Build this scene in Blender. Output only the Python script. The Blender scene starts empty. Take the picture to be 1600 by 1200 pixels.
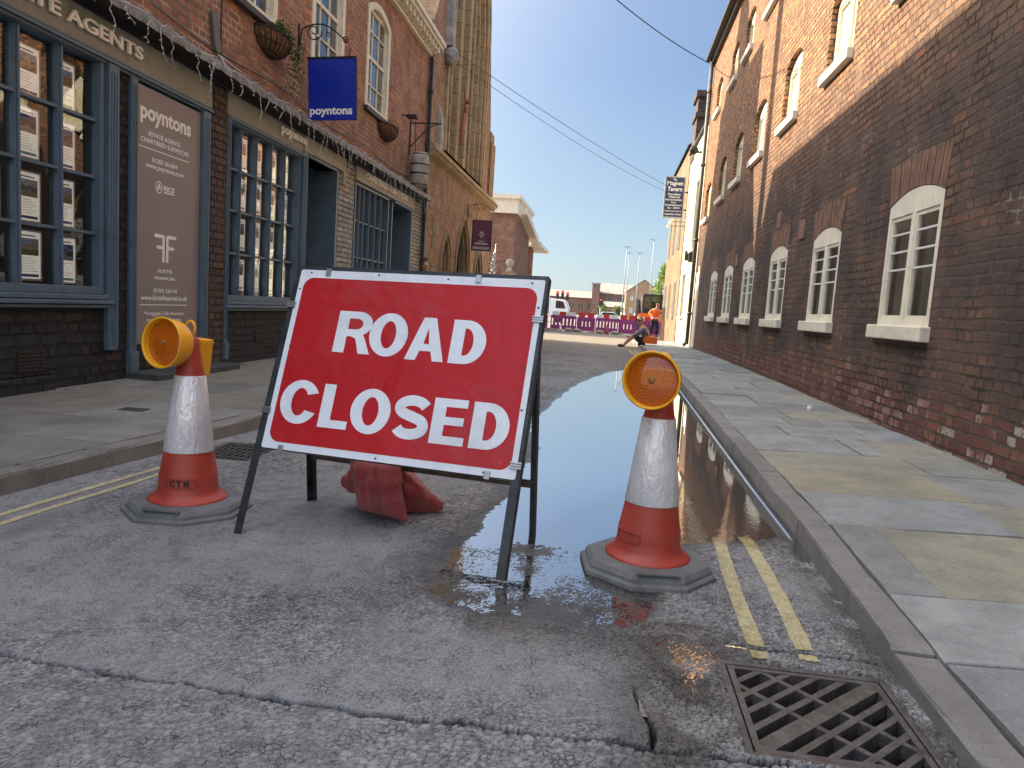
import bpy, bmesh, math, random
import numpy as np
from mathutils import Vector, Matrix
random.seed(7); np.random.seed(7)
S = bpy.context.scene
COL = S.collection
R = math.radians
# ------------------------------------------------------------------ camera
cam = bpy.data.cameras.new('camera'); camo = bpy.data.objects.new('camera', cam); COL.objects.link(camo)
FPX = 1125.0; H = 0.95
cam.sensor_width = 36.0; cam.sensor_fit = 'HORIZONTAL'; cam.lens = 36.0 * FPX / 1600
cam.clip_start = 0.05; cam.clip_end = 3000
dn = Vector((130 - 800, 10860 - 600, FPX)).normalized()
fw = Vector((950 - 800, 490 - 600, FPX)).normalized()
fw = (fw - dn * dn.dot(fw)).normalized(); rt = dn.cross(fw)
# rows right / forward / up give world from image axes (x right, y down, z forward)
RW = Matrix((rt, fw, -dn))
X, Y, Z = RW.col[0], RW.col[1], RW.col[2]
camo.matrix_world = Matrix(((X[0], -Y[0], -Z[0], 0), (X[1], -Y[1], -Z[1], 0), (X[2], -Y[2], -Z[2], H), (0, 0, 0, 1)))
S.camera = camo
# ------------------------------------------------------------------ sky, sun, exposure
world = bpy.data.worlds.new("World"); S.world = world; world.use_nodes = True
nt = world.node_tree
SUN = Vector((-6.45, 2.1, 4.5)).normalized()           # towards the sun
elev = math.asin(SUN.z); az = math.atan2(SUN.x, SUN.y)
sky = nt.nodes.new('ShaderNodeTexSky'); sky.sky_type = 'NISHITA'; sky.sun_disc = False
sky.sun_elevation = elev; sky.sun_rotation = az
sky.air_density = 1.0; sky.dust_density = 0.6; sky.ozone_density = 1.6
# the clear-air sky is paled with summer haze, its unseen zenith lifted to fill the street: brighter and whiter round the sun, pale blue down to the horizon
tc = nt.nodes.new('ShaderNodeTexCoord'); sp_ = nt.nodes.new('ShaderNodeSeparateXYZ'); nt.links.new(tc.outputs['Generated'], sp_.inputs[0])
rp = nt.nodes.new('ShaderNodeValToRGB'); nt.links.new(sp_.outputs[2], rp.inputs[0]); e_ = rp.color_ramp.elements
for k_, (q_, c_) in enumerate(((0.0, (.190, .240, .262)), (0.10, (.158, .215, .264)), (0.30, (.090, .145, .245)), (0.50, (.082, .130, .225)), (0.9, (.50, .53, .58)))):
    if k_ > 1: e_.new(q_)
    e_[k_].position = q_; e_[k_].color = (*c_, 1)
dt_ = nt.nodes.new('ShaderNodeVectorMath'); dt_.operation = 'DOT_PRODUCT'; nt.links.new(tc.outputs['Generated'], dt_.inputs[0]); dt_.inputs[1].default_value = SUN[:]
mx_ = nt.nodes.new('ShaderNodeMath'); mx_.operation = 'MAXIMUM'; nt.links.new(dt_.outputs['Value'], mx_.inputs[0]); mx_.inputs[1].default_value = 0
pw_ = nt.nodes.new('ShaderNodeMath'); pw_.operation = 'POWER'; nt.links.new(mx_.outputs[0], pw_.inputs[0]); pw_.inputs[1].default_value = 5.0
gl_ = nt.nodes.new('ShaderNodeMix'); gl_.data_type = 'RGBA'; gl_.blend_type = 'ADD'; gl_.clamp_factor = True
nt.links.new(pw_.outputs[0], gl_.inputs[0]); nt.links.new(rp.outputs[0], gl_.inputs[6]); gl_.inputs[7].default_value = (2.6, 2.3, 1.9, 1)
sc_ = nt.nodes.new('ShaderNodeMix'); sc_.data_type = 'RGBA'; sc_.blend_type = 'MULTIPLY'; sc_.inputs[0].default_value = 1; nt.links.new(gl_.outputs[2], sc_.inputs[6]); sc_.inputs[7].default_value = (1 / .12, 1 / .12, 1 / .12, 1)
ms_ = nt.nodes.new('ShaderNodeMix'); ms_.data_type = 'RGBA'; ms_.inputs[0].default_value = 0.85
nt.links.new(sky.outputs[0], ms_.inputs[6]); nt.links.new(sc_.outputs[2], ms_.inputs[7])
bk_ = nt.nodes.new('ShaderNodeMapRange'); nt.links.new(sp_.outputs[1], bk_.inputs[0]); bk_.inputs[1].default_value = 0.1; bk_.inputs[2].default_value = -0.8; bk_.inputs[3].default_value = 1.0; bk_.inputs[4].default_value = 2.1  # sky behind the camera boosted, added fill on surfaces facing it
bm_ = nt.nodes.new('ShaderNodeVectorMath'); bm_.operation = 'SCALE'; nt.links.new(ms_.outputs[2], bm_.inputs[0]); nt.links.new(bk_.outputs[0], bm_.inputs['Scale'])
nt.links.new(bm_.outputs[0], nt.nodes['Background'].inputs[0])
nt.nodes['Background'].inputs[1].default_value = 0.12
sl = bpy.data.lights.new('sun', 'SUN'); sl.energy = 5.0; sl.angle = R(0.5); sl.color = (1.0, 0.85, 0.63)
so = bpy.data.objects.new('sun', sl); COL.objects.link(so)
so.rotation_euler = SUN.to_track_quat('Z', 'Y').to_euler(); so.location = (-30, 10, 30)
S.view_settings.view_transform = 'Standard'; S.view_settings.look = 'None'
S.view_settings.exposure = 1.38; S.view_settings.gamma = 1
S.cycles.max_bounces = 8; S.cycles.diffuse_bounces = 4; S.cycles.transparent_max_bounces = 12

# ------------------------------------------------------------------ materials
class NT:
    def __init__(s, m):
        s.t = m.node_tree; s.n = s.t.nodes; s.l = s.t.links
    def add(s, typ, **k):
        n = s.n.new(typ)
        for a, b in k.items(): setattr(n, a, b)
        return n
    def link(s, a, b): s.l.new(a, b)
    def math(s, op, a, b=None, clamp=False):
        n = s.n.new('ShaderNodeMath'); n.operation = op; n.use_clamp = clamp
        for i, v in enumerate((a, b)):
            if v is None: continue
            if isinstance(v, (int, float)): n.inputs[i].default_value = v
            else: s.l.new(v, n.inputs[i])
        return n.outputs[0]
    def mix(s, f, a, b, blend='MIX'):
        n = s.n.new('ShaderNodeMix'); n.data_type = 'RGBA'; n.blend_type = blend
        for i, v in ((0, f), (6, a), (7, b)):
            if isinstance(v, (int, float)): n.inputs[i].default_value = v
            elif isinstance(v, tuple): n.inputs[i].default_value = (*v[:3], 1)
            else: s.l.new(v, n.inputs[i])
        return n.outputs[2]
    def ramp(s, v, stops):
        n = s.n.new('ShaderNodeValToRGB'); e = n.color_ramp.elements
        while len(e) < len(stops): e.new(0.5)
        for i, (p, c) in enumerate(stops):
            e[i].position = p; e[i].color = (*c, 1) if isinstance(c, tuple) else (c, c, c, 1)
        s.l.new(v, n.inputs[0]); return n.outputs[0]
    def noise(s, vec, scale, detail=4, rough=0.55, dist=0.0):
        n = s.n.new('ShaderNodeTexNoise'); n.inputs['Scale'].default_value = scale
        n.inputs['Detail'].default_value = detail; n.inputs['Roughness'].default_value = rough
        n.inputs['Distortion'].default_value = dist
        if vec is not None: s.l.new(vec, n.inputs['Vector'])
        return n.outputs['Fac']
    def pos(s): return s.n.new('ShaderNodeNewGeometry').outputs['Position']
    def obj(s): return s.n.new('ShaderNodeTexCoord').outputs['Object']
    def bump(s, h, strength, dist, nrm=None):
        n = s.n.new('ShaderNodeBump'); n.inputs['Strength'].default_value = strength
        n.inputs['Distance'].default_value = dist; s.l.new(h, n.inputs['Height'])
        if nrm is not None: s.l.new(nrm, n.inputs['Normal'])
        return n.outputs[0]

def newmat(name):
    m = bpy.data.materials.new(name); m.use_nodes = True
    t = NT(m); p = t.n['Principled BSDF']
    return m, t, p

def mat(name, col, rough=0.6, metal=0.0, var=0.18, scale=9, bump=0.15, bscale=60, bd=0.002, dirt=None, trans=0, spec=None):
    """plain painted / metal / stone surface with uneven colour, roughness and a little relief"""
    m, t, p = newmat(name)
    c = t.obj()
    n1 = t.noise(c, scale, 5)
    dark = tuple(x * (1 - var * 1.6) for x in col); lite = tuple(min(1, x * (1 + var)) for x in col)
    cc = t.ramp(n1, [(0.3, dark), (0.7, lite)])
    if dirt:
        n2 = t.noise(c, scale * 2.7, 6, 0.7)
        cc = t.mix(t.ramp(n2, [(0.55, 0.0), (0.72, 0.8)]), cc, dirt)
    t.link(cc, p.inputs['Base Color'])
    n3 = t.noise(c, bscale, 3)
    p.inputs['Metallic'].default_value = metal
    t.link(t.math('ADD', t.math('MULTIPLY', n1, 0.25), rough - 0.12), p.inputs['Roughness'])
    if bump: t.link(t.bump(n3, bump, bd), p.inputs['Normal'])
    if trans: p.inputs['Transmission Weight'].default_value = trans
    if spec is not None: p.inputs['Specular IOR Level'].default_value = spec
    return m

def brick(name, c1, c2, mortar, soot_shade=None, low=None, white=0.0, bw=0.225, bh=0.075, ms=0.012, bump=0.8, bd=0.012, irregular=0.012, rough=0.85, scale=1.0, speck=0.3):
    m, t, p = newmat(name)
    g = t.pos()
    sep = t.add('ShaderNodeSeparateXYZ'); t.link(g, sep.inputs[0])
    u = t.math('ADD', sep.outputs[0], sep.outputs[1])
    comb = t.add('ShaderNodeCombineXYZ'); t.link(u, comb.inputs[0]); t.link(sep.outputs[2], comb.inputs[1])
    # wobble of the courses
    nz = t.add('ShaderNodeTexNoise'); nz.inputs['Scale'].default_value = 2.3; nz.inputs['Detail'].default_value = 5; t.link(g, nz.inputs['Vector'])
    vm = t.add('ShaderNodeVectorMath', operation='SUBTRACT'); t.link(nz.outputs['Color'], vm.inputs[0]); vm.inputs[1].default_value = (.5, .5, .5)
    vs = t.add('ShaderNodeVectorMath', operation='SCALE'); t.link(vm.outputs[0], vs.inputs[0]); vs.inputs['Scale'].default_value = irregular * 2.2
    nz2 = t.add('ShaderNodeTexNoise'); nz2.inputs['Scale'].default_value = 26; nz2.inputs['Detail'].default_value = 4; t.link(g, nz2.inputs['Vector'])
    vm2 = t.add('ShaderNodeVectorMath', operation='SUBTRACT'); t.link(nz2.outputs['Color'], vm2.inputs[0]); vm2.inputs[1].default_value = (.5, .5, .5)
    vs2 = t.add('ShaderNodeVectorMath', operation='SCALE'); t.link(vm2.outputs[0], vs2.inputs[0]); vs2.inputs['Scale'].default_value = irregular * 2.0
    va = t.add('ShaderNodeVectorMath', operation='ADD'); t.link(comb.outputs[0], va.inputs[0]); t.link(vs.outputs[0], va.inputs[1])
    vb = t.add('ShaderNodeVectorMath', operation='ADD'); t.link(va.outputs[0], vb.inputs[0]); t.link(vs2.outputs[0], vb.inputs[1])
    b = t.add('ShaderNodeTexBrick'); b.offset = 0.5; b.squash = 0.5; b.squash_frequency = 2
    b.inputs['Scale'].default_value = 1.0 / scale
    b.inputs['Brick Width'].default_value = bw; b.inputs['Row Height'].default_value = bh
    b.inputs['Mortar Size'].default_value = ms; b.inputs['Mortar Smooth'].default_value = 0.35; b.inputs['Bias'].default_value = 0.0
    b.inputs['Color1'].default_value = (0, 0, 0, 1); b.inputs['Color2'].default_value = (1, 1, 1, 1); b.inputs['Mortar'].default_value = (.5, .5, .5, 1)
    t.link(vb.outputs[0], b.inputs['Vector'])
    rnd = b.outputs['Color']
    n1 = t.noise(g, 55, 5, 0.7); n2 = t.noise(g, 1.3, 5, 0.6); n3 = t.noise(g, 7, 6, 0.7)
    base = t.mix(t.ramp(rnd, [(0.0, 0.0), (1.0, 1.0)]), c1, c2)
    hot = tuple(min(1, x * k) for x, k in zip(c2, (1.5, 1.05, 0.8)))
    base = t.mix(t.ramp(rnd, [(0.9, 0.0), (0.97, 0.7)]), base, hot)
    base = t.mix(t.math('MULTIPLY', t.ramp(n1, [(0.35, 1.0), (0.6, 0.0)]), speck), base, tuple(x * 0.3 for x in c1))
    base = t.mix(t.ramp(n3, [(0.5, 0.0), (0.75, 0.55)]), base, tuple(x * 1.35 for x in c2))
    if low:                                       # a band of replaced, redder brick with salts low on the wall
        zz = t.math('ADD', sep.outputs[2], t.math('MULTIPLY', t.noise(g, 1.1, 4), 0.9))
        f = t.ramp(zz, [(0.95, 1.0), (1.35, 0.0)])
        f = t.math('MULTIPLY', f, t.ramp(rnd, [(0.12, 0.35), (0.3, 1.0)]))
        base = t.mix(f, base, t.mix(rnd, tuple(x * .45 for x in low), tuple(min(1, x * 1.35) for x in low)))
        zb = t.math('MULTIPLY', t.ramp(zz, [(1.15, 0.0), (1.3, 1.0)]), t.ramp(t.math('MULTIPLY', zz, .5), [(0.68, 1.0), (0.95, 0.0)]))
        LOWBAND = zb
        if white:
            # salts stronger towards the near end of the wall
            near = t.ramp(t.math('MULTIPLY', sep.outputs[1], 0.1), [(0.3, 1.0), (0.85, 0.12)])
            w = t.math('MULTIPLY', t.ramp(rnd, [(0.62, 0.0), (0.68, 1.0)]), t.math('MULTIPLY', t.ramp(t.noise(g, 38, 5, 0.75), [(0.40, 0.0), (0.50, 1.0)]), t.ramp(t.noise(g, 2.6, 3), [(0.42, 0.0), (0.56, 1.0)])))
            w = t.math('MULTIPLY', t.math('MULTIPLY', w, white), near)
            zf = t.ramp(zz, [(0.95, 1.0), (1.2, 0.0)])
            base = t.mix(t.math('MULTIPLY', w, zf), base, (0.62, 0.58, 0.56))
    if soot_shade:  # old soot plus painted shade, heavy below the right wall's shadow line, fading above
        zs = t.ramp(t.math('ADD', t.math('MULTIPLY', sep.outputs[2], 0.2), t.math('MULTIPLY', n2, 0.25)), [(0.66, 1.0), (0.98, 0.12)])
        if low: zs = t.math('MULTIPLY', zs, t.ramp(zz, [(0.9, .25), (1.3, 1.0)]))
        base = t.mix(t.math('MULTIPLY', zs, t.ramp(n2, [(0.33, 0.62), (0.60, 0.97)])), base, soot_shade)
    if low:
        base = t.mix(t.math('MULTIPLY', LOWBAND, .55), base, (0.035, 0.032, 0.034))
    mt = t.mix(t.ramp(t.noise(g, 3.1, 4), [(0.4, 0.0), (0.6, 1.0)]), mortar, tuple(x * 0.4 for x in mortar))
    if low: mt = t.mix(t.ramp(t.noise(g, 2.2, 5, .7), [(0.60, 0.0), (0.70, 0.8)]), mt, (0.34, 0.29, 0.21))
    col = t.mix(b.outputs['Fac'], base, mt)
    t.link(col, p.inputs['Base Color'])
    p.inputs['Roughness'].default_value = rough; p.inputs['Specular IOR Level'].default_value = 0.25
    h = t.math('SUBTRACT', 1.0, b.outputs['Fac'])
    h = t.math('ADD', h, t.math('MULTIPLY', n1, 0.55))
    h = t.math('ADD', h, t.math('MULTIPLY', rnd, 0.5))
    h = t.math('ADD', h, t.math('MULTIPLY', n3, 0.5))
    t.link(t.bump(h, bump, bd), p.inputs['Normal'])
    return m

def glass(name, tint=(0.75, 0.8, 0.82), clear=0.8, rough=0.02, refl=1.6):
    m, t, p = newmat(name)
    t.n.remove(p); out = t.n['Material Output']
    tr = t.add('ShaderNodeBsdfTransparent'); tr.inputs[0].default_value = (*[x * clear for x in tint], 1)
    gl = t.add('ShaderNodeBsdfGlossy'); gl.inputs['Roughness'].default_value = rough; gl.inputs[0].default_value = (1, 1, 1, 1)
    nb = t.bump(t.noise(t.pos(), 2.2, 2), 0.12, 0.03)
    t.link(nb, gl.inputs['Normal'])
    fr = t.add('ShaderNodeFresnel'); fr.inputs[0].default_value = 1.6
    mx = t.add('ShaderNodeMixShader')
    t.link(t.math('MULTIPLY', fr.outputs[0], refl, True), mx.inputs[0]); t.link(tr.outputs[0], mx.inputs[1]); t.link(gl.outputs[0], mx.inputs[2])
    t.link(mx.outputs[0], out.inputs[0]); return m

# ------------------------------------------------------------------ object helpers
def tag(o, label=None, cat=None, group=None, kind=None):
    if label: o['label'] = label
    if cat: o['category'] = cat
    if group: o['group'] = group
    if kind: o['kind'] = kind
    return o
def empty(name, loc, label, cat, group=None, rz=0.0, parent=None):
    o = bpy.data.objects.new(name, None); COL.objects.link(o); o.location = loc; o.rotation_euler = (0, 0, rz)
    o.empty_display_size = 0.1
    if parent: o.parent = parent
    return tag(o, label, cat, group)
def link(name, me, m=None, parent=None, loc=None, smooth=False):
    o = bpy.data.objects.new(name, me); COL.objects.link(o)
    if m is not None:
        for mm in (m if isinstance(m, (list, tuple)) else [m]): me.materials.append(mm)
    if smooth:
        for p in me.polygons: p.use_smooth = True
    if parent is not None:
        o.parent = parent
        if parent.name in WP: o.matrix_parent_inverse = WP[parent.name]
    if loc is not None: o.location = loc
    return o
WP = {}
def wroot(name, loc, label, cat, group=None):
    """an Empty at the thing's base whose parts are written in world coordinates"""
    e = empty(name, loc, label, cat, group); WP[e.name] = Matrix.Translation(-Vector(loc)); return e
def copy_tree(o, parent=None):
    c = o.copy(); COL.objects.link(c)
    if parent is not None: c.parent = parent
    for ch in list(o.children): copy_tree(ch, c)
    return c
class MB:
    """collects shapes; build() links them as one mesh object"""
    def __init__(s): s.v = []; s.f = []; s.mi = []; s.cur = 0; s.sm = []
    def add(s, vs, fs, smooth=False):
        o = len(s.v); s.v += [tuple(v) for v in vs]; s.f += [tuple(i + o for i in f) for f in fs]
        s.mi += [s.cur] * len(fs); s.sm += [smooth] * len(fs); return s
    def box(s, x0, x1, y0, y1, z0, z1, M=None):
        vs = [Vector(p) for p in ((x0, y0, z0), (x1, y0, z0), (x1, y1, z0), (x0, y1, z0), (x0, y0, z1), (x1, y0, z1), (x1, y1, z1), (x0, y1, z1))]
        if M: vs = [M @ v for v in vs]
        return s.add(vs, [(0, 3, 2, 1), (4, 5, 6, 7), (0, 1, 5, 4), (1, 2, 6, 5), (2, 3, 7, 6), (3, 0, 4, 7)])
    def prism(s, pts, fn, c0, c1):
        """pts 2-D convex loop, fn(a,b,c)->world"""
        n = len(pts); vs = [fn(a, b, c0) for a, b in pts] + [fn(a, b, c1) for a, b in pts]
        fs = [tuple(range(n))[::-1], tuple(range(n, 2 * n))] + [(i, (i + 1) % n, n + (i + 1) % n, n + i) for i in range(n)]
        return s.add(vs, fs)
    def bar(s, p, q, w, h=None, up=(0, 0, 1)):
        p, q = Vector(p), Vector(q); h = h or w; d = (q - p).normalized(); u = Vector(up)
        if abs(d.dot(u)) > 0.98: u = Vector((1, 0, 0))
        a = d.cross(u).normalized() * w / 2; b = a.cross(d).normalized() * h / 2
        return s.add([p - a - b, p + a - b, p + a + b, p - a + b, q - a - b, q + a - b, q + a + b, q - a + b],
                     [(0, 3, 2, 1), (4, 5, 6, 7), (0, 1, 5, 4), (1, 2, 6, 5), (2, 3, 7, 6), (3, 0, 4, 7)])
    def tube(s, pts, r, n=8, close=False):
        pts = [Vector(p) for p in pts]; k = len(pts); vs = []; rr = r if isinstance(r, (list, tuple)) else [r] * k
        prev = None
        for i, p in enumerate(pts):
            d = (pts[min(i + 1, k - 1)] - pts[max(i - 1, 0)]) if not close else (pts[(i + 1) % k] - pts[i - 1])
            d.normalize()
            if prev is None:
                u = Vector((0, 0, 1)) if abs(d.z) < 0.9 else Vector((1, 0, 0)); a = d.cross(u).normalized()
            else: a = (prev - d * prev.dot(d)).normalized()
            prev = a; b = d.cross(a)
            for j in range(n):
                t = 2 * math.pi * j / n; vs.append(p + (a * math.cos(t) + b * math.sin(t)) * rr[i])
        fs = []
        for i in range(k if close else k - 1):
            i2 = (i + 1) % k
            for j in range(n): fs.append((i * n + j, i * n + (j + 1) % n, i2 * n + (j + 1) % n, i2 * n + j))
        if not close: fs += [tuple(range(n))[::-1], tuple(range((k - 1) * n, k * n))]
        return s.add(vs, fs, True)
    def lathe(s, prof, n=24, M=None, cap=True):
        vs = []; k = len(prof)
        for r, z in prof:
            for j in range(n):
                t = 2 * math.pi * j / n; v = Vector((r * math.cos(t), r * math.sin(t), z)); vs.append(M @ v if M else v)
        fs = [(i * n + j, i * n + (j + 1) % n, (i + 1) * n + (j + 1) % n, (i + 1) * n + j) for i in range(k - 1) for j in range(n)]
        if cap: fs += [tuple(range(n))[::-1], tuple(range((k - 1) * n, k * n))]
        return s.add(vs, fs, True)
    def ball(s, c, r, n=10, sc=(1, 1, 1)):
        prof = [(max(1e-4, r * math.sin(math.pi * i / n)), -r * math.cos(math.pi * i / n)) for i in range(n + 1)]
        return s.lathe(prof, n * 2, Matrix.Translation(c) @ Matrix.Diagonal((*sc, 1)))
    def build(s, name, m, parent=None, loc=None, bevel=0.0, off=None, rec=True):
        me = bpy.data.meshes.new(name)
        vs = s.v
        if off is not None: vs = [(v[0] - off[0], v[1] - off[1], v[2] - off[2]) for v in s.v]
        me.from_pydata(vs, [], s.f)
        me.polygons.foreach_set('material_index', s.mi); me.polygons.foreach_set('use_smooth', s.sm)
        if rec:
            bm = bmesh.new(); bm.from_mesh(me); bmesh.ops.recalc_face_normals(bm, faces=bm.faces); bm.to_mesh(me); bm.free()
        o = link(name, me, m, parent, loc)
        if bevel:
            b = o.modifiers.new('bevel', 'BEVEL'); b.width = bevel; b.segments = 2; b.limit_method = 'ANGLE'; b.angle_limit = R(40)
        return o
def curve_mesh(loops, thick):
    cu = bpy.data.curves.new('c', 'CURVE'); cu.dimensions = '2D'; cu.fill_mode = 'BOTH'; cu.extrude = thick / 2
    for L in loops:
        sp = cu.splines.new('POLY'); sp.points.add(len(L) - 1); sp.use_cyclic_u = True
        for i, (a, b) in enumerate(L): sp.points[i].co = (a, b, 0, 1)
    o = bpy.data.objects.new('c', cu); me = bpy.data.meshes.new_from_object(o)
    bpy.data.objects.remove(o); bpy.data.curves.remove(cu); return me
def plate(name, loops, fn, c0, c1, m, parent=None):
    """flat plate with holes: loops in (a,b), fn(a,b,c)->world, from depth c0 to c1"""
    me = curve_mesh(loops, abs(c1 - c0)); mid = (c0 + c1) / 2
    for v in me.vertices: v.co = fn(v.co.x, v.co.y, v.co.z + mid)
    bm = bmesh.new(); bm.from_mesh(me); bmesh.ops.remove_doubles(bm, verts=bm.verts, dist=1e-5)
    bmesh.ops.recalc_face_normals(bm, faces=bm.faces); bm.to_mesh(me); bm.free(); me.name = name
    for p in me.polygons: p.use_smooth = False
    me.materials.clear()
    return link(name, me, m, parent)
def text(name, body, rect, fn, m, parent=None, off=0.0, ext=0.001, c=0.0):
    """lettering whose ink fills rect=(a0,b0,a1,b1); either extent may be None to keep the proportions"""
    cu = bpy.data.curves.new('t', 'FONT'); cu.body = body; cu.size = 1; cu.offset = off; cu.extrude = 0.5; cu.resolution_u = 4
    o = bpy.data.objects.new('t', cu); me = bpy.data.meshes.new_from_object(o); bpy.data.objects.remove(o); bpy.data.curves.remove(cu)
    co = np.array([v.co[:] for v in me.vertices]); lo = co.min(0); hi = co.max(0)
    a0, b0, a1, b1 = rect; sx = (a1 - a0) / (hi[0] - lo[0]); sy = (b1 - b0) / (hi[1] - lo[1]) if b1 is not None else sx
    for v, q in zip(me.vertices, co):
        v.co = fn(a0 + (q[0] - lo[0]) * sx, b0 + (q[1] - lo[1]) * sy, c + (q[2] + 0.5) * ext)
    bm = bmesh.new(); bm.from_mesh(me); bmesh.ops.recalc_face_normals(bm, faces=bm.faces); bm.to_mesh(me); bm.free()
    for p in me.polygons: p.use_smooth = False
    me.materials.clear(); return link(name, me, m, parent)
def arc(cx, cy, rx, ry, a0, a1, n=14):
    return [(cx + rx * math.cos(R(a0 + (a1 - a0) * i / n)), cy + ry * math.sin(R(a0 + (a1 - a0) * i / n))) for i in range(n + 1)]
def arched(y0, y1, z0, z1, rise, n=12):
    """opening with a segmental head, crown at z1"""
    w = (y1 - y0) / 2; rise = min(rise, w); r = (w * w + rise * rise) / (2 * rise); cy = (y0 + y1) / 2; cz = z1 - r
    a = math.degrees(math.asin(min(1, w / r)))
    return [(y0, z0), (y1, z0)] + arc(cy, cz, r, r, 90 - a, 90 + a, n)
def pointed(y0, y1, z0, zs, n=10, k=1.0):
    """gothic opening: springing at zs"""
    w = y1 - y0; r = w * k
    cR = y0 + r; cL = y1 - r          # centres of the two arcs
    cy = (y0 + y1) / 2; top = math.degrees(math.acos((r - w / 2) / r))
    right = arc(cL, zs, r, r, 0, top, n); left = arc(cR, zs, r, r, 180 - top, 180, n)
    return [(y0, z0), (y1, z0)] + right + left[1:]
def rect(a0, a1, b0, b1): return [(a0, b0), (a1, b0), (a1, b1), (a0, b1)]
XL = -4.05; XR = 2.42
FL = lambda a, b, c: Vector((XL + c, a, b))        # left facade: c grows out into the street
FR = lambda a, b, c: Vector((XR - c, a, b))        # right facade, likewise

# ------------------------------------------------------------------ the material set
M = {}
M['brickR'] = brick('old dark brick', (0.27, 0.135, 0.08), (0.54, 0.28, 0.14), (0.11, 0.085, 0.07), soot_shade=(0.058, 0.047, 0.051), low=(0.20, 0.078, 0.06), white=1.0, irregular=0.017, bd=0.016, bump=0.9)
M['brickArch'] = brick('gauged arch brick', (0.23, 0.11, 0.075), (0.30, 0.15, 0.10), (0.13, 0.10, 0.085), bw=0.05, bh=0.5, ms=0.006, irregular=0.003, bd=0.006)
M['brickL'] = brick('red georgian brick', (0.26, 0.11, 0.07), (0.44, 0.205, 0.12), (0.38, 0.29, 0.22), soot_shade=(0.15, 0.085, 0.065), irregular=0.006, bd=0.008)
M['brickG'] = brick('guildhall brick', (0.26, 0.14, 0.09), (0.42, 0.22, 0.12), (0.40, 0.31, 0.21), irregular=0.01, bh=0.068, bd=0.012)
M['brickBlack'] = brick('black painted brick', (0.022, 0.023, 0.027), (0.04, 0.04, 0.045), (0.02, 0.02, 0.024), irregular=0.022, bd=0.03, bump=1.0, rough=0.55, bh=0.085, ms=0.016)
M['brickBrown'] = brick('dark pier brick', (0.07, 0.055, 0.045), (0.12, 0.09, 0.07), (0.06, 0.05, 0.045), irregular=0.012, bd=0.015)
M['brickWhite'] = brick('weathered white painted brick', (0.34, 0.33, 0.30), (0.48, 0.47, 0.43), (0.20, 0.19, 0.17), irregular=0.012, bd=0.014, speck=0.6)
M['brickO'] = brick('orange brick', (0.19, 0.105, 0.06), (0.30, 0.165, 0.09), (0.42, 0.34, 0.24), irregular=0.006)
M['brickFar'] = brick('red warehouse brick', (0.22, 0.10, 0.075), (0.30, 0.15, 0.10), (0.30, 0.24, 0.2), irregular=0.004)
M['brickMill'] = brick('mill brick', (0.42, 0.22, 0.11), (0.54, 0.30, 0.15), (0.42, 0.36, 0.26), irregular=0.004)
M['cream'] = mat('cream render', (0.52, 0.47, 0.34), 0.8, var=0.07, scale=1.5, bump=0.4, bscale=30, dirt=(0.5, 0.46, 0.34))
M['stone'] = brick('warm limestone blocks', (0.40, 0.29, 0.16), (0.52, 0.39, 0.22), (0.24, 0.18, 0.11), soot_shade=(0.24, 0.18, 0.12), bw=0.62, bh=0.34, ms=0.010, irregular=0.006, bd=0.02, speck=.5)
M['stoneG'] = mat('grey weathered stone', (0.34, 0.32, 0.28), 0.85, var=0.3, scale=5, bump=0.6, bscale=18, bd=0.01, dirt=(0.14, 0.13, 0.11))
M['render'] = mat('grey render', (0.34, 0.31, 0.27), 0.85, var=0.2, scale=2, bump=0.5, bscale=20)
M['blue'] = mat('slate blue joinery paint', (0.085, 0.14, 0.20), 0.42, var=0.12, scale=5, bump=0.25, bscale=25, dirt=(0.045, 0.07, 0.095))
M['fascia'] = mat('grey green fascia paint', (0.24, 0.26, 0.24), 0.55, var=0.12, scale=2.5, bump=0.2, dirt=(0.12, 0.13, 0.12))
M['fasciaL'] = mat('pale weathered fascia paint', (0.36, 0.36, 0.31), 0.6, var=0.15, scale=4, bump=0.3, dirt=(0.2, 0.2, 0.17))
M['panel'] = mat('taupe sign vinyl', (0.22, 0.195, 0.195), 0.38, var=0.05, scale=2, bump=0.05)
M['letter'] = mat('raised white letters', (0.9, 0.89, 0.86), 0.45, var=0.04, scale=6, bump=0.0)
M['vinylW'] = mat('white vinyl', (0.78, 0.78, 0.78), 0.5, var=0.03, scale=6, bump=0.0)
M['creamwood'] = mat('cream joinery paint', (0.70, 0.66, 0.52), 0.5, var=0.08, scale=5, bump=0.2, dirt=(0.45, 0.40, 0.30))
M['whitewood'] = mat('white window paint', (0.78, 0.74, 0.62), 0.5, var=0.07, scale=4, bump=0.3, bscale=30, dirt=(0.55, 0.52, 0.44))
M['sill'] = mat('painted stone sill', (0.74, 0.70, 0.58), 0.6, var=0.08, scale=6, bump=0.4, bscale=25, dirt=(0.5, 0.47, 0.38))
M['blind'] = mat('cream roller blind', (0.62, 0.56, 0.36), 0.8, var=0.05, scale=3, bump=0)
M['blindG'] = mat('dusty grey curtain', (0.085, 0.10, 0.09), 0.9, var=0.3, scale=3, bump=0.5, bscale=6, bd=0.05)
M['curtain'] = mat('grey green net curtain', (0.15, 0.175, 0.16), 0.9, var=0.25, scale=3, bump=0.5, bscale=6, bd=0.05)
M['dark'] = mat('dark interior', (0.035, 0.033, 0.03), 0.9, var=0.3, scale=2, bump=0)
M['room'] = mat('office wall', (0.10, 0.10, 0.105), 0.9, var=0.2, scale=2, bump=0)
M['iron'] = mat('black wrought iron', (0.02, 0.02, 0.022), 0.5, metal=0.4, var=0.2, scale=20, bump=0.3)
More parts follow.
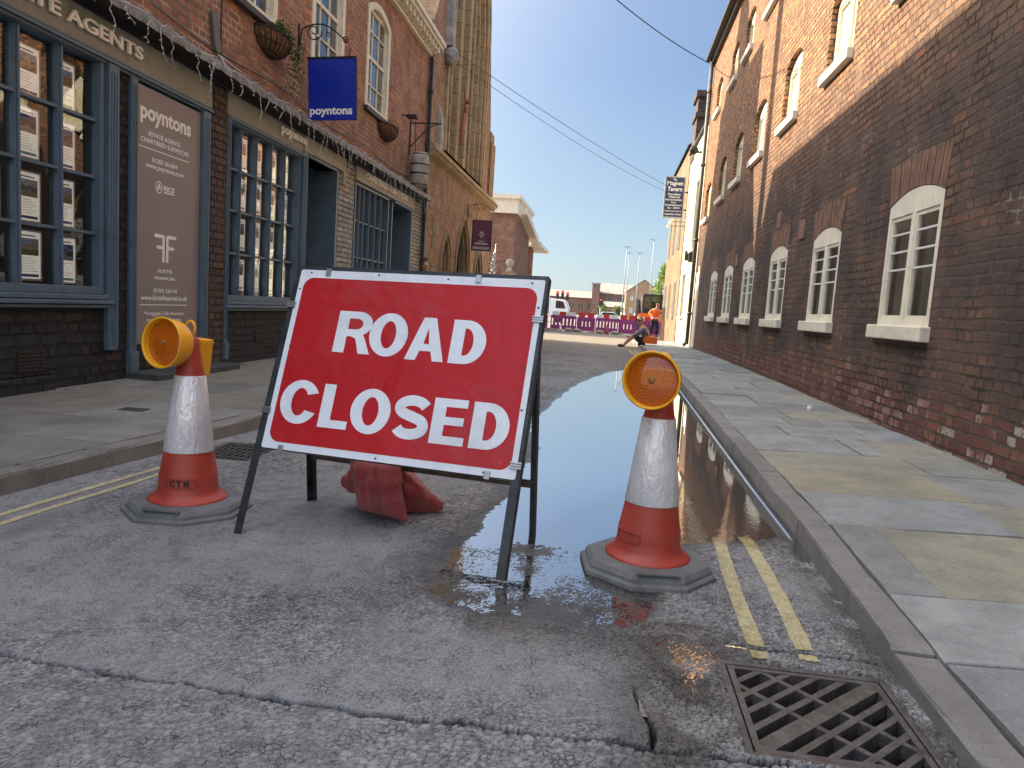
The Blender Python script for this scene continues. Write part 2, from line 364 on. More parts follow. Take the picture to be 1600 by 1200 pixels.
M['pipe'] = mat('black cast iron pipe', (0.03, 0.03, 0.032), 0.5, var=0.2, scale=8, bump=0.3)
M['pipeG'] = mat('grey green downpipe', (0.10, 0.11, 0.10), 0.5, var=0.2, scale=8, bump=0.3)
M['lead'] = mat('lead flashing', (0.20, 0.20, 0.20), 0.55, metal=0.2, var=0.3, scale=12, bump=0.8, bscale=18, bd=0.02, dirt=(0.4, 0.39, 0.36))
M['slate'] = mat('slate roof', (0.10, 0.10, 0.11), 0.7, var=0.3, scale=4, bump=0.5, bscale=8, bd=0.03)
M['tile'] = mat('pale roof tile', (0.30, 0.27, 0.23), 0.8, var=0.2, scale=1, bump=0.4, bscale=4, bd=0.05)
M['rubber'] = mat('dusty recycled rubber', (0.13, 0.14, 0.15), 0.75, var=0.2, scale=9, bump=0.5, bscale=45, bd=0.004, dirt=(0.2, 0.2, 0.2))
M['cone'] = mat('orange red cone plastic', (0.38, 0.05, 0.035), 0.46, var=0.14, scale=7, bump=0.4, bscale=30, bd=.003, dirt=(0.23, 0.07, 0.055))
M['yellow'] = mat('yellow lamp plastic', (0.85, 0.42, 0.012), 0.35, var=0.06, scale=12, bump=0.1, dirt=(0.6, 0.30, 0.02))
M['galv'] = mat('galvanised steel', (0.42, 0.44, 0.46), 0.35, metal=0.8, var=0.15, scale=20, bump=0.2)
M['steelblk'] = mat('dark painted steel angle', (0.035, 0.045, 0.055), 0.42, metal=0.35, var=0.35, scale=14, bump=0.4, bscale=50, dirt=(0.08, 0.07, 0.06))
M['rust'] = mat('worn rusty steel bar', (0.075, 0.062, 0.055), 0.6, metal=0.4, var=0.4, scale=18, bump=0.5, dirt=(0.17, 0.08, 0.045))
M['castiron'] = mat('worn cast iron', (0.10, 0.097, 0.097), 0.42, metal=0.3, var=0.3, scale=22, bump=0.6, bscale=70, bd=0.004, dirt=(0.19, 0.185, 0.18))
M['bluesign'] = mat('royal blue sign enamel', (0.008, 0.03, 0.36), 0.22, var=0.03, scale=3, bump=0.05)
M['maroon'] = mat('maroon sign enamel', (0.14, 0.035, 0.06), 0.4, var=0.05, scale=3, bump=0.05)
M['navy'] = mat('navy sign board', (0.02, 0.03, 0.09), 0.4, var=0.05, scale=3, bump=0.05)
M['black'] = mat('matt black', (0.02, 0.02, 0.02), 0.6, var=0.1, bump=0.1)
M['purple'] = mat('purple barrier plastic', (0.26, 0.04, 0.20), 0.5, var=0.12, scale=3, bump=0.2, dirt=(0.3, 0.15, 0.25))
M['red'] = mat('red reflective board', (0.55, 0.03, 0.04), 0.4, var=0.08, scale=5, bump=0)
M['white'] = mat('white gloss', (0.75, 0.75, 0.73), 0.4, var=0.06, scale=5, bump=0)
M['grey'] = mat('grey column paint', (0.36, 0.38, 0.38), 0.5, var=0.1, scale=4, bump=0.1)
M['hivis'] = mat('orange hi-vis cloth', (0.85, 0.16, 0.02), 0.8, var=0.12, scale=14, bump=0.6, bscale=10, bd=0.02)
M['navycl'] = mat('dark navy cloth', (0.02, 0.025, 0.04), 0.85, var=0.2, scale=14, bump=0.5, bscale=12, bd=0.01)
M['greycl'] = mat('faded grey jersey', (0.16, 0.15, 0.19), 0.85, var=0.15, scale=14, bump=0.6, bscale=12, bd=0.015)
M['skin'] = mat('skin', (0.50, 0.27, 0.18), 0.55, var=0.08, scale=9, bump=0.1)
M['hair'] = mat('brown hair', (0.07, 0.035, 0.02), 0.6, var=0.3, scale=40, bump=0.6, bscale=80)
M['coir'] = mat('coir basket liner', (0.16, 0.085, 0.04), 0.95, var=0.4, scale=25, bump=0.8, bscale=60, bd=0.01)
M['terracotta'] = mat('terracotta air brick', (0.30, 0.17, 0.13), 0.85, var=0.2, scale=12, bump=0.4)
M['paper'] = mat('printed card', (0.86, 0.85, 0.82), 0.55, var=0.03, scale=8, bump=0)
pp_ = M['paper'].node_tree.nodes['Principled BSDF']; pp_.inputs['Emission Color'].default_value = (1, .96, .88, 1); pp_.inputs['Emission Strength'].default_value = 0.11   # added glow to brighten the cards, no lamp behind them
M['ink'] = mat('grey print', (0.35, 0.36, 0.38), 0.7, var=0.3, scale=60, bump=0)
M['band'] = mat('blue brand band', (0.08, 0.14, 0.42), 0.6, var=0.1, scale=20, bump=0)
M['bandc'] = mat('pale cyan band', (0.25, 0.55, 0.65), 0.6, var=0.1, scale=20, bump=0)
M['glass'] = glass('window glass', tint=(.97, .98, .98), clear=.97)
M['glassD'] = glass('dim window glass', clear=0.55)
M['glassL'] = glass('dusty window glass', clear=0.85, rough=.12, refl=.18)
M['acrylic'] = mat('clear acrylic pocket edge', (0.55, 0.55, 0.52), 0.15, var=0.1, bump=0)
M['fairy'] = mat('white cable of fairy lights', (0.55, 0.56, 0.55), 0.5, var=0.1, bump=0)

# ================================================================== GROUND
def interp(x, xs, ys): return np.interp(x, xs, ys)
def zslope(y): return np.interp(y, [16, 42, 100], [0.0, -0.28, -0.5])
def kerbR(y): return np.interp(y, [0.5, 2.0, 3.3, 4.1, 9.7, 16, 22, 26], [0.84, 0.85, 0.885, 0.893, 1.0, 1.0, 0.95, 0.9])
def kerbRh(y): return np.interp(y, [2.0, 2.1, 3.4], [0.048, 0.056, 0.10])
def kerbL(y): return np.interp(y, [0.5, 2.65, 3.2, 4.5, 8, 30], [-2.62, -2.47, -2.42, -2.26, -2.2, -2.4])
PUD = np.array([(-.43, 2.26), (-.45, 2.55), (-.40, 2.95), (-.42, 3.3), (-.46, 3.8), (-.44, 4.3), (-.42, 4.8), (-.52, 5.4), (-.57, 6.03), (-.54, 6.6), (-.50, 7.14), (-.43, 8.2), (-.33, 9.2),
                (-.2, 10.0), (-.05, 10.9), (.26, 12.0), (.6, 12.6), (1.3, 13.0), (1.3, 3.24), (.88, 3.22), (.62, 3.10), (.40, 3.02), (.30, 2.75), (.22, 2.5), (.16, 2.30), (.06, 2.20), (-.12, 2.17), (-.23, 2.19)])
def sdist(px, py, poly):
    """signed distance, positive inside"""
    d = np.full(px.shape, 1e9); ins = np.zeros(px.shape, bool); n = len(poly)
    for i in range(n):
        ax, ay = poly[i]; bx, by = poly[(i + 1) % n]; ex, ey = bx - ax, by - ay
        t = np.clip(((px - ax) * ex + (py - ay) * ey) / (ex * ex + ey * ey), 0, 1)
        d = np.minimum(d, np.hypot(px - ax - t * ex, py - ay - t * ey))
        c = ((ay > py) != (by > py)) & (px < (bx - ax) * (py - ay) / (by - ay + 1e-12) + ax); ins ^= c
    return np.where(ins, d, -d)
_T = np.random.rand(256, 256)
def vnoise(x, y, s):
    x = x * s + 71.3; y = y * s + 13.7; xi = np.floor(x).astype(int); yi = np.floor(y).astype(int); fx = x - xi; fy = y - yi
    fx = fx * fx * (3 - 2 * fx); fy = fy * fy * (3 - 2 * fy)
    g = lambda a, b: _T[a % 256, b % 256]
    return (g(xi, yi) * (1 - fx) + g(xi + 1, yi) * fx) * (1 - fy) + (g(xi, yi + 1) * (1 - fx) + g(xi + 1, yi + 1) * fx) * fy
def fbm(x, y, s, o=4):
    r = 0; a = 0.5
    for i in range(o): r = r + a * vnoise(x + 3.1 * i, y - 5.7 * i, s * 2 ** i); a *= 0.5
    return r / (1 - 0.5 ** o)
_J = np.random.rand(512, 512, 3)
def worley(x, y, s):
    x = x * s; y = y * s; xi = np.floor(x).astype(int); yi = np.floor(y).astype(int)
    f1 = np.full(x.shape, 9.0); f2 = np.full(x.shape, 9.0); idv = np.zeros(x.shape)
    for dx in (-1, 0, 1):
        for dy in (-1, 0, 1):
            j = _J[(xi + dx) % 512, (yi + dy) % 512]
            d = np.hypot(x - (xi + dx + j[..., 0]), y - (yi + dy + j[..., 1]))
            m = d < f1; f2 = np.where(m, f1, np.minimum(f2, d)); idv = np.where(m, j[..., 2], idv); f1 = np.where(m, d, f1)
    return f1, f2 - f1, idv
DRAIN_R = (0.38, 0.822, 1.55, 1.995); DRAIN_L = (-2.235, -1.90, 3.66, 4.10)
def crackline(x): return 1.515 + 0.012 * np.sin(x * 3.1) + 0.018 * (vnoise(x, x * 0 + 3, 9) - .5) + 0.012 * (vnoise(x, x * 0, 40) - .5) + 0.007 * (vnoise(x, x * 0 + 9, 95) - .5)
def road_fields(x, y):
    d = sdist(x, y, PUD) + 0.10 * (fbm(x, y, 3.5) - 0.5) + 0.04 * (fbm(x, y, 22, 2) - 0.5)
    d = d + 0.09 * np.clip((3.6 - y) / .6, 0, 1) * np.clip((.28 - x) / .1, 0, 1)
    fade = np.clip(1.25 - y / 9, 0.25, 1)
    coarse = (y < crackline(x)).astype(float)
    rough = np.clip((fbm(x, y, 1.7, 4) - 0.40) * 4.5, 0.0, 1) * 0.75 + 0.22
    edge = np.exp(-((d + 0.06) / 0.12) ** 2)                       # loose chippings round the water's edge
    kx = kerbR(y); gutter = np.clip(1 - (kx - x) / 0.25, 0, 1)
    hol_ = np.exp(-(((x - 0.30) / 0.22) ** 2 + ((y - 2.02) / 0.16) ** 2)) + np.exp(-(((x - 0.28) / 0.12) ** 2 + ((y - 1.72) / 0.25) ** 2))
    amp = np.clip(rough + 0.5 * hol_ + 0.5 * coarse + 0.6 * edge * (y < 4) + 0.5 * gutter, 0, 1.25)
    f1, e1, i1 = worley(x + 0.02 * fbm(x, y, 30, 2), y * 1.15, 78); f2, e2, i2 = worley(x + 9, y * 1.2 + 4, 46)
    big = np.clip(coarse * 0.8 + edge * 0.7, 0, 1)
    chip = (np.clip(e1 * 2.4, 0, 1) * (1 - 0.6 * f1)) * (1 - big) + (np.clip(e2 * 2.4, 0, 1) * (1 - 0.5 * f2)) * big
    size = 0.0030 * (1 - big) + 0.0062 * big
    h = amp * size * (chip * (0.6 + 0.8 * (i1 * (1 - big) + i2 * big)) - 0.55) * fade
    h = h + 0.002 * (fbm(x, y, 2.2, 3) - 0.5) + 0.0012 * (fbm(x, y, 60, 2) - .5)
    # cracks: one across the road, one running away from the camera
    cy = crackline(x); w = 0.0022 + 0.0065 * fbm(x, y * 0, 7, 3) ** 2 * 2
    ck = np.exp(-((y - cy) / w) ** 4) * np.clip((fbm(x, y, 4, 2) - .12) * 5, .3, 1)
    cx = 0.15 + 0.03 * np.sin(y * 9) + 0.03 * (vnoise(x * 0, y, 14) - .5); ck2 = np.exp(-((x - cx) / (0.0055 * np.clip((1.98 - y) / .3, .05, 1) + .0008)) ** 4) * (y > 1.5) * (y < 1.97) * np.clip((vnoise(x, y, 14) - .25) * 5, .0, 1)
    cyl = 2.085 + 0.02 * (vnoise(x, y * 0, 11) - .5); ck3 = np.exp(-((y - cyl) / 0.008) ** 4) * (x > 0.42) * (x < kx) * 0.8
    crack = np.clip(ck + ck2 * .8 + ck3, 0, 1)
    h = h - 0.030 * crack
    # ground falls into the water
    capd = np.interp(y, [2.2, 2.7, 3.1, 3.6], [0.0026, 0.0032, 0.006, 0.03]) + 0.0035 * (fbm(x, y, 6, 3) - .45); dep = np.minimum(np.clip(d * 0.14, -0.004, 0.005) + np.clip((d - .05) * 0.03, 0, 0.02), capd)
    h = h - dep
    # damp hollow between the cone and the gully
    hollow = np.exp(-(((x - 0.30) / 0.22) ** 2 + ((y - 2.02) / 0.16) ** 2)) + 0.8 * np.exp(-(((x - 0.28) / 0.10) ** 2 + ((y - 1.72) / 0.25) ** 2))
    h = h - hollow * 0.0034 + 0.0035 * (1 - np.clip(hollow, 0, 1))
    h = h - 0.012 * np.clip(1 - (kx - x) / 0.06, 0, 1) * (y < 3.3)
    wet = np.clip((d + 0.10 + 0.12 * (fbm(x, y, 5, 3) - .5)) / 0.10, 0, 1)
    damp = np.clip(1.25 * np.clip(hollow, 0, 1) + 0.8 * np.clip(1 - (kx - x) / 0.16, 0, 1) * (y < 3.4), 0, 1)
    wet = np.maximum(wet, damp * np.clip((fbm(x, y, 9, 3) - .28) * 5, 0, 1))
    near = np.exp(-((y - 2.05) / 0.10) ** 2) * (x > -.35) * (x < .5); wet = np.maximum(wet, near * .8)
    strip = np.exp(-((x - .27) / .17) ** 4) * (y < 2.2) * np.clip((fbm(x + 3, y, 5, 4) - .33) * 6, 0, 1) * np.clip((y - 1.2) * 4, 0, 1); wet = np.maximum(wet, strip * .9)
    tone = (i1 * (1 - big) + i2 * big) * np.clip(amp, 0, 1) + 0.5 * (1 - np.clip(amp, 0, 1))
    dirt = 1 - np.clip(e1 * 3.5 * (1 - big) + e2 * 3.5 * big, 0, 1)
    dirt = np.maximum(dirt * np.clip(amp * .85, 0, .8), np.clip(crack * 1.6, 0, 1))
    for (a0, a1, b0, b1) in (DRAIN_R, DRAIN_L):
        ins = (x > a0) & (x < a1) & (y > b0) & (y < b1); h = np.where(ins, -0.14, h)
    return h + zslope(y), wet, tone, dirt
def grid_mesh(name, xs, ys, fn, m, attrs=True, smooth=True, keep=None):
    gx, gy = np.meshgrid(xs, ys); h, wet, tone, dirt = fn(gx, gy)
    nx, ny = len(xs), len(ys); co = np.stack([gx, gy, h], -1).reshape(-1, 3)
    idx = np.arange(nx * ny).reshape(ny, nx)
    q = np.stack([idx[:-1, :-1], idx[:-1, 1:], idx[1:, 1:], idx[1:, :-1]], -1).reshape(-1, 4)
    if keep is not None:
        k = keep(gx, gy)
        kq = (k[:-1, :-1] | k[:-1, 1:] | k[1:, 1:] | k[1:, :-1]).reshape(-1); q = q[kq]
    me = bpy.data.meshes.new(name); me.vertices.add(len(co)); me.vertices.foreach_set('co', co.ravel())
    me.loops.add(q.size); me.loops.foreach_set('vertex_index', q.ravel().astype(np.int32))
    me.polygons.add(len(q)); me.polygons.foreach_set('loop_start', np.arange(0, q.size, 4, dtype=np.int32))
    me.update(calc_edges=True); me.validate()
    if attrs:
        for nm, a in (('wet', wet), ('tone', tone), ('dirt', dirt)):
            at = me.attributes.new(nm, 'FLOAT', 'POINT'); at.data.foreach_set('value', a.ravel().astype(np.float32))
    me.polygons.foreach_set('use_smooth', [smooth] * len(me.polygons))
    return link(name, me, m)
def attr(t, n):
    a = t.add('ShaderNodeAttribute'); a.attribute_name = n; return a.outputs['Fac']
def road_mat():
    m, t, p = newmat('worn asphalt'); g = t.pos()
    tone, wet, dirt = attr(t, 'tone'), attr(t, 'wet'), attr(t, 'dirt')
    c = t.ramp(tone, [(0.0, (0.14, 0.148, 0.165)), (0.5, (0.25, 0.26, 0.28)), (0.95, (0.37, 0.378, 0.39))])
    c = t.mix(t.ramp(t.noise(g, 0.9, 5), [(0.42, 0.0), (0.66, 0.55)]), c, (0.17, 0.178, 0.20))
    c = t.mix(t.ramp(t.noise(g, 3.4, 5), [(0.50, 0.0), (0.68, 0.5)]), c, (0.33, 0.325, 0.31))
    mpg = t.add('ShaderNodeMapping'); mpg.inputs['Scale'].default_value = (1.0, .28, 1); mpg.inputs['Rotation'].default_value = (0, 0, .12); t.link(g, mpg.inputs[0])
    c = t.mix(t.ramp(t.noise(mpg.outputs[0], 3.2, 5, .6), [(0.52, 0.0), (0.66, 0.6)]), c, (0.125, 0.13, 0.145))
    c = t.mix(t.ramp(t.noise(mpg.outputs[0], 5.1, 5, .6), [(0.58, 0.0), (0.68, 0.45)]), c, (0.36, 0.36, 0.37))
    c = t.mix(t.ramp(t.noise(g, 320, 2), [(0.55, 0.0), (0.66, 0.6)]), c, (0.36, 0.36, 0.36))
    c = t.mix(t.ramp(t.noise(g, 180, 3), [(0.34, 0.65), (0.46, 0.0)]), c, (0.03, 0.03, 0.033))
    vo = t.add('ShaderNodeTexVoronoi'); vo.feature = 'DISTANCE_TO_EDGE'; vo.inputs['Scale'].default_value = 62
    wv = t.add('ShaderNodeVectorMath', operation='SCALE'); wv.inputs['Scale'].default_value = 1.0; t.link(g, wv.inputs[0]); t.link(wv.outputs[0], vo.inputs['Vector'])
    sq = t.math('MULTIPLY', t.ramp(vo.outputs['Distance'], [(0.02, 1.0), (0.10, 0.0)]), t.ramp(t.noise(g, 11, 5, .75), [(0.50, 0.0), (0.62, 1.0)]))
    c = t.mix(t.math('MULTIPLY', sq, 0.7), c, (0.02, 0.021, 0.024))
    c = t.mix(t.math('MULTIPLY', dirt, 0.97), c, (0.006, 0.006, 0.007))
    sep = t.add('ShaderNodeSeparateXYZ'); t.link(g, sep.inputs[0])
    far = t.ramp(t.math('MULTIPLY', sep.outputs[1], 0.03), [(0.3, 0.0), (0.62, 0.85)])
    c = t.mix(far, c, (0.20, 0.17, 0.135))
    cw = t.mix(1.0, c, (0.30, 0.29, 0.28), 'MULTIPLY'); c = t.mix(wet, c, cw)
    t.link(c, p.inputs['Base Color']); t.link(t.math('MULTIPLY', t.math('ADD', t.math('MULTIPLY', wet, .3), .28), t.math('SUBTRACT', 1.0, dirt, True)), p.inputs['Specular IOR Level'])
    r = t.math('SUBTRACT', 0.86, t.math('MULTIPLY', wet, 0.58)); t.link(r, p.inputs['Roughness'])
    h = t.math('SUBTRACT', t.math('ADD', t.noise(g, 150, 4, .7), t.math('MULTIPLY', t.noise(g, 45, 3), .7)), sq)
    t.link(t.bump(h, 0.6, 0.006), p.inputs['Normal']); return m
M['road'] = road_mat()
xs = np.arange(-2.72, 1.06, 0.0105); ys = [2.78]
while ys[-1] < 45: ys.append(ys[-1] + 0.0095 * max(1, (ys[-1] / 2.6) ** 1.25))
ys = np.array(ys)
tag(grid_mesh('road', xs, ys, road_fields, M['road']), kind='structure')
tag(grid_mesh('road', np.arange(-2.72, 1.03, 0.0052), np.arange(0.85, 2.79, 0.0052), road_fields, M['road']), kind='structure')
# open ground beyond and around, sloping with the road
def far_fields(x, y):
    z = zslope(y) - 0.03 - 0.2 * (y < 12); o = x * 0
    return z, o, o + .5, o
tag(grid_mesh('ground', np.array([-900, -300, -100, -40, -20, -10, -4, 0, 4, 10, 20, 40, 100, 300, 900.]), np.array([-60, -10, 0, 5, 11.9, 12.1, 16, 22, 30, 42, 60, 100, 200, 500, 1500.]), far_fields, M['road'], smooth=False), kind='structure')
# ---- the water
def water_mat():
    m, t, p = newmat('puddle water'); t.n.remove(p); out = t.n['Material Output']; g = t.pos()
    tr = t.add('ShaderNodeBsdfTransparent'); tr.inputs[0].default_value = (0.80, 0.77, 0.70, 1)
    gl = t.add('ShaderNodeBsdfGlossy'); gl.inputs['Roughness'].default_value = 0.015
    sep = t.add('ShaderNodeSeparateXYZ'); t.link(g, sep.inputs[0])
    nearw = t.ramp(t.math('MULTIPLY', sep.outputs[1], 0.1), [(0.27, 1.0), (0.46, 0.0)])
    h = t.noise(g, 26, 3, .6)
    b = t.add('ShaderNodeBump'); b.inputs['Distance'].default_value = 0.002; t.link(h, b.inputs['Height'])
    t.link(t.math('ADD', t.math('MULTIPLY', nearw, 0.35), 0.012), b.inputs['Strength']); t.link(b.outputs[0], gl.inputs['Normal'])
    fr = t.add('ShaderNodeFresnel'); fr.inputs[0].default_value = 1.7
    mx = t.add('ShaderNodeMixShader'); t.link(t.math('MINIMUM', t.math('ADD', t.math('MULTIPLY', fr.outputs[0], 1.7), .40), .95), mx.inputs[0]); t.link(tr.outputs[0], mx.inputs[1]); t.link(gl.outputs[0], mx.inputs[2])
    t.link(mx.outputs[0], out.inputs[0]); return m
M['water'] = water_mat()
def water_z(x, y):
    o = x * 0; kx = kerbR(y); men = 0.006 * np.exp(-np.clip(kx - 0.004 - x, 0, 1) / 0.006) * (y > 3.22)   # meniscus along the kerb
    return o + zslope(y) + men, o, o, o
def water_keep(x, y):
    kx = kerbR(y); return (x < kx + 0.004) & ((sdist(x, y, PUD) > -0.20) | ((x > 0.19) & (x < .48) & (y > 1.70) & (y < 2.5) & ~((x > DRAIN_R[0] - .02) & (y < DRAIN_R[3] + .02))))
wx = np.concatenate([np.arange(-0.85, 0.82, 0.04), np.arange(0.82, 1.02, 0.0025)])
wy = np.concatenate([np.arange(1.3, 3.6, 0.05), np.arange(3.6, 13.4, 0.1)])
tag(grid_mesh('puddle', wx, wy, water_z, M['water'], attrs=False, keep=water_keep), kind='structure')
# ---- painted double yellow lines, laid on the road's own relief
def yl_mat():
    m, t, p = newmat('worn yellow road paint'); g = t.pos(); dirt, wet = attr(t, 'dirt'), attr(t, 'wet')
    c = t.ramp(t.noise(g, 22, 5, .7), [(0.3, (0.30, 0.27, 0.16)), (0.6, (0.50, 0.455, 0.27))])
    c = t.mix(t.ramp(t.noise(g, 120, 3, .7), [(0.56, 0.0), (0.68, 0.75)]), c, (0.12, 0.11, 0.10))
    c = t.mix(t.math('MULTIPLY', dirt, .45), c, (0.06, 0.05, 0.04))
    c = t.mix(wet, c, t.mix(1.0, c, (0.75, 0.66, 0.48), 'MULTIPLY'))
    t.link(c, p.inputs['Base Color']); t.link(t.math('SUBTRACT', .75, t.math('MULTIPLY', wet, .5)), p.inputs['Roughness'])
    t.link(t.bump(t.noise(g, 140, 3), 0.5, 0.004), p.inputs['Normal']); return m
M['yline'] = yl_mat()
def yellow(cx_fn, w, y0, y1, gap=None):
    step = 0.0095; yy = []; y = y0
    while y < y1: yy.append(y); y += step * max(1, y / 3)
    yy = np.array(yy); k = 9; a = np.linspace(-1, 1, k); gy = np.repeat(yy[:, None], k, 1)
    wob = 1 + 0.16 * (vnoise(gy, gy * 0 + w * 70, 30) - .5)
    gx = cx_fn(gy) + a[None, :] * (w / 2) * wob; h, wet, tone, dirt = road_fields(gx, gy); h = np.maximum(h, -0.03 + zslope(gy)) + 0.0025
    idx = np.arange(len(yy) * k).reshape(-1, k); q = np.stack([idx[:-1, :-1], idx[:-1, 1:], idx[1:, 1:], idx[1:, :-1]], -1)
    if gap: q = q[~((yy[:-1] > gap[0]) & (yy[:-1] < gap[1]))]
    return np.stack([gx, gy, h], -1).reshape(-1, 3), q.reshape(-1, 4), (wet.ravel(), tone.ravel(), dirt.ravel())
def yl_obj(parts):
    co = []; qq = []; at = [[], [], []]; o = 0
    for c, q, a in parts:
        co.append(c); qq.append(q + o); o += len(c)
        for i in range(3): at[i].append(a[i])
    co = np.concatenate(co); q = np.concatenate(qq); me = bpy.data.meshes.new('double_yellow_lines')
    me.from_pydata(co.tolist(), [], q.tolist())
    for i, nm in enumerate(('wet', 'tone', 'dirt')):
        t = me.attributes.new(nm, 'FLOAT', 'POINT'); t.data.foreach_set('value', np.concatenate(at[i]).astype(np.float32))
    tag(link('double_yellow_lines', me, M['yline'], smooth=True), kind='structure')
yl_obj([yellow(lambda y: kerbR(y) - 0.33 + 0.02 * np.sin(y * 2), 0.052, 2.02, 19, (2.075, 2.095)), yellow(lambda y: kerbR(y) - 0.21 + 0.008 * np.sin(y * 3), 0.055, 2.035, 19, (2.08, 2.10))])
yl_obj([yellow(lambda y: kerbL(y) + 0.20, 0.036, 1.6, 15, (3.6, 4.12)), yellow(lambda y: kerbL(y) + 0.29, 0.034, 1.6, 15, (3.6, 4.12))])
# ---- paving and kerbs: every stone has its own level, joint and tone
def slab_mat(name, dark, light, yel):
    m, t, p = newmat(name); g = t.pos(); tone, ye = attr(t, 'tone'), attr(t, 'dirt')
    c = t.mix(tone, dark, light); c = t.mix(ye, c, yel)
    c = t.mix(t.ramp(t.noise(g, 5, 6, .65), [(0.42, 0.0), (0.7, 0.55)]), c, tuple(x * .55 for x in dark))
    c = t.mix(t.ramp(t.noise(g, 90, 4, .7), [(0.5, 0.0), (0.7, 0.5)]), c, tuple(x * 1.25 for x in light))
    c = t.mix(t.ramp(t.noise(g, 1.7, 6, .7), [(0.50, 0.0), (0.68, 0.45)]), c, tuple(x * .5 for x in dark))
    c = t.mix(t.ramp(t.noise(g, 33, 4, .8), [(0.30, 0.8), (0.38, 0.0)]), c, tuple(x * .35 for x in dark))
    t.link(c, p.inputs['Base Color']); p.inputs['Roughness'].default_value = 0.72
    h = t.math('ADD', t.noise(g, 70, 5, .7), t.math('MULTIPLY', t.noise(g, 9, 4), 2.0))
    t.link(t.bump(h, 0.5, 0.006), p.inputs['Normal']); return m
M['slabR'] = slab_mat('york stone flags', (0.17, 0.185, 0.195), (0.29, 0.31, 0.325), (0.30, 0.275, 0.19))
M['slabL'] = slab_mat('grey concrete flags', (0.17, 0.172, 0.165), (0.25, 0.25, 0.235), (0.22, 0.21, 0.175))
M['kerb'] = slab_mat('granite concrete kerb', (0.16, 0.163, 0.16), (0.24, 0.24, 0.235), (0.22, 0.215, 0.205))
M['joint'] = mat('gritty joint sand', (0.05, 0.048, 0.043), 0.95, var=0.3, scale=30, bump=0.6)
class Slabs:
    def __init__(s): s.v = []; s.f = []; s.t = []; s.d = []
    def quad(s, p, z0, tone, yel, r=0.006, gap=0.004, nick=0.006):
        """p: four (x,y,z) top corners ccw"""
        p = [Vector(q) for q in p]; c = sum(p, Vector()) / 4; ring = []
        for i in range(4):                              # slightly uneven, subdivided outline
            a, b = p[i], p[(i + 1) % 4]; k = max(2, int((b - a).length / 0.09))
            nrm = Vector((-(b - a).y, (b - a).x, 0)).normalized()
            for j in range(k):
                t = j / k; q = a.lerp(b, t) + nrm * (gap + random.random() * nick * (0.4 if j else 0.2)); ring.append(q)
        n = len(ring); o = len(s.v)
        ins = [q + (c - q).normalized() * r for q in ring]
        s.v += [tuple(q + Vector((0, 0, random.uniform(-.0008, .0008)))) for q in ins] + [(q.x, q.y, q.z - r * .7) for q in ring] + [(q.x, q.y, z0) for q in ring]
        s.f += [tuple(range(o, o + n))] + [(o + n + i, o + n + (i + 1) % n, o + (i + 1) % n, o + i) for i in range(n)] + [(o + 2 * n + i, o + 2 * n + (i + 1) % n, o + n + (i + 1) % n, o + n + i) for i in range(n)]
        s.t += [tone] * (3 * n); s.d += [yel] * (3 * n)
    def build(s, name, m):
        me = bpy.data.meshes.new(name); me.from_pydata(s.v, [], s.f)
        for nm, a in (('tone', s.t), ('dirt', s.d)):
            t = me.attributes.new(nm, 'FLOAT', 'POINT'); t.data.foreach_set('value', a)
        bm = bmesh.new(); bm.from_mesh(me); bmesh.ops.recalc_face_normals(bm, faces=bm.faces); bm.to_mesh(me); bm.free()
        return tag(link(name, me, m), kind='structure')
def pavz(x, y, right):
    b = (kerbRh(y) + 0.012 * (x - kerbR(y))) if right else (0.095 + 0.008 * (kerbL(y) - x)); return float(b + zslope(y))
jt = MB()
sl_ = Slabs(); yb = [-0.5, 0.4, 0.95, 1.33, 1.62, 2.06, 2.51, 3.24, 3.80, 4.42, 4.95, 5.6]
while yb[-1] < 27: yb.append(yb[-1] + random.uniform(.42, .8))
for i in range(len(yb) - 1):
    y0, y1 = yb[i], yb[i + 1]; xa = kerbR((y0 + y1) / 2) + 0.14; n = random.choice([2, 2, 3]); cuts = [0] + sorted(random.uniform(.25, .75) if n == 2 else (.33 * (k + 1) + random.uniform(-.08, .08)) for k in range(n - 1)) + [1]
    if i > 8 and random.random() < .4: cuts = sorted(set(cuts + [random.uniform(.1, .9)]))
    if i == 6: cuts = [0, 0.13, .62, 1]
    if i == 5: cuts = [0, .62, 1]
    if i == 7: cuts = [0, .55, 1]
    for k in range(len(cuts) - 1):
        w = 2.50 - xa; dz = random.uniform(-.004, .004); sk = random.uniform(-.02, .02)
        P = []
        for (cx, yy) in ((cuts[k], y0), (cuts[k + 1], y0), (cuts[k + 1], y1), (cuts[k], y1)):
            xk = kerbR(yy) + 0.14 + (2.50 - kerbR(yy) - .14) * cx; yy2 = yy + 0.10 * (cx - .3); P.append((xk, yy2, pavz(xk, yy2, True) + dz + random.uniform(-.0025, .0025)))
        yel = random.choice([0, 0, 0, 0.1, 0.2, 0.3, 0.6]) * (1.0 if y0 < 12 else .4); tone = random.random()
        if i == 6: yel, tone = (0.1, .35) if k == 0 else (0.75, .6)
        if i == 7: yel, tone = (0.0, .7) if k == 0 else (0.6, .5)
        if i == 8: yel = 0.85 if k == 0 else 0.1
        if i == 5: yel, tone = 0.05, 1.0
        if i in (3, 4): yel, tone = 0.0, .25
        sl_.quad(P, -0.1, tone, yel)
sl_.build('pavement', M['slabR'])
kb = Slabs(); kj = [-0.4, 0.55, 1.25, 2.08, 3.24, 4.2, 5.12, 6.0]
while kj[-1] < 27: kj.append(kj[-1] + 0.915)
